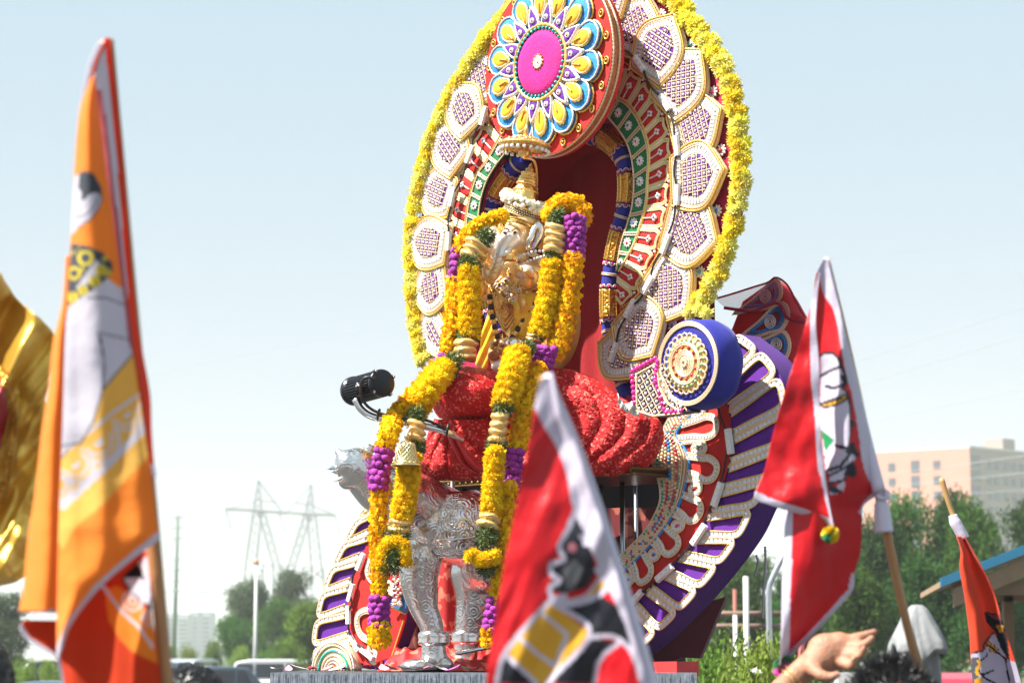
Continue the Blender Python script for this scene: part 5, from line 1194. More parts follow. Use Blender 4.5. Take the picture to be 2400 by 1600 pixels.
def amaranth():
    mb = MB(); ball(mb, (0, 0, 0), .0165, 0, 12, 8)
    rg = random.Random(2); mb.v = [tuple(Vector(v) * rg.uniform(.93, 1.07)) for v in mb.v]; return mb.mesh('globe_flower', AMC)
AM = amaranth()
GRN = mat('green_thread', (.085, .125, .025), .6, ns=60, na=.5)
def tuft(parent, pts, r):
    mb = MB(); rg = random.Random(len(pts)); q = smooth_curve(pts, 12)
    for i in range(900):
        t = rg.random(); c = Vector(q[int(t * 11)]); d = Vector((rg.gauss(0, 1), rg.gauss(0, 1), rg.gauss(0, 1))).normalized(); s_ = d.cross(Vector((rg.gauss(0, 1), rg.gauss(0, 1), rg.gauss(0, 1)))).normalized()
        a = c + d * r * rg.uniform(.5, .85); b = a + (d * rg.uniform(.15, .45) + s_ * rg.uniform(-.5, .5)) * r; w_ = d.cross(s_) * .0022
        mb.add([a - w_, a + w_, b + w_ * .4, b - w_ * .4], [(0, 1, 2, 3)])
    tube(mb, q, np.sin(np.linspace(.45, PI - .45, 12)) * r * .7, 10)
    return mb.build('green_tuft', GRN, parent)
SAT = mat('gold_satin', (.72, .47, .17), .28, .35, ns=30, na=.2, spec=.7)
def wrap(parent, pts, r):
    q = smooth_curve(pts, 60); L = np.linalg.norm(np.diff(q, axis=0), axis=1).sum(); n = max(2, round(L / .030)); t = np.linspace(0, n * PI, 60)
    mb = MB(); tube(mb, q, r * (.78 + .30 * np.abs(np.sin(t)) ** .7), 20)
    rg = random.Random(3); ph = rg.uniform(0, 6)
    mb.v = [tuple(Vector(v) + Vector((0, 0, .010 * math.sin(v[0] * 28 + v[1] * 20 + ph))) + Vector(noise.noise_vector(Vector(v) * 22)) * .006 + Vector(noise.noise_vector(Vector(v) * 70)) * .004) for v in mb.v]
    return mb.build('ribbon_wrap', SAT, parent)
def lay(parent, pts, r, flowers, step, per, fr, core, name, phase=0, tw=.5):
    fr = max(.3, (r - {'marigold': .019, 'rose': .014, 'globe_flower': .0125}[name]) / r)
    q = resample(smooth_curve(pts, 80), step=step); n = len(q)
    mb = MB(); tube(mb, q, r * fr, 10); c = mb.build('stem_core', core, parent)
    tg = np.gradient(q, axis=0); tg /= np.linalg.norm(tg, axis=1, keepdims=True)
    for i in range(n):
        t = Vector(tg[i]); x = t.cross(Vector((0, 1, .2))).normalized(); y = t.cross(x)
        for j in range(per):
            a = 2 * PI * (j + .5 * (i % 2)) / per + phase + random.uniform(-.18, .18); d = x * math.cos(a) + y * math.sin(a)
            M = Matrix.Translation(Vector(q[i]) + d * r * fr + t * random.uniform(-.2, .2) * step) @ (d + t * random.uniform(-.25, .25)).to_track_quat('Z', 'Y').to_matrix().to_4x4() @ Matrix.Rotation(random.uniform(0, 6), 4, 'Z') @ Matrix.Scale(random.uniform(.9, 1.12), 4)
            ob(name, flowers[random.randrange(len(flowers))], parent, M)
MC_ = mat('garland_core', (.55, .30, .01), .8); MG_ = mat('amaranth_core', (.08, .004, .07), .8)
def seg(parent, kind, line, Y, hw):
    pts = PP(line, Y); y0 = Y if not isinstance(Y, (list, tuple)) else Y[0]; r = hw * K(y0)
    if kind == 'm': lay(parent, pts, r, MAR, .030, max(5, round(2 * PI * r / .040)), .72, MC_, 'marigold')
    elif kind == 'r': lay(parent, pts, r, ROSE, .036, max(4, round(2 * PI * r / .046)), .66, MC_, 'rose')
    elif kind == 'a': lay(parent, pts, r, [AM], .027, max(5, round(2 * PI * r * .8 / .029)), .74, MG_, 'globe_flower')
    elif kind == 'g': tuft(parent, pts, r * 1.05)
    elif kind == 'w': wrap(parent, pts, r)
YG, YK, YB = 9.74, 9.50, 9.34
g1 = thing('rose_garland', P(1060, 700, YG), 'amber rose garland left of the statue, its rose ball end beside the silver mouse', 'flower garland', 'long flower garlands over the statue')
for kk in (('r', '1178,506 1143,514 1110,534 1084,562 1074,584', YG + .05, 17), ('a', '1071,590 1068,620 1064,652', YG + .05, 14), ('r', '1063,658 1058,740 1050,800 1046,826', [YG + .05, YG, YG - .03, YG - .04], 18), ('a', '1040,836 1030,848', YG - .06, 13),
           ('r', '1026,862 990,905 955,945 928,975 912,1010 903,1046', [YG - .05, YG - .1, YK, YK, YB, YB], 24), ('a', '900,1058 893,1100 888,1142', YB, 24), ('r', '888,1150 886,1220 887,1300 890,1396', YB, 22), ('a', '890,1404 888,1464', YB, 25), ('r', '888,1470 890,1505', YB, 29)): seg(g1, *kk)
g2 = thing('marigold_garland', P(1095, 720, YG), 'yellow marigold garland with gold ribbon bands hanging left, behind the brass bell', 'flower garland', 'long flower garlands over the statue')
for kk in (('g', '1142,548 1130,568', YG, 22), ('w', '1122,566 1112,592 1102,614', YG, 29), ('g', '1104,610 1100,628', YG - .02, 27), ('m', '1099,632 1101,700 1099,782', YG - .03, 27), ('g', '1098,780 1092,800', YG - .03, 27), ('w', '1092,798 1087,848', YG - .05, 27), ('g', '1066,840 1048,868', YG - .12, 25),
           ('m', '1040,866 1005,912 975,960', [YG - .14, YK - .02, YK], 31), ('g', '978,966 970,988', YK - .06, 22), ('w', '978,985 974,1034', YK - .08, 22), ('g', '978,1036 976,1064', YK - .08, 22), ('m', '962,1070 955,1130 942,1212', YB - .06, 29), ('w', '940,1210 934,1246', YB - .06, 26), ('g', '934,1244 930,1268', YB - .06, 29), ('g', '922,1296 914,1328', YB - .09, 28),
           ('m', '896,1320 902,1284 922,1268 944,1278 950,1312', YB - .10, 14)): seg(g2, *kk)
g3 = thing('rose_garland', P(1330, 700, YG), 'amber rose garland right of the statue with a thick purple band on top', 'flower garland', 'long flower garlands over the statue')
for kk in (('r', '1290,506 1304,482 1332,474 1358,484 1366,512', YG - .05, 25), ('a', '1346,512 1346,560 1342,598', YG - .1, 28), ('r', '1342,606 1338,671 1328,735 1312,795 1300,826', YG - .12, 28), ('a', '1280,818 1272,858', YG - .16, 26),
           ('r', '1262,870 1250,905 1236,945 1222,995 1212,1050', [YG - .2, YK - .02, YK - .03, YK - .04, YK - .05], 26), ('a', '1206,1058 1200,1136', YK - .08, 22), ('r', '1194,1140 1188,1230 1182,1290 1172,1350 1164,1404', YB - .02, 21), ('a', '1160,1408 1148,1474', YB - .02, 20), ('r', '1146,1478 1144,1502', YB - .02, 22)): seg(g3, *kk)
g4 = thing('marigold_garland', P(1270, 720, YG), 'yellow marigold garland with gold ribbon bands on the right, ends above the mouse belly', 'flower garland', 'long flower garlands over the statue')
for kk in (('g', '1312,504 1300,520', YG - .1, 20), ('w', '1302,524 1300,592', YG - .11, 25), ('g', '1300,592 1302,616', YG - .11, 23), ('m', '1294,620 1284,700 1264,778', YG - .12, 27), ('g', '1262,776 1254,792', YG - .12, 20), ('w', '1254,788 1250,802', YG - .12, 20), ('g', '1240,812 1224,828', YG - .2, 20),
           ('m', '1212,832 1200,880 1184,944', [YG - .24, YK - .06, YK - .08], 33), ('g', '1184,944 1178,964', YK - .1, 24), ('w', '1174,964 1164,1034', YK - .1, 22), ('g', '1166,1030 1162,1056', YK - .1, 24), ('m', '1160,1060 1156,1130 1150,1206', YB - .05, 25), ('w', '1150,1206 1144,1242', YB - .05, 25), ('g', '1144,1240 1136,1284', YB - .06, 27), ('g', '1140,1310 1138,1336', YB - .06, 24),
           ('m', '1106,1300 1128,1312 1160,1304', YB - .10, 18)): seg(g4, *kk)

# ------------------------------------------------------------ flood lamp on its arm, bell, string
BLK = mat('black_anodised', (.012, .013, .017), .32, .3, ns=60, na=.2)
fl = thing('flood_lamp', P(1045, 1012, 9.5), 'black finned flood lamp on a bent aluminium tube beside the red cloth', 'flood lamp')
a, b = P(830, 916, 9.62), P(897, 897, 9.40); d = (b - a); L = d.length; MF = Matrix.Translation(a) @ d.to_track_quat('Z', 'Y').to_matrix().to_4x4(); rf = 33 * K(9.5)
lathe(MB(), [(0, -.012), (rf * .9, -.012), (rf * 1.06, -.008), (rf * 1.06, .012), (rf * .9, .016), (rf * .9, L * .92), (0, L * .92)], MF, 36).build('housing', BLK, fl)
mb = MB()
for i in range(30):
    a_ = 2 * PI * i / 30; c, s_ = math.cos(a_), math.sin(a_); e = Vector((-s_, c, 0)) * .0022
    vs = [MF @ (Vector((c * q, s_ * q, z)) + e * sg) for q in (rf * .86, rf * 1.0) for z in (.02, L * .9) for sg in (-1, 1)]
    mb.add(vs, [(4, 5, 7, 6), (0, 4, 6, 2), (1, 3, 7, 5), (0, 1, 5, 4), (2, 6, 7, 3)])
mb.build('cooling_fins', BLK, fl, smooth=False)
mb = MB(); lathe(mb, [(0, L * .92), (rf * 1.0, L * .92), (rf * 1.0, L * .98), (rf * .9, L), (0, L)], MF, 36)
for a_ in (.5, 2.2, 3.9, 5.4): ball(mb, MF @ Vector((rf * .98 * math.cos(a_), rf * .98 * math.sin(a_), L * .97)), .009, 0, 10, 6); ball(mb, MF @ Vector((rf * .98 * math.cos(a_), rf * .98 * math.sin(a_), L * 1.02)), .006, 1, 8, 5)
mb.build('end_plate', [BLK, ST], fl)
mb = MB(); lathe(mb, [(0, -.0125), (rf * .86, -.0125), (rf * .86, -.016), (0, -.02)], MF, 30); mb.build('lens', mat('lamp_glass', (.5, .55, .6), .1, coat=1), fl)
mb = MB(); tube(mb, smooth_curve(PP('833,934 846,958 874,976 930,986 990,997 1050,1013 1085,1030', [9.46, 9.46, 9.46, 9.46, 9.47, 9.49, 9.55]), 50), .0145, 12); mb.build('arm', mat('aluminium', (.80, .79, .78), .22, 1, ns=60, na=.1), fl)
mb = MB(); tube(mb, smooth_curve(PP('880,888 858,884 846,900 848,930 862,952 890,968 940,980 1000,985 1040,1004 1056,1016', [9.36, 9.36, 9.38, 9.42, 9.43, 9.44, 9.44, 9.45, 9.47, 9.5]), 60), .0062, 8); mb.build('cable', V['wire'], fl)
for x, y in ((887, 972), (1049, 1006)):
    mb = MB(); c = P(x, y, 9.46); tube(mb, [c + Vector((.004 * math.sin(t), .019 * math.cos(t), .021 * math.sin(t))) for t in np.linspace(0, 2 * PI, 16, endpoint=False)], .005, 6, 0, True); mb.build('cable_tie', V['wire'], fl)
mb = MB(); box(mb, P(842, 912, 9.44), (.02, .03, .05)); ball(mb, P(836, 905, 9.42), .006, 1); ball(mb, P(842, 904, 9.42), .006, 1); ball(mb, P(848, 903, 9.42), .006, 1); mb.build('bracket', [BLK, ST], fl)
bl = thing('brass_bell', P(952, 1092, 9.22), 'brass bell with a diamond lattice hanging on white string from the lamp arm', 'bell')
k = K(9.22); MBe = Matrix.Translation(P(953, 1092, 9.22)); BR = mat('brass', (.72, .56, .26), .26, 1, ns=30, na=.2)
pf = [(38, 0), (36, 3), (31, 8), (26, 18), (22, 32), (20, 44), (18, 52), (12, 58), (5, 60), (0, 60)]
lathe(MB(), [(r * k, z * k) for r, z in pf] , MBe, 36).build('shell', BR, bl)
mb = MB()
def bell_r(z): return np.interp(z, [p[1] for p in pf], [p[0] for p in pf])
for sgn in (1, -1):
    for i in range(16):
        tube(mb, [MBe @ Vector(((bell_r(z) + .6) * k * math.cos(2 * PI * i / 16 + sgn * z * .035), (bell_r(z) + .6) * k * math.sin(2 * PI * i / 16 + sgn * z * .035), z * k)) for z in np.linspace(6, 54, 12)], .0022, 4)
rope(mb, [MBe @ Vector((37 * k * math.cos(t), 37 * k * math.sin(t), 2 * k)) for t in np.linspace(0, 2 * PI, 30, endpoint=False)], .005, 0, True); mb.build('lattice', mat('bright_brass', (.85, .70, .36), .2, 1), bl)
mb = MB(); lathe(mb, [(5 * k, 58 * k), (4 * k, 64 * k), (7 * k, 68 * k), (3 * k, 76 * k), (0, 78 * k)], MBe, 12); mb.build('crown_loop', BR, bl)
WS = mat('white_string', (.80, .79, .78), .7)
ws = thing('white_string', P(962, 1000, 9.4), 'white string tied round the lamp arm holding the bell', 'string')
mb = MB()
for i in range(5): 
    c = P(968 + i * 3.2, 990 + i * .8, 9.46); tube(mb, [c + Vector((.003 * math.sin(t), .021 * math.cos(t), .021 * math.sin(t))) for t in np.linspace(0, 2 * PI, 14, endpoint=False)], .004, 6, 0, True)
tube(mb, smooth_curve([P(966, 992, 9.44), P(958, 1006, 9.38), P(954, 1014, 9.25), P(953, 1016, 9.22)], 10), .004, 6); tube(mb, smooth_curve(PP('962,984 956,978 950,982 958,990', 9.44), 10), .0035, 6); mb.build('string', WS, ws)

# ------------------------------------------------------------ things lying on the platform
FLR = floral('red_floral_cloth', (.42, .008, .010), (.62, .15, .09), 22)
fc = thing('floral_cloth', P(1020, 1560, 9.6), 'rumpled red floral cloth lying round the feet of the silver mouse', 'cloth')
mb = MB(); vs = []; NX, NY = 90, 30; X0, X1 = P(880, 1560, 9.6).x, P(1300, 1560, 9.6).x
for j in range(NY):
    for i in range(NX):
        x = X0 + (X1 - X0) * i / (NX - 1); y = 9.68 + .6 * j / (NY - 1); e = min(1, i / 8, (NX - 1 - i) / 8, j / 5, (NY - 1 - j) / 5)
        h = max(0, .035 + .075 * noise.noise((x * 9, y * 9, 1)) + .05 * abs(noise.noise((x * 22, y * 20, 5))) + .05 * j / NY) * e; vs.append((x, y, ZP + .004 + h))
mb.add(vs, [(j * NX + i, j * NX + i + 1, (j + 1) * NX + i + 1, (j + 1) * NX + i) for j in range(NY - 1) for i in range(NX - 1)]); mb.build('cloth', FLR, fc)
hl = thing('lace_hanging', P(1075, 1400, 10.1), 'red lace hanging with pale flowers between the legs of the silver mouse', 'lace cloth')
mb = MB(); vs = []
for j in range(20):
    for i in range(24): p = P(1010 + 190 * i / 23, 1290 + 275 * j / 19, 10.05); vs.append(p + Vector((0, .014 * math.sin(i * 1.1) , 0)))
mb.add(vs, [(j * 24 + i, j * 24 + i + 1, (j + 1) * 24 + i + 1, (j + 1) * 24 + i) for j in range(19) for i in range(23)]); o = mb.build('cloth', FLR, hl); o.modifiers.new('thick', 'SOLIDIFY').thickness = .004
ep = thing('embroidered_strip', P(925, 1500, 10.0), 'red cloth strip with a blue patch and beads behind the left rose garland', 'cloth strip')
PE = Plane(925, 1440, 9.95, 30)
slab(MB(), PE, [PE.uv(*p) for p in pxs('905,1415 948,1435 946,1452 918,1538 880,1552')], -.02, 0).build('red_cloth', V['red'], ep, smooth=False)
slab(MB(), PE, [PE.uv(*p) for p in pxs('930,1386 958,1398 950,1436 912,1420')], -.02, .004).build('blue_patch', mat('teal_blue_cloth', (.01, .13, .32), .5, ns=80, na=.5), ep, smooth=False)
mb = MB(); rope(mb, PP('908,1418 950,1438', 9.93), .005); rope(mb, PP('946,1452 918,1538', 9.93), .004); mb.build('gold_edging', V['gold'], ep)
mb = MB()
for i in range(90):
    ball(mb, P(random.uniform(920, 940), random.uniform(1330, 1418), 9.92), .008, i % 3, 6, 4)
mb.build('bead_embroidery', pick('pearl', 'gem_r', 'beige'), ep, kind='stuff')
PT = [mat('pink_petal', (.74, .30, .42), .5, ns=20, na=.3), mat('white_petal', (.80, .70, .64), .5, ns=20, na=.2), mat('purple_petal', (.45, .10, .42), .5), mat('red_petal', (.55, .02, .06), .5), mat('yellow_petal', (.84, .60, .06), .5)]
def petal_mesh(m):
    mb = MB(); vs = []
    for j in range(6):
        for i in range(5):
            t = j / 5; w_ = math.sin(PI * (t * .85 + .12)) * .5; x = (i / 4 - .5) * w_; vs.append((x, t - .5, .35 * (x * x) * 3 + .22 * (t - .5) ** 2 * 2))
    mb.add(vs, [(j * 5 + i, j * 5 + i + 1, (j + 1) * 5 + i + 1, (j + 1) * 5 + i) for j in range(5) for i in range(4)]); return mb.mesh('petal', m)
PM_ = [petal_mesh(m) for m in PT]; WORD = ['pink', 'cream white', 'purple', 'dark red', 'yellow']
ORD = 'first second third fourth fifth sixth seventh eighth ninth tenth eleventh twelfth thirteenth fourteenth fifteenth sixteenth seventeenth eighteenth'.split()
for i in range(18):
    c = (1, 0, 1, 3, 0, 1, 2, 1, 3)[i % 9]; x = 650 + i * 27.5 + random.uniform(-8, 8); Y = random.uniform(9.33, 9.50)
    p = P(x, 1570, Y); s_ = random.uniform(.06, .095)
    ob('flower_petal', PM_[c], None, Matrix.Translation((p.x, Y, ZP + .012)) @ Matrix.Rotation(random.uniform(0, 6), 4, 'Z') @ Matrix.Rotation(random.uniform(-.4, .4), 4, 'X') @ Matrix.Scale(s_, 4), label='%s fallen petal, %s from the left along the platform edge' % (WORD[c], ORD[i]), cat='petal', group='petals fallen on the platform')
# cords hanging under the right wing
for line, lab in (('1772,1300 1777,1320 1768,1350', 'short'), ('1793,1280 1794,1330 1790,1380 1788,1448', 'long')):
    o = thing('cord', P(1792, 1290, 9.75), '%s grey twisted cord end hanging behind the right wing' % lab, 'cord'); mb = MB(); rope(mb, smooth_curve(PP(line, 9.78), 30), .0065); mb.build('rope', mat('grey_cord', (.38, .36, .38), .8), o)
mb = MB()
lc = thing('cord', P(1680, 940, 9.4), 'white laced cord looped below the blue bolster', 'cord')
for line in ('1690,945 1680,965 1668,990 1682,985 1696,950', '1672,985 1664,992 1676,1000'): tube(mb, smooth_curve(PP(line, 9.5), 24), .006, 6)
mb.build('rope', WS, lc)
# ------------------------------------------------------------ flags on bamboo
def at_y(pts, n=None):
    p = np.array(smooth_curve(pts, 160)) if n is None else np.array(pts, float)
    o = np.argsort(p[:, 1], kind='stable'); return p[o]
def cloth(name, parent, Ls, Rs, depth, painter, m, step=4.0, thick=.0012):
    """hanging cloth between two traced edges; depth(s, t, x, y) gives its distance"""
    L_, R_ = at_y(pxs(Ls)), at_y(pxs(Rs)); y0 = max(L_[0, 1], R_[0, 1]); y1 = min(L_[-1, 1], R_[-1, 1])
    ny = max(8, int((y1 - y0) / step)); wmax = max(np.interp(y, R_[:, 1], R_[:, 0]) - np.interp(y, L_[:, 1], L_[:, 0]) for y in np.linspace(y0, y1, 30)); nx = max(6, int(wmax / step))
    px_ = np.zeros((ny, nx, 2)); 
    for j, y in enumerate(np.linspace(y0, y1, ny)):
        a, b = np.interp(y, L_[:, 1], L_[:, 0]), np.interp(y, R_[:, 1], R_[:, 0]); px_[j, :, 0] = np.linspace(a, b, nx); px_[j, :, 1] = y
    vs = [P(px_[j, i, 0], px_[j, i, 1], depth(i / (nx - 1), j / (ny - 1), px_[j, i, 0], px_[j, i, 1])) for j in range(ny) for i in range(nx)]
    mb = MB(); mb.add(vs, [(j * nx + i, j * nx + i + 1, (j + 1) * nx + i + 1, (j + 1) * nx + i) for j in range(ny - 1) for i in range(nx - 1)])
    me = mb.mesh(name, m); flat = px_.reshape(-1, 2); S = np.tile(np.linspace(0, 1, nx), ny)
    col = np.zeros((len(flat), 4)); col[:, 3] = 1; painter(col, flat, S)
    at = me.attributes.new('print', 'FLOAT_COLOR', 'POINT'); at.data.foreach_set('color', col.ravel())
    o = ob(name, me, parent); s2 = o.modifiers.new('thick', 'SOLIDIFY'); s2.thickness = thick; s2.offset = 0; return o
def fill(col, pts, poly, c): col[inside(poly, pts), :3] = c
def line(col, pts, ln, w_, c): col[near_line([tuple(q) for q in ln], pts, w_), :3] = c
def disc(col, pts, x, y, r, c, r2=0, half=None):
    d = np.hypot(pts[:, 0] - x, pts[:, 1] - y); m_ = (d < r) & (d >= r2)
    if half is not None: m_ &= ((pts[:, 0] - x) * half[0] + (pts[:, 1] - y) * half[1] > 0)
    col[m_, :3] = c
def bamboo(name, pts, r, parent, nodes=(), m=None):
    q = smooth_curve(pts, 60); rr = np.full(60, r)
    for nd in nodes:
        for i in range(60):
            rr[i] *= 1 + .16 * math.exp(-((i - nd * 59) / .8) ** 2)
    return tube(MB(), q, rr, 14).build(name, m or BAMB, parent)
BAMB = mat('bamboo', (.36, .17, .06), .5, ns=9, na=.35, bump=.2, bs=20)
ORANGE, SHADED_ORANGE, SAF, SHADE_WHITE, GREY, YEL2 = (.94, .33, .035), (.70, .055, .003), (.88, .56, .12), (.70, .67, .74), (.085, .095, .12), (.80, .66, .06)  # the deep orange and the lavender white carry shade in their colour
COT = cloth_mat('orange_cotton', .8, .15, .5); SATN = cloth_mat('red_satin_flag', .34, 0, .18, spec=.45)
def zo(s): return from_zoom(s, 0, 0, 1.96)
def zl(s): return from_zoom(s, 0, 800, 1.96)
# --- the big orange flag at the left
YO = 4.05
fo = thing('orange_flag', P(390, 1600, YO), 'large orange flag with a printed white figure, hanging furled from a thick bamboo pole', 'flag')
bamboo('pole', [P(x, y, YO + .05) for x, y in ((250, 95), (300, 640), (362, 1290), (388, 1600), (420, 2100))], .0125, fo, (.80,))
nz = lambda x, y, a, b: noise.noise((x / a, y / b, 0))
def d_front(s, t, x, y): return YO - .03 - .028 * math.sin(PI * min(1, s * 1.05)) + .014 * nz(x, y, 60, 420) + .006 * nz(x + 90, y, 90, 80) * t + .03 * t * (1 - s)
def paint_front(col, p, S):
    col[:, :3] = ORANGE
    wb_ = zo('480,1268 550,1322 572,1310 585,1420 600,1580') + zl('612,55 470,230 440,345 380,462 318,482 285,540 280,0') + zo('300,1500 316,1410 400,1345')
    band = zl('612,60 640,250 690,520 450,770 350,850 288,960 262,900 272,500 320,480 380,460 470,230'); fill(col, p, band, SAF)
    for x, y, r in ((580, 330, 86), (450, 455, 104), (345, 560, 96), (250, 650, 90)):
        cx, cy = zl('%d,%d' % (x, y))[0]; hf = (.62, .78)
        for a, b in ((1, .88), (.60, .52), (.26, 0)): disc(col, p, cx, cy, r / 1.96 * a, SHADE_WHITE, r / 1.96 * b, hf)
        for k in range(12):
            a = -.5 + PI * k / 11; line(col, p, [(cx + r / 1.96 * .62 * math.cos(a), cy + r / 1.96 * .62 * math.sin(a)), (cx + r / 1.96 * .9 * math.cos(a), cy + r / 1.96 * .9 * math.sin(a))], 2.2, SHADE_WHITE)
    line(col, p, zl('665,395 500,560 290,755'), 9, SHADE_WHITE); line(col, p, zl('690,210 500,340 285,520'), 4, SHADE_WHITE)
    fill(col, p, wb_, SHADE_WHITE)
    fill(col, p, zo('345,812 370,790 425,800 462,862 467,920 450,962 410,1012 360,1046 328,1082 326,940'), SHADE_WHITE)
    line(col, p, zo('360,800 390,788 425,800 462,862 467,920 450,962 410,1012 360,1046'), 1.6, GREY); line(col, p, zo('345,1000 400,985 440,940 452,900'), 1.5, GREY)
    fill(col, p, zo('365,802 390,790 425,800 460,858 465,900 440,884 410,892 392,918 372,916 378,890 360,862'), GREY)
    fill(col, p, zo('328,1118 400,1130 470,1160 516,1210 516,1250 492,1278 440,1322 372,1368 312,1405 314,1330 324,1200'), GREY)
    fill(col, p, zo('440,1195 470,1215 440,1280 380,1320 345,1330 385,1270'), SHADE_WHITE)
    for x, y, r in ((465, 1242, 26), (492, 1252, 18), (435, 1292, 27), (382, 1334, 24), (335, 1364, 26), (480, 1188, 14), (338, 1160, 9), (362, 1145, 7), (375, 1240, 13)):
        cx, cy = zo('%d,%d' % (x, y))[0]; disc(col, p, cx, cy, r / 1.96, YEL2); line(col, p, [(cx - 4, cy - r / 2.2), (cx + 4, cy + r / 2.2)], 1.3, GREY)
    for x, y, r in ((393, 1185, 37), (342, 1255, 32)): cx, cy = zo('%d,%d' % (x, y))[0]; disc(col, p, cx, cy, r / 1.96, YEL2, r / 3.4)
    for l in ('405,1366 480,1366 578,1402', '600,1560 450,1528 462,1580'): line(col, p, zo(l), 1.4, GREY)
    for l in ('462,-20 480,100 470,232 430,368 372,466 288,478', '470,222 610,58', '318,484 286,540'): line(col, p, zl(l), 1.8, GREY)
    line(col, p, [(374, 1258), (306, 1312), (230, 1379), (168, 1460), (143, 1526), (134, 1560)], 13, SHADE_WHITE)
cloth('front_panel', fo, '216,180 191,245 181,316 173,434 166,561 158,714 153,800 148,979 143,1106 138,1234 134,1412 133,1546', '222,181 235,286 250,408 265,510 278,612 291,714 301,800 311,831 327,928 342,1030 357,1132 368,1229 374,1262 306,1313 230,1380 168,1461 143,1527 136,1546', d_front, paint_front, COT, 3.2)
def paint_inner(col, p, S):
    col[:, :3] = SHADED_ORANGE; fill(col, p, zl('480,1140 540,1120 700,1250 728,1480 600,1420 560,1380 500,1280'), (.88, .30, .02)); fill(col, p, zl('560,1080 640,1010 680,980 700,1220 600,1160'), SHADE_WHITE)
    fill(col, p, zl('560,1080 632,1015 668,1090'), (.015, .012, .02)); line(col, p, zl('565,1090 600,1150 690,1222'), 2.5, (.02, .015, .02))
    for x, y, r in ((610, 1190, 50), (690, 1270, 40)): cx, cy = zl('%d,%d' % (x, y))[0]; disc(col, p, cx, cy, r / 1.96, SHADE_WHITE, r / 2.6); disc(col, p, cx, cy, r / 4, SHADE_WHITE, r / 7)
    line(col, p, zl('380,1060 480,1130 560,1240 640,1310 700,1400'), 4, SHADE_WHITE)
cloth('inner_panel', fo, '300,1290 226,1360 166,1440 142,1520 148,1570 156,1640', '342,1288 352,1320 356,1440 368,1520 374,1580 378,1640', lambda s, t, x, y: YO + .045 + .02 * math.sin(3 * s + t * 2) + .01 * nz(x, y, 50, 200), paint_inner, COT)
def paint_left(col, p, S):
    col[:, :3] = ORANGE; line(col, p, [(45, 1465), (85, 1443), (140, 1432)], 9, SHADE_WHITE)
cloth('left_fold', fo, '155,600 148,700 135,760 125,800 115,902 99,1004 82,1157 66,1259 56,1371 46,1460 110,1446 133,1436', '165,600 160,714 155,800 150,979 145,1106 140,1234 136,1412 135,1436', lambda s, t, x, y: YO + .03 + .05 * (1 - s) * t - .03 * math.sin(PI * s) + .012 * nz(x, y, 40, 300), paint_left, COT)
def paint_under(col, p, S): col[:, :3] = SHADED_ORANGE; line(col, p, [(46, 1470), (60, 1496), (100, 1522), (136, 1546), (150, 1600), (154, 1640)], 9, SHADE_WHITE)
cloth('lower_fold', fo, '60,1452 46,1468 58,1494 100,1524 132,1546 146,1600 150,1640', '140,1430 142,1470 150,1530 160,1580 166,1640', lambda s, t, x, y: YO + .07 + .02 * s, paint_under, COT)
def paint_back(col, p, S):
    col[:, :3] = SHADE_WHITE; ed = at_y(pxs('258,89 270,194 281,306 291,408 301,536 311,653 321,755 329,800 339,851 352,928 355,1004 360,1076 368,1122')); xr = np.interp(p[:, 1], ed[:, 1], ed[:, 0])
    col[(xr - p[:, 0]) < 15 + (p[:, 1] > 700) * 12, :3] = (.78, .07, .01); col[((xr - p[:, 0]) < 10) & (p[:, 1] > 1086), :3] = SHADE_WHITE
    lf = np.interp(p[:, 1], [180, 286, 510, 800], [224, 240, 268, 302]); col[(p[:, 0] < lf + 8) & (p[:, 1] > 210), :3] = (.50, .12, .16)
cloth('back_hem', fo, '247,88 228,112 214,150 214,190 225,286 240,408 255,510 268,612 281,714 291,800 301,831 317,928 330,1030 345,1115', '258,89 270,194 281,306 291,408 301,536 311,653 321,755 329,800 339,851 352,928 355,1004 360,1076 368,1122', lambda s, t, x, y: YO + .02 - .012 * math.sin(s * 5) + .006 * nz(x, y, 30, 200), paint_back, COT, 3)
def paint_sl(col, p, S): col[:, :3] = SHADE_WHITE; col[(S > .5), :3] = (.75, .10, .03)
cloth('side_hem', fo, '246,88 226,106 208,150 194,210 185,262 180,316', '250,100 232,140 216,190 200,240 190,280 184,330', lambda s, t, x, y: YO + .005, paint_sl, COT, 3)

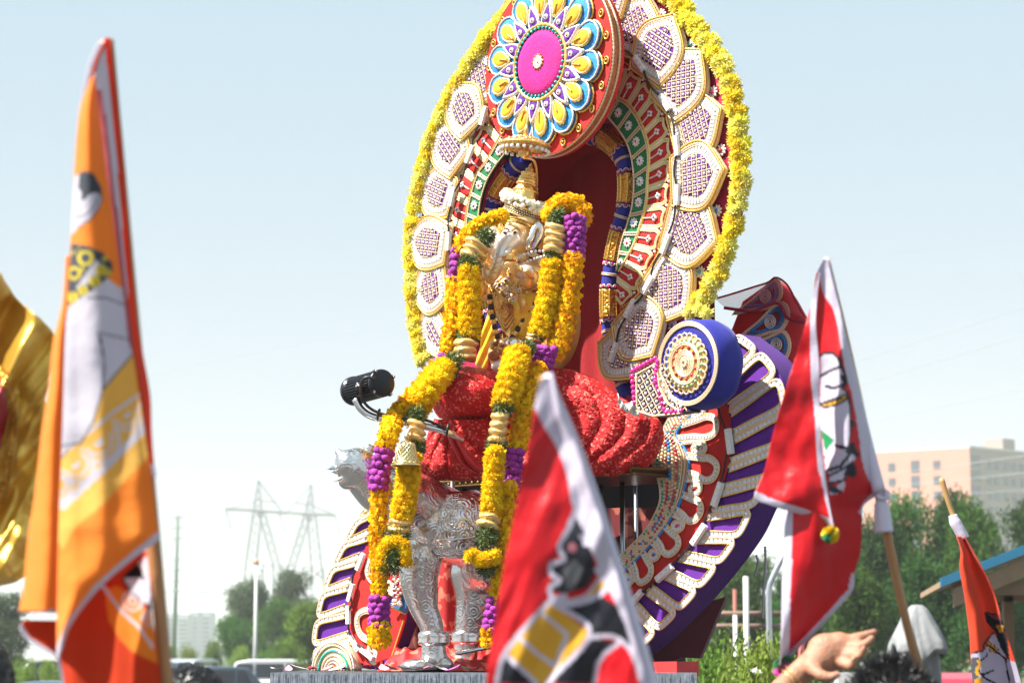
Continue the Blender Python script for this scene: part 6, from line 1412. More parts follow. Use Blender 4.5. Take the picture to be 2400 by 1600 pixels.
# --- red satin flag in front of the shrine
YR = 3.75
WH, RED, BK, GD = (.56, .51, .62), (.56, .004, .010), (.012, .013, .02), (.70, .36, .02)  # the white is darkened and tinted lavender, as cloth looks in shade
fr2 = thing('red_flag', P(1400, 1600, YR), 'red satin flag with a printed black mouse and gold panel in front of the shrine', 'flag')
bamboo('pole', [P(x, y, YR + .012) for x, y in ((1278, 880), (1340, 1120), (1420, 1400), (1478, 1600), (1560, 1900))], .0105, fr2, ())
zr = lambda s: from_zoom(s, 1100, 850, 2.09)
def d_red(s, t, x, y): return YR - .015 + .014 * nz(x + y * .35, y, 80, 230) + .005 * math.sin((x + .3 * y) / 40) * (s < .8) * t - .03 * max(0, s - .78) * 3 + .0035 * nz(x + y * .4, y, 30, 90)
def paint_red(col, p, S):
    col[:, :3] = RED
    fill(col, p, zr('515,735 545,780 600,920 622,1020 580,1100 470,1130 402,1120 392,1060 440,1055 400,1030 402,985 462,960 440,900 480,820'), BK)
    fill(col, p, zr('430,1175 650,1140 740,1200 800,1420 720,1350 590,1345 592,1318 480,1210'), BK); fill(col, p, zr('400,1175 592,1320 380,1568 140,1568 165,1440 250,1325'), GD)
    fill(col, p, zr('168,1448 190,1440 330,1568 130,1568'), BK); fill(col, p, zr('600,1350 740,1362 640,1452 612,1568 400,1568 480,1480'), BK)
    fill(col, p, zr('430,1168 560,1145 655,1040 676,1090 640,1130 540,1165'), GD)
    fill(col, p, zr('545,850 572,830 580,880 570,900 556,892'), WH); fill(col, p, zr('455,1010 520,960 560,1010 520,1090 480,1120'), (.10, .10, .11))
    cx, cy = zr('505,905')[0]; disc(col, p, cx, cy, 11, (.6, .2, .25)); disc(col, p, cx, cy, 7, (.1, .05, .06), 4)
    for l, w_ in (('518,725 480,820 440,900 462,962 402,985 400,1032 442,1062 396,1098 408,1150 470,1140', 6), ('518,725 545,780', 4), ('400,1160 250,1322 165,1440 132,1568', 6), ('400,1170 592,1320 380,1568', 6), ('250,1350 330,1420 420,1485 480,1330 355,1225', 5), ('190,1440 330,1568', 6), ('590,1345 680,1335 742,1358 800,1420 850,1568', 6), ('742,1362 640,1450 612,1568', 5),
                  ('405,1160 470,1180 560,1168 645,1128 676,1088 650,1038 625,1010', 7), ('430,1168 560,1143 650,1042', 4), ('545,850 575,870 580,890', 5)): line(col, p, smooth_curve(zr(l), 50) if l[0] != '2' else zr(l), w_, WH)
    inner = at_y(pxs('1251,953 1277,1003 1306,1051 1330,1118 1339,1175 1358,1223 1387,1290 1411,1348 1444,1415 1473,1486 1502,1600 1510,1660')); xi = np.interp(p[:, 1], inner[:, 1], inner[:, 0]); col[p[:, 0] > xi, :3] = WH
    col[p[:, 1] < 953, :3] = WH
cloth('cloth', fr2, '1276,882 1263,903 1252,960 1239,1051 1220,1137 1200,1233 1181,1328 1162,1448 1145,1544 1141,1600 1136,1660', '1296,884 1315,970 1349,1041 1373,1118 1401,1199 1430,1290 1454,1376 1478,1462 1502,1544 1516,1600 1532,1660', d_red, paint_red, SATN, 3.4)
mb = MB(); q = smooth_curve(PP('1284,876 1300,930 1345,1040 1390,1170 1440,1330 1490,1500 1530,1650', YR - .004), 50); tube(mb, q, np.linspace(.008, .0165, 50), 14); me_ = mb.mesh('pole_sleeve', mat('shade_white_sateen', WH, .45, sheen=.3, ns=12, na=.06, bump=.3, bs=25)); ob('pole_sleeve', me_, fr2)

# --- red flag with pompoms on the right
YP = 5.6
f3 = thing('red_flag', P(2163, 1600, YP), 'red satin flag with a white cartoon figure and pompoms on its points at the right', 'flag')
bamboo('pole', [P(x, y, YP + .02) for x, y in ((1936, 612), (1995, 860), (2078, 1246), (2120, 1440), (2163, 1600), (2250, 1950))], .0105, f3, (.70,))
za = lambda s: from_zoom(s, 1700, 600, 3.136)
zb = lambda s: from_zoom(s, 1700, 1050, 2.851)
def d_body(s, t, x, y): return YP - .02 + .035 * math.sin(s * 4.2 + t * 5) * min(1, t * 2.5) + .016 * nz(x, y, 70, 190) + .004 * nz(x, y, 26, 80)
def paint_body(col, p, S):
    col[:, :3] = RED
    fig = za('700,735 730,708 790,708 842,758 872,860 884,918 860,968 896,1000 918,1100 920,1300 905,1400 850,1400 730,1480 692,1200 700,1000'); fill(col, p, fig, WH)
    fill(col, p, za('730,1480 850,1440 905,1400 960,1440 900,1520 850,1560 740,1580'), WH); fill(col, p, zb('676,20 800,0 880,40 800,205 700,235 690,180'), WH); fill(col, p, zb('690,300 800,205 800,240 790,290 720,312'), WH)
    fill(col, p, za('700,1085 830,1040 895,1008 892,1052 820,1092 730,1112'), GD); fill(col, p, za('860,940 912,935 915,1012 880,985'), (.70, .02, .03)); fill(col, p, za('700,1262 815,1350 740,1450'), (.01, .22, .07))
    for l, w_ in (('700,735 730,708 790,708 842,758 872,860 892,918 868,968', 3), ('700,882 770,842 850,812 835,752', 3.5), ('740,956 800,970 880,940 856,882 885,880', 3.5), ('700,1085 830,1040 895,1008 892,1052 820,1092 730,1112 700,1085', 2.5), ('800,1388 900,1412 940,1380', 4), ('860,968 896,1000 918,1100 920,1300 905,1400', 2.5), ('935,1215 945,1250', 3), ('730,1580 850,1540 920,1450', 4), ('700,1090 860,1045', 2)): line(col, p, za(l), w_, BK)
    fill(col, p, za('835,752 850,760 872,860 850,815'), BK); fill(col, p, za('940,1375 972,1475 905,1440 905,1410'), BK); fill(col, p, zb('790,175 830,95 870,110 880,180 850,200'), BK); fill(col, p, zb('690,235 740,260 790,290 730,306 700,290'), BK)
    for l, w_ in (('700,1258 818,1350 735,1455', 3),): line(col, p, za(l), w_, WH)
    for l, w_ in (('820,20 850,0 880,45', 6), ('690,185 800,130 850,95', 3), ('690,235 790,215 810,180', 3)): line(col, p, zb(l), w_, BK)
    sl = at_y(pxs('1912,640 1920,686 1942,721 1955,766 1965,830 1977,887 1990,935 2003,1015 2012,1080 2024,1118 2047,1157')); xi = np.interp(p[:, 1], sl[:, 1], sl[:, 0]); col[(p[:, 0] > xi + 9) & (p[:, 1] < 1160), :3] = WH; col[p[:, 1] < 640, :3] = WH
    lf = at_y(pxs('1840,1201 1837,1295 1833,1366 1831,1471 1828,1560')); xl = np.interp(p[:, 1], lf[:, 1], lf[:, 0]); col[(p[:, 1] > 1190) & (p[:, 0] < xl + 20), :3] = WH
    line(col, p, [(2004, 1352), (1998, 1385), (1945, 1445), (1896, 1497), (1851, 1539), (1826, 1570)], 11, WH); line(col, p, [(2050, 1160), (2030, 1178), (2020, 1198)], 7, WH)
cloth('body', f3, '1932,604 1914,640 1908,700 1908,800 1912,960 1918,1100 1880,1150 1846,1180 1840,1201 1837,1295 1833,1366 1831,1471 1828,1560', '1939,606 1955,673 1971,734 1987,823 2006,893 2022,967 2043,1037 2054,1100 2062,1150 2024,1184 2021,1225 2016,1295 2003,1341 1998,1383 1945,1443 1896,1495 1851,1537 1834,1562', d_body, paint_body, SATN, 3.4)
def paint_flap(col, p, S):
    col[:, :3] = RED; st = at_y(pxs('1910,641 1901,712 1899,791 1901,887 1909,967 1914,1046 1917,1100 1921,1108 1931,1155 1942,1201 1952,1239')); xi = np.interp(p[:, 1], st[:, 1], st[:, 0]); col[p[:, 0] > xi, :3] = WH
    line(col, p, [(1765, 1158), (1800, 1176), (1880, 1200), (1955, 1228)], 10, WH)
cloth('front_flap', f3, '1918,640 1901,714 1879,791 1859,855 1834,935 1812,1015 1792,1100 1768,1164 1800,1181 1860,1200 1920,1217 1948,1240', '1922,640 1916,690 1912,760 1920,855 1922,983 1933,1100 1942,1166 1949,1208 1955,1240', lambda s, t, x, y: YP - .075 + .03 * (1 - s) * t + .014 * nz(x, y + x * .3, 110, 80) + .006 * math.sin((y + x * .4) / 45) * (1 - s) + .004 * nz(x, y, 30, 50), paint_flap, SATN, 3.4)
LVM = mat('shade_white_sleeve', WH, .55, sheen=.2, ns=12, na=.08, bump=.4, bs=30)
mb = MB(); tube(mb, smooth_curve(PP('1936,604 1952,680 1975,790 2005,920 2030,1030 2050,1110 2060,1150', YP - .01), 40), np.linspace(.006, .016, 40), 12); mb.build('pole_sleeve', LVM, f3)
mb = MB(); k = K(YP); tube(mb, smooth_curve(PP('2060,1148 2064,1164 2066,1185 2070,1220 2072,1246', YP), 30), np.interp(np.linspace(0, 1, 30), [0, .2, .35, 1], [15 * k, 11 * k, 17 * k, 22 * k]), 14); tube(mb, smooth_curve(PP('2054,1160 2068,1168 2082,1158 2076,1150 2084,1170', YP - .015), 16), .005, 8); mb.build('tie', LVM, f3)
def pompom(name, x, y, Y, r, cols, label):
    t = thing(name, P(x, y, Y), label, 'pompom'); rg = random.Random(int(x)); mb = MB()
    for i in range(420):
        d = Vector((rg.gauss(0, 1), rg.gauss(0, 1), rg.gauss(0, 1))).normalized(); s_ = d.orthogonal().normalized() * .0016; e = d * r * K(Y) * rg.uniform(.85, 1.1); c = P(x, y, Y)
        mi = int((math.atan2(d.z, d.x) / (2 * PI) + .5) * len(cols)) % len(cols); mb.add([c + d * .3 * r * K(Y) - s_, c + d * .3 * r * K(Y) + s_, c + e + s_ * 2.2, c + e - s_ * 2.2], [(0, 1, 2, 3)], mi)
    ball(mb, P(x, y, Y), r * K(Y) * .75, 0, 10, 6); mb.build('yarn', cols, t, kind='stuff')
YA = [mat('yellow_yarn', (.80, .58, .01), .7), mat('green_yarn', (.008, .15, .05), .7), mat('magenta_yarn', (.45, .01, .22), .7)]
pompom('pompom', 1946, 1252, YP - .09, 20, [YA[1], YA[0], YA[0], YA[0]], 'yellow pompom on the point of the right red flag flap')
pompom('pompom', 1840, 1564, YP - .03, 27, [YA[2], YA[0], YA[0], YA[1], YA[1]], 'green yellow and magenta pompom at the lowest point of the red flag')

# --- far orange flag at the right edge
YF_ = 8.3; f4 = thing('orange_flag', P(2400, 1600, YF_), 'narrow orange flag with a printed figure, wound on a cane at the far right', 'flag')
bamboo('pole', [P(x, y, YF_ + .02) for x, y in ((2206, 1120), (2236, 1212), (2290, 1330), (2350, 1480), (2400, 1640))], .0095, f4, (), mat('pale_cane', (.42, .24, .09), .5, ns=20, na=.3))
OR2 = (.72, .075, .02)
zc = zb
def paint_f4(col, p, S):
    col[:, :3] = OR2; fill(col, p, zc('1650,1365 1735,1345 1790,1225 1830,1300 1880,1400 1960,1440 2000,1568 1655,1568 1640,1400'), WH)
    fill(col, p, zc('1725,1090 1850,1112 1890,1300 1900,1420 1840,1330 1800,1220 1745,1160'), BK); fill(col, p, zc('1750,1105 1840,1110 1850,1150 1800,1140'), (.3, .06, .05))
    fill(col, p, zc('1640,1400 1690,1398 1690,1568 1650,1568'), GREY); fill(col, p, zc('1665,1540 1720,1530 1710,1568 1665,1568'), GD)
    for x, y in ((1760, 1310), (1785, 1325), (1810, 1350), (1780, 1345), (1825, 1190), (1850, 1190), (1840, 1215)): cx, cy = zc('%d,%d' % (x, y))[0]; disc(col, p, cx, cy, 6, GD); disc(col, p, cx, cy, 6.6, BK, 5.2)
    for l in ('1650,1365 1720,1350 1730,1300 1790,1232', '1735,1300 1790,1340 1880,1410', '1700,1420 1740,1390 1750,1370', '1790,1480 1720,1520 1800,1568', '1690,1400 1700,1500 1750,1500', '1870,1400 1900,1568'): line(col, p, smooth_curve(zc(l), 20), 2, BK)
    for i in range(7): cx, cy = zc('%d,%d' % (1690 + 10 * math.sin(i), 1420 + i * 14))[0]; disc(col, p, cx, cy, 4, GD, 0)
cloth('cloth', f4, '2237,1246 2251,1290 2249,1331 2261,1401 2272,1488 2275,1541 2280,1600 2284,1650', '2262,1256 2296,1317 2328,1383 2349,1453 2377,1541 2394,1600 2412,1650', lambda s, t, x, y: YF_ - .03 - .03 * math.sin(PI * s * 2.0 + .4) + .015 * nz(x, y, 26, 140), paint_f4, COT, 3)
mb = MB(); tube(mb, smooth_curve(PP('2233,1206 2238,1222 2248,1240 2260,1262', YF_), 20), np.interp(np.linspace(0, 1, 20), [0, .3, 1], [10, 14, 13]) * K(YF_), 10); mb.build('tie', LVM, f4)

# ------------------------------------------------------------ gold satin drape at the left edge
YGD = 5.2
gd = thing('gold_drape', P(40, 1300, YGD), 'gold satin processional parasol cloth with red lining hanging at the left edge', 'drape')
GSAT = mat('gold_satin_cloth', (.74, .44, .06), .26, .6, ns=5, na=.25, bump=.25, bs=300, spec=.9)
def d_gd(x, y): return YGD + .13 * nz(x + .45 * y, y, 75, 330) + .05 * abs(nz(x + .6 * y + 40, y, 42, 190)) + .03 * nz(x - .4 * y, y, 60, 90)
Lg, Rg = at_y(pxs('-90,600 -100,800 -110,1100 -120,1400')), at_y(pxs('-10,620 10,660 40,700 80,735 120,775 132,800 118,870 105,930 110,960 104,1020 96,1080 84,1180 70,1280 62,1345 10,1368 -60,1372'))
vs = []; NYg, NXg = 180, 60
for j in range(NYg):
    y = 640 + (1370 - 640) * j / (NYg - 1); a, b = np.interp(y, Lg[:, 1], Lg[:, 0]), np.interp(y, Rg[:, 1], Rg[:, 0])
    for i in range(NXg): x = a + (b - a) * i / (NXg - 1); vs.append(P(x, y, d_gd(x, y) + .10 * (i / NXg - .6) ** 2))
mb = MB(); mb.add(vs, [(j * NXg + i, j * NXg + i + 1, (j + 1) * NXg + i + 1, (j + 1) * NXg + i) for j in range(NYg - 1) for i in range(NXg - 1)]); o = mb.build('satin', GSAT, gd); o.modifiers.new('thick', 'SOLIDIFY').thickness = .003
mb = MB(); vs = []
for j in range(50):
    for i in range(12):
        y = 880 + 190 * j / 49; x = -60 + (78 - 40 * abs(j / 49 - .45)) * i / 11; vs.append(P(x, y, d_gd(x, y) - .05))
mb.add(vs, [(j * 12 + i, j * 12 + i + 1, (j + 1) * 12 + i + 1, (j + 1) * 12 + i) for j in range(49) for i in range(11)]); o = mb.build('red_lining', mat('dark_red_satin', (.30, .004, .012), .4), gd); o.modifiers.new('thick', 'SOLIDIFY').thickness = .003
for off, m_ in ((0, V['rust']), (8, V['brocade']), (16, V['rust'])):
    mb = MB(); c = smooth_curve([(-10 + off, 860), (14 + off, 920), (24 + off, 970), (20 + off, 1020), (10 + off, 1090), (-10 + off, 1180)], 50); tube(mb, [P(x, y, d_gd(x, y) - .045) for x, y in c], .0035 if off != 8 else .006, 6); mb.build('braid_border', m_, gd)

# ------------------------------------------------------------ people: hair tops below, one raised hand
SKIN = mat('brown_skin', (.36, .17, .10), .55, ns=28, na=.22, sub=.08, bump=.35, bs=160)
HAIR = mat('black_hair', (.010, .009, .010), .35, ns=80, na=.3, spec=.6)
def person(x, ytop, Y, shirt, label, seed, curly=.4, facing=0, arm=None):
    top = P(x, ytop, Y); h = top.z; X, Yp = top.x, top.y
    t = thing('person', (X, Yp, 0), label, 'person'); q = lambda a, b, c: Vector((X + a, Yp + b, c)); hd = h - .115
    parts = [('e', q(0, 0, hd), (.076, .092, .112)), ('e', q(0, -.085, hd - .02), (.018, .022, .026)), ('t', [q(0, .01, hd - .08), q(0, .015, hd - .19)], [.054, .058]), ('e', q(0, .02, h - .42), (.185, .105, .15)), ('e', q(0, .02, h - .66), (.155, .10, .20)), ('e', q(0, .02, h - .86), (.165, .11, .13)),
        ('t', [q(-.09, .02, h - .92), q(-.10, .02, h - 1.28), q(-.10, .03, .08)], [.085, .062, .042]), ('t', [q(.09, .02, h - .92), q(.10, .02, h - 1.28), q(.10, .03, .08)], [.085, .062, .042]), ('e', q(-.10, -.05, .045), (.045, .12, .04)), ('e', q(.10, -.05, .045), (.045, .12, .04)), ('e', q(-.078, .01, hd - .01), (.014, .022, .03)), ('e', q(.078, .01, hd - .01), (.014, .022, .03)),
        ('t', [q(-.18, .02, h - .32), q(-.23, .03, h - .60), q(-.20, -.06, h - .84)], [.055, .042, .030]), ('e', q(-.20, -.09, h - .90), (.03, .035, .06))]
    if arm: parts += arm
    else: parts += [('t', [q(.18, .02, h - .32), q(.23, .03, h - .60), q(.20, -.06, h - .84)], [.055, .042, .030]), ('e', q(.20, -.09, h - .90), (.03, .035, .06))]
    sculpt('body', parts, SKIN, t, .011, 3)
    sculpt('shirt', [('e', q(0, .02, h - .42), (.20, .125, .17)), ('e', q(0, .02, h - .68), (.175, .12, .24)), ('t', [q(-.18, .02, h - .32), q(-.22, .03, h - .52)], [.068, .06]), ('t', [q(.18, .02, h - .32), q(.22, .03, h - .50)], [.068, .06])], shirt, t, .014, 3)
    sculpt('trousers', [('e', q(0, .02, h - .90), (.18, .125, .12)), ('t', [q(-.09, .02, h - .95), q(-.10, .02, .14)], [.10, .07]), ('t', [q(.09, .02, h - .95), q(.10, .02, .14)], [.10, .07])], mat('dark_trousers', (.03, .03, .045), .8), t, .014, 3)
    mb = MB(); ball(mb, q(0, .016, hd + .018), 1, 0, 20, 12, None, (.083, .096, .106)); rg = random.Random(seed)
    for i in range(2600):
        a = rg.uniform(0, 2 * PI); e = math.acos(rg.uniform(-.1, 1)); d = Vector((math.sin(e) * math.cos(a), math.sin(e) * math.sin(a), math.cos(e))); b = q(0, .016, hd + .018) + Vector((d.x * .083, d.y * .096, d.z * .106)); s_ = Vector((rg.gauss(0, 1), rg.gauss(0, 1), rg.gauss(0, 1))).cross(d).normalized()
        L = rg.uniform(.010, .026); c = b + d * L * .6 * curly + s_ * L * .6; e2 = c + d * L * .25 * curly + s_ * L * .4 * rg.uniform(-1, 1); w_ = s_.cross(d) * .0010
        mb.add([b - w_, b + w_, c + w_, e2, c - w_], [(0, 1, 2, 4), (4, 2, 3)])
    mb.build('hair', HAIR, t); return t
SH1 = mat('white_shirt', (.7, .7, .7), .8); SH2 = mat('blue_shirt', (.08, .12, .3), .8)
person(-72, 1492, 4.6, SH2, 'person with straight black hair at the lower left edge of the picture', 1, .2)
person(445, 1566, 5.2, SH1, 'person with black hair seen from the crown up beside the bamboo pole', 2, .3)
person(2092, 1562, 5.0, SH2, 'person with curly black hair below the right bamboo pole', 3, 1.6)
# the raised hand: palm up, fingers reaching right
YH = 5.5; k = K(YH); H = lambda x, y, d=0: P(x, y, YH + d)
xsh = P(1760, 1700, YH + .1)
wrist, elbow = H(1880, 1562), H(1790, 1660, .06)
fing = [('t', [H(1984, 1500, -.005), H(2014, 1492, -.012), H(2034, 1486, -.012), H(2050, 1480, -.010)], [13.5 * k, 12.5 * k, 11 * k, 8.5 * k]),
        ('t', [H(1988, 1514, -.02), H(2014, 1512, -.035), H(2032, 1506, -.045), H(2043, 1494, -.045)], [13.5 * k, 12.5 * k, 11 * k, 8.5 * k]),
        ('t', [H(1986, 1532, -.03), H(2008, 1534, -.05), H(2020, 1532, -.065), H(2024, 1518, -.07)], [13 * k, 12 * k, 10.5 * k, 8 * k]),
        ('t', [H(1972, 1552, -.03), H(1990, 1560, -.05), H(2000, 1556, -.065), H(2000, 1542, -.07)], [12.5 * k, 11.5 * k, 10 * k, 7.5 * k]),
        ('t', [H(1900, 1562, -.03), H(1922, 1580, -.06), H(1944, 1586, -.07), H(1962, 1580, -.075)], [20 * k, 15 * k, 13 * k, 9.5 * k])]
hp = thing('person', (xsh.x, xsh.y, 0), 'person holding a bare forearm and open hand up below the right red flag', 'person')
hx, hy = xsh.x - .25, xsh.y + .12; hq = lambda a, b, c: Vector((hx + a, hy + b, c))
sculpt('body', [('e', H(1946, 1528, .0), (56 * k, .036, 44 * k), .32), ('e', H(1918, 1548, -.01), (40 * k, .036, 34 * k), .3), ('e', H(1968, 1512, 0), (36 * k, .032, 32 * k), .3), ('t', [H(1918, 1546), H(1880, 1574), H(1842, 1612, .02), H(1780, 1690, .06)], [34 * k, 30 * k, 35 * k, 46 * k]),
    ('t', [H(1780, 1670, .06), hq(.28, .05, 1.15), hq(.18, .02, 1.36)], [46 * k, .05, .062])] + fing + [('e', hq(0, 0, 1.50), (.074, .09, .11)), ('t', [hq(0, 0, 1.45), hq(0, .01, 1.33)], [.05, .056]), ('e', hq(0, 0, 1.2), (.18, .10, .15)), ('e', hq(0, 0, .97), (.15, .1, .2)), ('t', [hq(-.09, 0, .8), hq(-.10, 0, .45), hq(-.1, 0, .08)], [.085, .06, .042]), ('t', [hq(.09, 0, .8), hq(.10, 0, .45), hq(.1, 0, .08)], [.085, .06, .042]), ('t', [hq(-.17, 0, 1.3), hq(-.22, 0, 1.02), hq(-.2, -.08, .8)], [.055, .042, .03])], SKIN, hp, .0052, 3)
mb = MB()
for off in (0, 9):
    c = H(1864 - off, 1588 + off * .9); ax_ = (H(1925, 1530) - H(1850, 1590)).normalized(); x_ = ax_.orthogonal().normalized(); y_ = ax_.cross(x_); rope(mb, [c + (x_ * math.cos(t) + y_ * math.sin(t)) * 33 * k for t in np.linspace(0, 2 * PI, 36, endpoint=False)], .0022, 0, True)
mb.build('bangle', PGOLD, hp)
sculpt('clothes', [('e', hq(0, 0, 1.2), (.20, .125, .16)), ('e', hq(0, 0, .95), (.175, .12, .24)), ('t', [hq(-.1, 0, .8), hq(-.1, 0, .14)], [.11, .1]), ('t', [hq(.1, 0, .8), hq(.1, 0, .14)], [.11, .1])], mat('pink_cotton', (.5, .1, .2), .8), hp, .014, 3)
mb = MB(); ball(mb, hq(0, .014, 1.515), 1, 0, 16, 10, None, (.081, .095, .105)); mb.build('hair', HAIR, hp)
# ------------------------------------------------------------ the ground and what stands far off
mb = MB(); mb.add([(-900, -60, 0), (900, -60, 0), (900, 2600, 0), (-900, 2600, 0)], [(0, 1, 2, 3)]); struct('ground', mb, mat('asphalt', (.055, .055, .055), .9, ns=.6, na=.3, bump=.3, bs=60))
mb = MB(); mb.add([(-900, 96, .004), (900, 96, .004), (900, 2590, .004), (-900, 2590, .004)], [(0, 1, 2, 3)]); struct('grass_field', mb, mat('dry_grass', (.10, .13, .04), .9, ns=.15, na=.4))
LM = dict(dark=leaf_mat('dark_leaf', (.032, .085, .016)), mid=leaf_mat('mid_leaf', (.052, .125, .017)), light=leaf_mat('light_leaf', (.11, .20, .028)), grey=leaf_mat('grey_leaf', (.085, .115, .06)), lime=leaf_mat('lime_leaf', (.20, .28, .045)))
BARK = mat('bark', (.10, .075, .055), .9, ns=3, na=.4, bump=.5, bs=12)
def leaves(n, lobes, size, seed, shell=.55):
    """leaf faces gathered in sprays through the lobes of a crown"""
    rg = np.random.RandomState(seed); lb = np.array([(*c, *r) for c, r in lobes]); vol = lb[:, 3] * lb[:, 4] * lb[:, 5]
    ns = n // 9; idx = rg.choice(len(lb), ns, p=vol / vol.sum()); d = rg.normal(size=(ns, 3)); d /= np.linalg.norm(d, axis=1, keepdims=True)
    rad = (shell + (1 - shell) * rg.rand(ns)) * rg.uniform(.85, 1.12, ns)
    c = lb[idx, :3] + d * lb[idx, 3:6] * rad[:, None]
    c = np.repeat(c, 9, 0) + rg.normal(size=(ns * 9, 3)) * size * 1.5; dn = np.repeat(d, 9, 0)
    m_ = len(c); nrm = dn * .5 + rg.normal(size=(m_, 3)) * .7 + np.array([0, 0, .35]); nrm /= np.linalg.norm(nrm, axis=1, keepdims=True)
    t = np.cross(nrm, rg.normal(size=(m_, 3))); t /= np.maximum(np.linalg.norm(t, axis=1, keepdims=True), 1e-6); b = np.cross(nrm, t); s_ = size * rg.uniform(.6, 1.35, (m_, 1))
    vs = np.stack([c - t * s_, c + b * s_ * .42, c + t * s_, c - b * s_ * .42], 1).reshape(-1, 3); f = np.arange(m_ * 4).reshape(-1, 4)
    me = bpy.data.meshes.new('crown'); me.from_pydata(vs.tolist(), [], f.tolist()); return me
def tree_proto(H_, W_, seed, n, size, form='round'):
    rg = random.Random(seed); lobes = []
    if form == 'conifer':
        for i in range(9): z = H_ * (.15 + .82 * i / 8); r = W_ / 2 * (1 - i / 8.6); lobes.append(((0, 0, z), (r, r, H_ * .07)))
    else:
        for i in range(15):
            z = H_ * rg.uniform(.28, .93); q = math.sin(PI * min(1, (z / H_ - .12) / .95)) ** .6; a = rg.uniform(0, 2 * PI); o = W_ / 2 * rg.uniform(.15, .72) * q; r = W_ * rg.uniform(.15, .25)
            lobes.append(((o * math.cos(a), o * math.sin(a), min(z, H_ - r * .7)), (r, r, r * .75)))
        lobes.append(((0, 0, H_ * .55), (W_ * .3, W_ * .3, H_ * .3)))
    cr = leaves(n, lobes, size, seed)
    mb = MB(); tube(mb, smooth_curve([(0, 0, -.1), (.08 * H_ * .2, 0, H_ * .3), (-.02 * H_, .02 * H_, H_ * .7)], 12), np.linspace(H_ * .032, H_ * .010, 12), 9)
    for (c, r) in lobes[:9]:
        z0 = min(c[2] * .6, H_ * .5); tube(mb, smooth_curve([(0, 0, z0), (c[0] * .5, c[1] * .5, (z0 + c[2]) / 2 + .03 * H_), c], 8), np.linspace(H_ * .012, H_ * .003, 8), 6)
    return cr, mb
PROT = {}
def tree(kind, form, x, ytop, wpx, Y, label, cat='tree', group=None, seed=0, base=0):
    top = P(x, ytop, Y); H_ = top.z - base; W_ = wpx * K(Y); key = (form, round(H_ / W_, 1) > 1.2, seed % 3)
    if key not in PROT:
        PROT[key] = tree_proto(6.0 if form != 'shrub' else 2.0, (4.2 if key[1] else 6.6) if form == 'round' else (1.7 if form == 'conifer' else 2.6), 100 + seed % 3 + len(PROT) * 7, {'round': 16000, 'conifer': 6000, 'shrub': 13000}[form], {'round': .085, 'conifer': .08, 'shrub': .038}[form], form if form != 'shrub' else 'round')
    cr, tr = PROT[key]; h0 = 6.0 if form != 'shrub' else 2.0; w0 = (4.2 if key[1] else 6.6) if form == 'round' else (1.7 if form == 'conifer' else 2.6)
    t = thing({'round': 'tree', 'conifer': 'conifer', 'shrub': 'shrub'}[form], (top.x, Y, base), label, cat, group)
    M = Matrix.Translation((top.x, Y, base)) @ Matrix.Rotation(seed * 1.7, 4, 'Z') @ Matrix.Diagonal((W_ / w0, W_ / w0, H_ / h0, 1))
    key2 = (key, kind)
    if key2 not in PROT:
        c2 = cr.copy(); c2.materials.clear(); c2.materials.append(LM[kind]); PROT[key2] = (c2, tr.mesh('trunk', BARK))
    c2, tm = PROT[key2]; ob('crown', c2, t, M); ob('trunk', tm, t, M); return t
TR = [('mid', 1690, 1296, 240, 64, 'mid green tree just under the lower edge of the purple wing'), ('dark', 1850, 1318, 150, 62, 'dark green tree with its top just clear of the purple wing'), ('mid', 1768, 1298, 210, 66, 'mid green tree seen between the right wing and the red flag'), ('mid', 1935, 1290, 170, 64, 'mid green tree half hidden behind the right red flag'), ('dark', 2060, 1205, 190, 60, 'dark green tree standing below the left end of the tall apartment block'), ('mid', 2120, 1152, 170, 64, 'tall mid green tree crowning above the grey tarpaulin bundle'),
      ('dark', 2215, 1150, 190, 62, 'dark green tree just left of the thin cane tip'), ('mid', 2305, 1172, 190, 60, 'mid green tree behind the narrow orange flag'), ('dark', 2400, 1168, 200, 63, 'dark green tree at the right edge above the shelter roof'), ('mid', 2010, 1330, 200, 50, 'lower mid green tree filling the gap behind the raised hand'), ('dark', 2180, 1300, 240, 52, 'broad dark green tree behind the grey tarpaulin bundle'), ('dark', 2330, 1330, 240, 50, 'broad dark green tree under the shelter eaves'), ('dark', 1880, 1400, 220, 52, 'low dark green tree behind the bent steel pipe'), ('dark', 2480, 1200, 220, 60, 'dark green tree cut by the right edge of the picture')]
for i, (m_, x, y, w_, Y, lab) in enumerate(TR): tree(m_, 'round', x, y, w_, Y, lab, group='trees behind on the right', seed=i)
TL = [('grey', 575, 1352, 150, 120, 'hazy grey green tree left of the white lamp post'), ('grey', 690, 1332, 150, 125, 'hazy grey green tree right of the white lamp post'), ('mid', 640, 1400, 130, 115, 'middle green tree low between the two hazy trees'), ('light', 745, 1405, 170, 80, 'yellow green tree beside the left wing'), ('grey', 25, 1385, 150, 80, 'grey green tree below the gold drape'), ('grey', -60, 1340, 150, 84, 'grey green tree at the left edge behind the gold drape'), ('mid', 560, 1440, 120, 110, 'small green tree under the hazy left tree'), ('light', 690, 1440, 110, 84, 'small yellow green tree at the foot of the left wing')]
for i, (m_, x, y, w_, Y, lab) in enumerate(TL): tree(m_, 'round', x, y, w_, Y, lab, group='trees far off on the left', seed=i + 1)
tree('dark', 'conifer', 617, 1302, 36, 140, 'thin dark spruce tip rising behind the white lamp post', group='trees far off on the left')
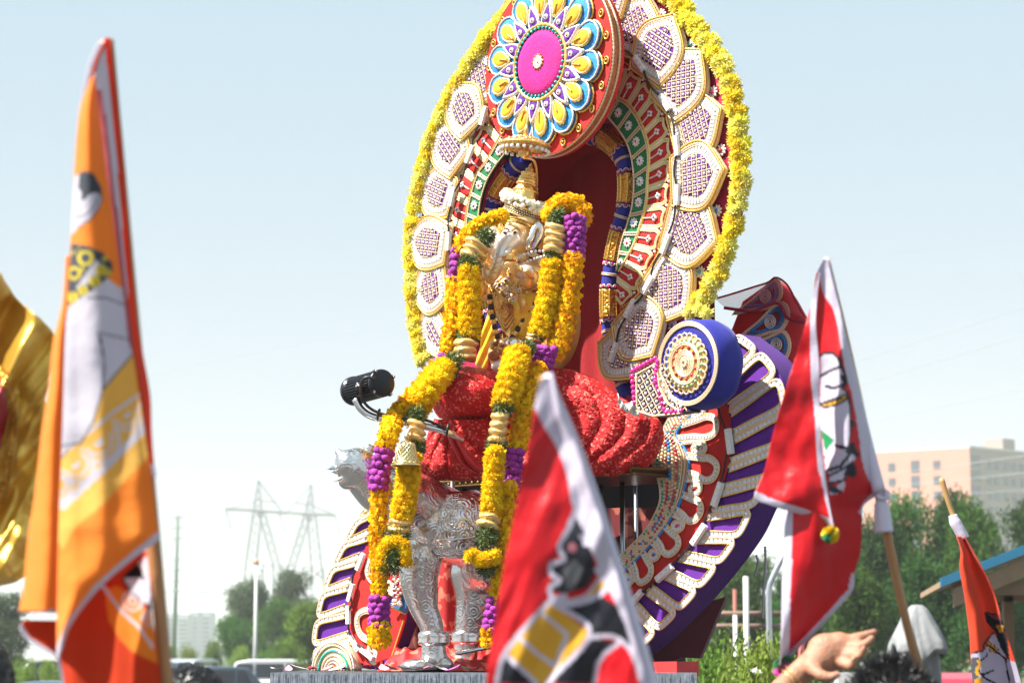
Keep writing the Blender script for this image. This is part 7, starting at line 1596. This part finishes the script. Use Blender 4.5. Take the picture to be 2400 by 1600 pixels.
SB = [('lime', 440, 1505, 70, 96, 'bright bush behind the parked cars left of the lamp post'), ('light', 500, 1500, 80, 97, 'bush under the far tower blocks'), ('lime', 560, 1510, 70, 95, 'bright bush behind the white parked car'), ('light', 640, 1512, 80, 96, 'bush right of the lamp post foot'), ('lime', 700, 1515, 80, 95, 'bright bush beside the left wing foot'), ('light', 395, 1512, 60, 98, 'bush just right of the big bamboo pole'), ('lime', 60, 1535, 90, 60, 'bright hedge bush at the lower left under the gold drape'), ('lime', 120, 1548, 80, 58, 'bright hedge bush left of the orange flag hem'), ('light', 10, 1530, 90, 64, 'bush at the lower left edge')]
for i, (m_, x, y, w_, Y, lab) in enumerate(SB): tree(m_, 'shrub', x, y, w_, Y, lab, 'bush', 'bushes along the car park', seed=i)
for i, (x, y, w_, Y) in enumerate(((1690, 1492, 330, 17), (1765, 1500, 330, 15.8), (1640, 1515, 260, 18.5), (1830, 1512, 300, 17.8))):
    tree('lime' if i % 2 else 'light', 'shrub', x, y, w_, Y, ['light green leafy shrub right of the red beam end', 'light green shrub with white flowers left of the bent pipe', 'light green shrub half hidden by the red beam', 'light green shrub behind the pompom'][i], 'shrub', 'shrubs by the white posts', seed=i)
for x, y in ((1768, 1572), (1783, 1574)):
    o = thing('white_flower', P(x, y, 15.6), 'white flower open on the shrub, %s of the two' % ('left' if x < 1775 else 'right'), 'flower'); ob('petals', shaggy_flower(.030, 14, 'petals', V['pearl'], 1, 4), o, Matrix.Translation(P(x, y, 15.6)) @ Matrix.Rotation(1.2, 4, 'X'))
# posts, rails and the bent pipe
WP = mat('white_painted_steel', (.58, .58, .57), .45); BRN = mat('weathered_rail', (.20, .13, .10), .7, ns=6, na=.4)
fe = thing('rail_frame', P(1748, 1572, 30), 'white posts with brown rails behind the right wing', 'railing')
for x, y0, w_ in ((1748, 1350, .034), (1723, 1440, .026)): mb = MB(); a = P(x, y0, 30); tube(mb, [a, (a.x, a.y, a.z / 2), (a.x, a.y, 0)], w_, 10); mb.build('post', WP, fe)
mb = MB(); a = P(1722, 1380, 30.2); tube(mb, [a, (a.x, a.y, a.z / 2), (a.x, a.y, 0)], .026, 8); mb.build('post', mat('rusty_post', (.25, .08, .06), .7), fe)
for y in (1437, 1466): mb = MB(); bar(mb, P(1600, y, 30.1), P(1850, y, 30.1), .032); mb.build('rail', BRN, fe)
bp_ = thing('bent_pipe', P(1802, 1600, 18), 'galvanised steel pipe bent to the right at its top', 'pipe')
mb = MB(); q = smooth_curve([P(1870, 1255, 18), P(1838, 1300, 18), P(1812, 1350, 18), P(1802, 1385, 18), P(1803, 1480, 18), P(1806, 1600, 18)], 40).tolist(); q.append([q[-1][0], q[-1][1], 0]); tube(mb, q, .022, 12); mb.build('tube', mat('galvanised', (.62, .65, .68), .3, .85, ns=20, na=.2), bp_)
mb = MB(); a = P(1878, 1500, 24); rp = thing('red_post', (a.x, a.y, 0), 'thin dark red post behind the lower tip of the red flag', 'post'); tube(mb, [a, (a.x, a.y, .8), (a.x, a.y, 0)], .035, 8); mb.build('post', mat('dark_red_paint', (.22, .03, .03), .6), rp)
# grey tarpaulin bundle
tp = thing('tarpaulin_bundle', P(2150, 1560, 26), 'pale grey tarpaulin tied over a tall shape in front of the trees', 'covered statue')
MT_ = Matrix.Translation((P(2150, 1500, 26).x, 26, 0)); k = K(26); zt = P(2150, 1414, 26).z
prof = [(0, zt), (14 * k, zt - 3 * k), (26 * k, zt - 16 * k), (40 * k, zt - 40 * k), (54 * k, zt - 66 * k), (66 * k, zt - 92 * k), (70 * k, zt - 112 * k), (64 * k, zt - 120 * k)]
def wob(a, z): q = min(1, (zt - z) / (90 * k)); return 1 + q * (.10 * math.sin(a * 4 + 1 + z * 2) + .05 * math.sin(a * 9 + 2 - z * 3) + .03 * math.sin(a * 17 + z * 9))
pr = np.array(prof); pr = np.stack([np.interp(np.linspace(0, 7, 30), range(8), pr[:, 0]), np.interp(np.linspace(0, 7, 30), range(8), pr[:, 1])], 1)
TA = mat('grey_tarpaulin', (.21, .22, .225), .7, ns=3, na=.12, bump=.9, bs=9)
mbt = lathe(MB(), pr.tolist(), MT_, 72, 0, wob); mbt.v = [(x, y, z - (.05 * math.sin(3 * math.atan2(y - 26, x - MT_[0][3])) + .035 * math.sin(8 * math.atan2(y - 26, x - MT_[0][3]) + 1)) * min(1, max(0, (zt - z) / .5)) + .02 * noise.noise((x * 5, y * 5, z * 4))) for x, y, z in mbt.v]; mbt.build('upper_sheet', TA, tp); lathe(MB(), [(46 * k, zt - 80 * k), (50 * k, zt - 120 * k), (54 * k, zt - 160 * k), (58 * k, .02)], MT_, 60, 0, lambda a, z: 1 + .05 * math.sin(a * 7) + .03 * math.sin(a * 13 + z * 3)).build('lower_sheet', TA, tp)
# timber shelter with blue edged roof
sh = thing('shelter', P(2480, 1500, 22), 'timber shelter roof with a bright blue edge at the right', 'shelter')
WD = mat('weathered_timber', (.26, .175, .10), .75, ns=4, na=.35, bump=.3, bs=20); BL = mat('blue_roof_trim', (.02, .16, .28), .5)
A0, A1 = P(2203, 1362, 21), P(2560, 1222, 21)
A2 = Vector((2 * A1.x - A0.x, 21, A0.z)); back = Vector((.5, 4.0, 0)); nv = Vector((0, 0, .05))
mb = MB()
for a, b in ((A0, A1), (A1, A2)): mb.add([a, b, b + back, a + back, a - nv, b - nv, b + back - nv, a + back - nv], [(0, 1, 2, 3), (7, 6, 5, 4), (0, 4, 5, 1), (3, 2, 6, 7), (0, 3, 7, 4), (1, 5, 6, 2)])
mb.build('roof', WD, sh, smooth=False)
for a, b in ((A0, A1), (A1, A2)):
    mb = MB(); q = [a + Vector((0, -.03, .03)), b + Vector((0, -.03, .03)), b + Vector((0, -.03, -.05)), a + Vector((0, -.03, -.05))]; mb.add(q + [v + Vector((0, .025, 0)) for v in q], [(0, 1, 2, 3), (7, 6, 5, 4), (0, 4, 5, 1), (1, 5, 6, 2), (2, 6, 7, 3), (3, 7, 4, 0)]); mb.build('fascia', BL, sh, smooth=False)
    e = Vector((0, 0, -.16)); mb = MB(); q = [a + Vector((.12 if a is A0 else 0, .02, -.06)), b + Vector((0, .02, -.06)), b + e + Vector((0, .02, -.06)), a + e + Vector((.12 if a is A0 else 0, .02, -.06))]; mb.add(q + [v + Vector((0, .05, 0)) for v in q], [(0, 1, 2, 3), (7, 6, 5, 4), (0, 4, 5, 1), (1, 5, 6, 2), (2, 6, 7, 3), (3, 7, 4, 0)]); mb.build('barge_board', WD, sh, smooth=False)
mb = MB(); z = P(2300, 1376, 21.2).z; box(mb, ((A0.x + A2.x) / 2, 21.25, z), (A2.x - A0.x - .3, .10, .12)); mb.build('tie_beam', WD, sh, smooth=False)
mb = MB(); box(mb, ((A0.x + A2.x) / 2 + .5, 24.2, z), (A2.x - A0.x - .9, .10, .12)); mb.build('tie_beam', WD, sh, smooth=False)
for x in (A1.x - .1, A2.x - .4):
    for y in (21.25, 24.2): mb = MB(); box(mb, (x, y, z / 2), (.1, .1, z)); mb.build('post', WD, sh, smooth=False)
# apartment block on the right
YB_ = 430; kb = K(YB_); PKB = mat('pink_brick', (.48, .205, .15), .85, ns=.3, na=.08); SHB = mat('shaded_brick', (.25, .20, .18), .85, ns=.3, na=.08); GL = mat('dark_window', (.05, .065, .085), .15); SLB = mat('pale_slab', (.55, .52, .48), .8)
bu = thing('apartment_block', P(2272, 1500, YB_), 'tall pink and grey brick apartment block with flat roof behind the right trees', 'building')
C0 = P(2272, 1048, YB_); zt = C0.z; d1 = Vector((-.80, .60, 0)); d2 = Vector((.72, .69, 0)); W1 = (C0.x - P(2062, 1048, YB_).x) / .74; W2 = 26.0; c0 = Vector((C0.x, YB_, 0))
def wall_(a, d, L, m, nm):
    n_ = Vector((d.y, -d.x, 0)); n_ = n_ if n_.y < 0 else -n_; mb = MB(); b = a + d * L; th = -n_ * .4
    mb.add([a, b, b + Vector((0, 0, zt)), a + Vector((0, 0, zt)), a + th, b + th, b + th + Vector((0, 0, zt)), a + th + Vector((0, 0, zt))], [(0, 1, 2, 3), (7, 6, 5, 4), (0, 3, 7, 4), (1, 5, 6, 2), (3, 2, 6, 7)]); return mb.build(nm, m, bu, smooth=False), n_
w1, n1 = wall_(c0, d1, W1, PKB, 'wall'); w2, n2 = wall_(c0 + d2 * .05, d2, W2, SHB, 'wall')  # right wall is greyer: its shade is put into the colour
mb = MB(); q = [c0, c0 + d1 * W1, c0 + d1 * W1 + d2 * W2, c0 + d2 * W2]; mb.add([v + Vector((0, 0, zt - .3)) for v in q] + [v * 1.0 + Vector((0, 0, zt + .35)) for v in q], [(4, 5, 6, 7), (0, 1, 5, 4), (1, 2, 6, 5), (2, 3, 7, 6), (3, 0, 4, 7)]); rf_ = mb.build('roof', SLB, bu, smooth=False)
mb = MB(); box(mb, c0 + d2 * 14 + d1 * 3 + Vector((0, 0, zt + 1.2)), (4, 4, 2.4), .8); mb.build('penthouse', SHB, rf_, smooth=False); mb = MB(); box(mb, c0 + d1 * W1 * .55 + d2 * 3 + Vector((0, 0, zt + .5)), (2.2, 1.6, 1.0), .8); mb.build('vent', SLB, rf_, smooth=False)
WN = {}
def windows(wall, a, d, n_, xs, w_, h_, rows, z0, dz, nm):
    for i in range(rows):
        for x in xs:
            c = a + d * x + Vector((0, 0, z0 + i * dz)) + n_ * .02; key = (w_, h_)
            if key not in WN: mb = MB(); box(mb, (0, 0, 0), (w_, .16, h_)); WN[key] = mb.mesh('window', GL, False)
            ob(nm, WN[key], wall, Matrix.Translation(c) @ Matrix.Rotation(math.atan2(d.y, d.x), 4, 'Z'))
windows(w1, c0, d1, n1, [W1 * .30, W1 * .72], 1.4, 1.5, 8, zt - 2.8 - 7 * 2.75, 2.75, 'window'); windows(w1, c0, d1, n1, [W1 * .50], 1.7, 2.2, 8, zt - 2.9 - 7 * 2.75, 2.75, 'window')
windows(w2, c0, d2, n2, [1.6], 3.0, 1.9, 9, zt - 2.2 - 8 * 2.75, 2.75, 'window'); windows(w2, c0, d2, n2, [6.0, 8.2, 11.0, 13.4, 16, 18.6], 1.5, 1.6, 8, zt - 2.8 - 7 * 2.75, 2.75, 'window')
# far tower blocks on the left
TWM = mat('pale_concrete', (.30, .34, .38), .8, ns=.05, na=.1)
for i, (x0_, x1_, yt, Y) in enumerate(((392, 424, 1438, 760), (424, 448, 1440, 740), (452, 470, 1434, 760), (470, 500, 1434, 780))):
    a, b = P(x0_, yt, Y), P(x1_, yt, Y); t = thing('tower_block', ((a.x + b.x) / 2, Y, 0), ['pale blue hazy tower block just right of the bamboo pole', 'pale hazy tower block with banded floors behind the utility pole', 'narrow white tower block between the other far blocks', 'rightmost pale blue hazy tower block beside the grey tree'][i], 'building', 'far tower blocks in the haze')
    mb = MB(); box(mb, ((a.x + b.x) / 2, Y, a.z / 2), (b.x - a.x, 14, a.z)); wl = mb.build('wall', TWM, t, smooth=False); nf = 9
    for j in range(nf):
        mb = MB(); box(mb, ((a.x + b.x) / 2, Y - 7.02, a.z * (.12 + .84 * j / nf)), ((b.x - a.x) * .8, .2, a.z * .04)); mb.build('window_band', GL, wl, smooth=False)
# transmission tower, utility pole, lamp post, power lines
STL = mat('tower_steel', (.16, .17, .18), .6, .3); YT = 520; zp = lambda s: from_zoom(s, 400, 1100, 3.135)
tw = thing('transmission_tower', P(655, 1500, YT), 'hazy lattice transmission tower with two masts and long cross arm', 'transmission tower')
def lattice_leg(pa, pb, wa, wb_, n, nm):
    mb = MB(); A_ = [P(*pa, YT) + Vector((sx * wa, sy * wa, 0)) for sx, sy in ((-1, -1), (1, -1), (1, 1), (-1, 1))]; B_ = [P(*pb, YT) + Vector((sx * wb_, sy * wb_, 0)) for sx, sy in ((-1, -1), (1, -1), (1, 1), (-1, 1))]
    for i in range(4):
        bar(mb, A_[i], B_[i], .08)
        for k_ in range(n):
            f0, f1 = k_ / n, (k_ + 1) / n; bar(mb, A_[i].lerp(B_[i], f0), A_[(i + 1) % 4].lerp(B_[(i + 1) % 4], f1), .05); bar(mb, A_[(i + 1) % 4].lerp(B_[(i + 1) % 4], f0), A_[i].lerp(B_[i], f1), .05)
    mb.build(nm, STL, tw, smooth=False)
lattice_leg((606, 1125), (604, 1195), .1, .9, 4, 'mast'); lattice_leg((729, 1136), (726, 1203), .1, .9, 4, 'mast')
lattice_leg((604, 1195), (588, 1325), .9, 1.2, 6, 'leg'); lattice_leg((612, 1196), (648, 1325), .7, .8, 6, 'leg'); lattice_leg((722, 1203), (682, 1330), .7, .8, 6, 'leg'); lattice_leg((730, 1204), (744, 1355), .9, 1.2, 6, 'leg')
lattice_leg((588, 1325), (584, 1553), 1.2, 2.0, 7, 'leg'); lattice_leg((744, 1330), (750, 1553), 1.2, 2.0, 7, 'leg'); lattice_leg((648, 1325), (660, 1553), .8, 1.2, 7, 'leg'); lattice_leg((682, 1330), (672, 1553), .8, 1.2, 7, 'leg')
mb = MB()
for d in (-1, 1):
    for l in ('405,288 620,298 720,308 960,322 1205,332', '405,290 640,225 780,240', '645,85 765,240 835,330', '1030,112 915,245 850,320', '1205,332 1040,262 915,245'):
        q = [P(x, y, YT + d) for x, y in zp(l)]
        for a, b in zip(q[:-1], q[1:]): bar(mb, a, b, .32 if l.startswith('405,288') else .11)
a, b = P(*zp('405,290')[0], YT), P(*zp('1205,332')[0], YT)
for i in range(28): bar(mb, a.lerp(b, i / 28) + Vector((0, -1 if i % 2 else 1, 0)), a.lerp(b, (i + 1) / 28) + Vector((0, 1 if i % 2 else -1, 0)), .07)
mb.build('cross_arm', STL, tw, smooth=False); mb = MB(); bar(mb, P(*zp('575,700')[0], YT), P(*zp('1080,716')[0], YT), .09); mb.build('lower_brace', STL, tw, smooth=False)
for p0, p1 in (('405,292', '442,428'), ('800,330', '842,448'), ('1205,332', '1245,465')): mb = MB(); bar(mb, P(*zp(p0)[0], YT), P(*zp(p1)[0], YT - 6), .16, 0, 6); mb.build('insulator', STL, tw)
up = thing('utility_pole', (P(415, 1400, 210).x, 210, 0), 'grey green utility pole with short cross arms at the left', 'utility pole'); a = P(416, 1208, 210); UPM = mat('weathered_pole', (.16, .20, .17), .8)
mb = MB(); tube(mb, [a, (a.x - .05, 210, a.z / 2), (a.x - .15, 210, 0)], [.15, .2, .24], 10); mb.build('shaft', UPM, up)
for y in (1213, 1237, 1262, 1311, 1336, 1363): c = P(415, y, 210); mb = MB(); bar(mb, c - Vector((.62, .1, 0)), c + Vector((.62, -.1, .04)), .04); mb.build('cross_arm', UPM, up)
lp = thing('lamp_post', (P(600, 1500, 84).x, 84, 0), 'plain white lamp post beside the parked white cars', 'lamp post'); a = P(601, 1322, 84); mb = MB(); tube(mb, [a, (a.x, 84, a.z / 2), (a.x - .02, 84, 0)], [.05, .06, .075], 12); mb.build('shaft', WP, lp); mb = MB(); ball(mb, a + Vector((0, 0, .08)), .10, 0, 10, 6); mb.build('head', mat('amber_cap', (.5, .25, .15), .5), lp)
WL = mat('power_line', (.30, .31, .33), .6)
for i, (x0_, y0_, x1_, y1_, Y0_, Y1_, sag, r) in enumerate(((-60, 1105, 529, 1192, 380, 520, 14, .03), (655, 1206, 2500, 690, 520, 230, 40, .035), (784, 1206, 2500, 755, 520, 230, 40, .035), (540, 1235, 2500, 890, 520, 230, 40, .035), (-60, 980, 2500, 560, 330, 330, -60, .02), (-60, 1390, 1200, 1350, 160, 300, 14, .025), (1950, 1120, 2500, 1052, 260, 200, 6, .028), (1950, 1145, 2500, 1095, 260, 200, 6, .028), (1950, 1165, 2500, 1140, 260, 200, 6, .02), (400, 1382, 800, 1392, 150, 150, 6, .05))):
    a, b = P(x0_, y0_, Y0_), P(x1_, y1_, Y1_); o = thing('power_line', a.lerp(b, .5), ['power line from the tower to the left edge', 'uppermost power line at the right behind the flag tip', 'second power line at the right behind the flag', 'third power line at the right behind the flag', 'thin high power line across the pale sky', 'thin low power line over the far trees', 'upper of the power lines crossing the apartment block', 'middle power line crossing the apartment block', 'lowest power line crossing the apartment block', 'thick cable in front of the hazy left trees'][i], 'power line', 'power lines')
    mb = MB(); q = [a.lerp(b, t) - Vector((0, 0, 4 * t * (1 - t) * sag * a.lerp(b, t).y / FPX)) for t in np.linspace(0, 1, 40)]; tube(mb, q, r, 5); mb.build('wire', WL, o)
# parked cars
GLS = mat('car_glass', (.03, .045, .06), .08, coat=.5); TYR = mat('tyre_rubber', (.02, .02, .02), .8); CHR = mat('wheel_alloy', (.5, .5, .52), .3, .9); LGT = mat('headlamp', (.7, .7, .72), .1, coat=1); TLR = mat('tail_lamp', (.45, .02, .02), .2, coat=1)
def car(name, x, Y, rz, paint, label, suv=True, L=4.5, Wd=1.84, Ht=1.66, group='cars parked at the left'):
    t = thing(name, (P(x, 1550, Y).x, Y, 0), label, 'car', group); M = Matrix.Translation((P(x, 1550, Y).x, Y, 0)) @ Matrix.Rotation(rz, 4, 'Z'); mb = MB()
    lo = [(-.5, .35), (-.5, .72), (-.47, .86), (-.30, .93), (.30, .95), (.46, .92), (.5, .75), (.5, .35)] if suv else [(-.5, .32), (-.5, .62), (-.46, .74), (-.26, .82), (.30, .86), (.45, .84), (.5, .66), (.5, .32)]
    up_ = [(-.27, .93), (-.14, Ht - .08), (-.05, Ht), (.25, Ht), (.38, Ht - .07), (.46, .93)] if suv else [(-.24, .82), (-.10, Ht - .06), (0, Ht), (.18, Ht), (.28, Ht - .06), (.40, .84)]
    def hull(pts, ys):
        n = len(pts); vs = []
        for y, s_, dz in ys:
            c = sum(p[0] for p in pts) / n; vs += [M @ Vector(((c + (px_ - c) * s_) * L, y * Wd / 2, z - dz * (z > .8))) for px_, z in pts]
        m_ = len(ys); fs = [(j * n + i, j * n + (i + 1) % n, (j + 1) * n + (i + 1) % n, (j + 1) * n + i) for j in range(m_ - 1) for i in range(n)]; fs += [tuple(range(n - 1, -1, -1)), tuple((m_ - 1) * n + i for i in range(n))]; mb.add(vs, fs)
    hull(lo, [(-1, .97, .03), (-.92, 1, 0), (.92, 1, 0), (1, .97, .03)]); hull(up_, [(-.88, 1, .0), (-.76, .985, 0), (.76, .985, 0), (.88, 1, 0)])
    b = mb.build('body', paint, t, smooth=False); bv = b.modifiers.new('round', 'BEVEL'); bv.width = .05; bv.segments = 3
    zl_, zh = (1.0, Ht - .14) if suv else (.88, Ht - .12); xs = [(-.20, -.03), (-.01, .19), (.21, .38)] if suv else [(-.16, 0), (.02, .17), (.19, .30)]
    for sy in (-1, 1):
        for i, (a, c) in enumerate(xs):
            sk = .055 if i == 0 else 0; sk2 = -.05 if i == 2 else 0; y = sy * Wd / 2 * .885; mb = MB(); q = [(a * L, y, zl_), (c * L, y, zl_), ((c + sk2) * L, y, zh), ((a + sk) * L, y, zh)]; mb.add([M @ Vector(v) for v in q] + [M @ Vector((v[0], v[1] + sy * .012, v[2])) for v in q], [(4, 5, 6, 7), (0, 1, 5, 4), (1, 2, 6, 5), (2, 3, 7, 6), (3, 0, 4, 7)]); mb.build('window', GLS, t, smooth=False)
        for fx in (-.31, .30): mb = MB(); MW = M @ Matrix.Translation((fx * L, sy * Wd / 2 * .93, .34)) @ Matrix.Rotation(PI / 2, 4, 'X'); lathe(mb, [(.2, -.11), (.31, -.11), (.34, -.08), (.34, .08), (.31, .11), (.2, .11)], MW, 20); wl = mb.build('wheel', TYR, t); mb = MB(); lathe(mb, [(0, -.10), (.21, -.10), (.21, .10), (0, .10)], MW, 14); mb.build('rim', CHR, wl, smooth=False)
        mb = MB(); box(mb, None, (.08, .34, .16), M=M @ Matrix.Translation((-.495 * L, sy * .62, .70))); mb.build('headlight', LGT, t, smooth=False); mb = MB(); box(mb, None, (.08, .26, .2), M=M @ Matrix.Translation((.495 * L, sy * .66, .80))); mb.build('tail_light', TLR, t, smooth=False)
    for x0_, x1_, nm in ((-.262, -.15, 'windscreen'), (.45, .385, 'rear_window')) if suv else ((-.232, -.108, 'windscreen'), (.392, .285, 'rear_window')):
        q = [(x0_ * L, -.74 * Wd / 2, zl_), (x0_ * L, .74 * Wd / 2, zl_), (x1_ * L, .68 * Wd / 2, zh), (x1_ * L, -.68 * Wd / 2, zh)]; o_ = Vector((-.02 if x0_ < 0 else .02, 0, .012)); mb = MB(); mb.add([M @ Vector(v) for v in q] + [M @ (Vector(v) + o_) for v in q], [(4, 5, 6, 7), (0, 1, 5, 4), (1, 2, 6, 5), (2, 3, 7, 6), (3, 0, 4, 7)]); mb.build(nm, GLS, t, smooth=False)
CW = mat('white_car_paint', (.78, .78, .78), .25, coat=.6, na=.02); CB = mat('blue_grey_car_paint', (.12, .17, .22), .25, .3, coat=.6, na=.02); CD = mat('dark_car_paint', (.03, .035, .045), .25, .3, coat=.6, na=.02); CRD = mat('red_car_paint', (.35, .015, .035), .3, coat=.6, na=.02); CS = mat('silver_car_paint', (.5, .53, .56), .25, .5, coat=.6, na=.02)
car('parked_car', 600, 82, .15, CW, 'white SUV parked behind the lamp post foot', True, 4.6, 1.9, 1.62); car('parked_car', 690, 90, .1, CW, 'white SUV partly hidden by the platform corner', True, 4.6, 1.9, 1.62)
car('parked_car', 425, 92, 1.3, CS, 'silver SUV just right of the big bamboo pole', True, 4.5, 1.9, 1.63); car('parked_car', 475, 74, .5, CB, 'blue grey hatchback in front of the white SUV', False, 4.3, 1.8, 1.42)
car('parked_car', 110, 70, .3, CD, 'dark car behind the hem of the big orange flag', True, 4.5, 1.86, 1.60); car('parked_car', 95, 44, .05, CB, 'blue car low under the big orange flag', False, 4.4, 1.8, 1.30)
car('red_car', 2170, 33, 1.45, CRD, 'dark red car below the tarpaulin bundle', True, 4.4, 1.86, 1.52, None)
wx = thing('white_cabinet', P(1995, 1590, 24), 'white metal cabinet top beside the raised hand', 'cabinet'); mb = MB(); c = P(1992, 1575, 24); box(mb, (c.x, 24, c.z / 2), (.28, .3, c.z)); mb.build('casing', WP, wx, smooth=False)
for off in (-.07, 0, .07): mb = MB(); box(mb, (c.x + off, 23.84, c.z - .25), (.012, .02, .4)); mb.build('vent_slot', SHB, wx, smooth=False)
# ------------------------------------------------------------ summer haze over the plain
mb = MB(); box(mb, (0, 1250, 33.5), (1780, 2640, 69)); hz_o = mb.build('haze', None, None, smooth=False, kind='stuff'); hm = bpy.data.materials.new('haze_air'); hm.use_nodes = True; t = hm.node_tree; t.nodes.clear()
pv = t.nodes.new('ShaderNodeVolumePrincipled'); pv.inputs['Color'].default_value = (.95, .975, 1, 1); pv.inputs['Density'].default_value = .0005; pv.inputs['Anisotropy'].default_value = 0; oo = t.nodes.new('ShaderNodeOutputMaterial'); t.links.new(pv.outputs[0], oo.inputs['Volume'])
hz_o.data.materials.clear(); hz_o.data.materials.append(hm)
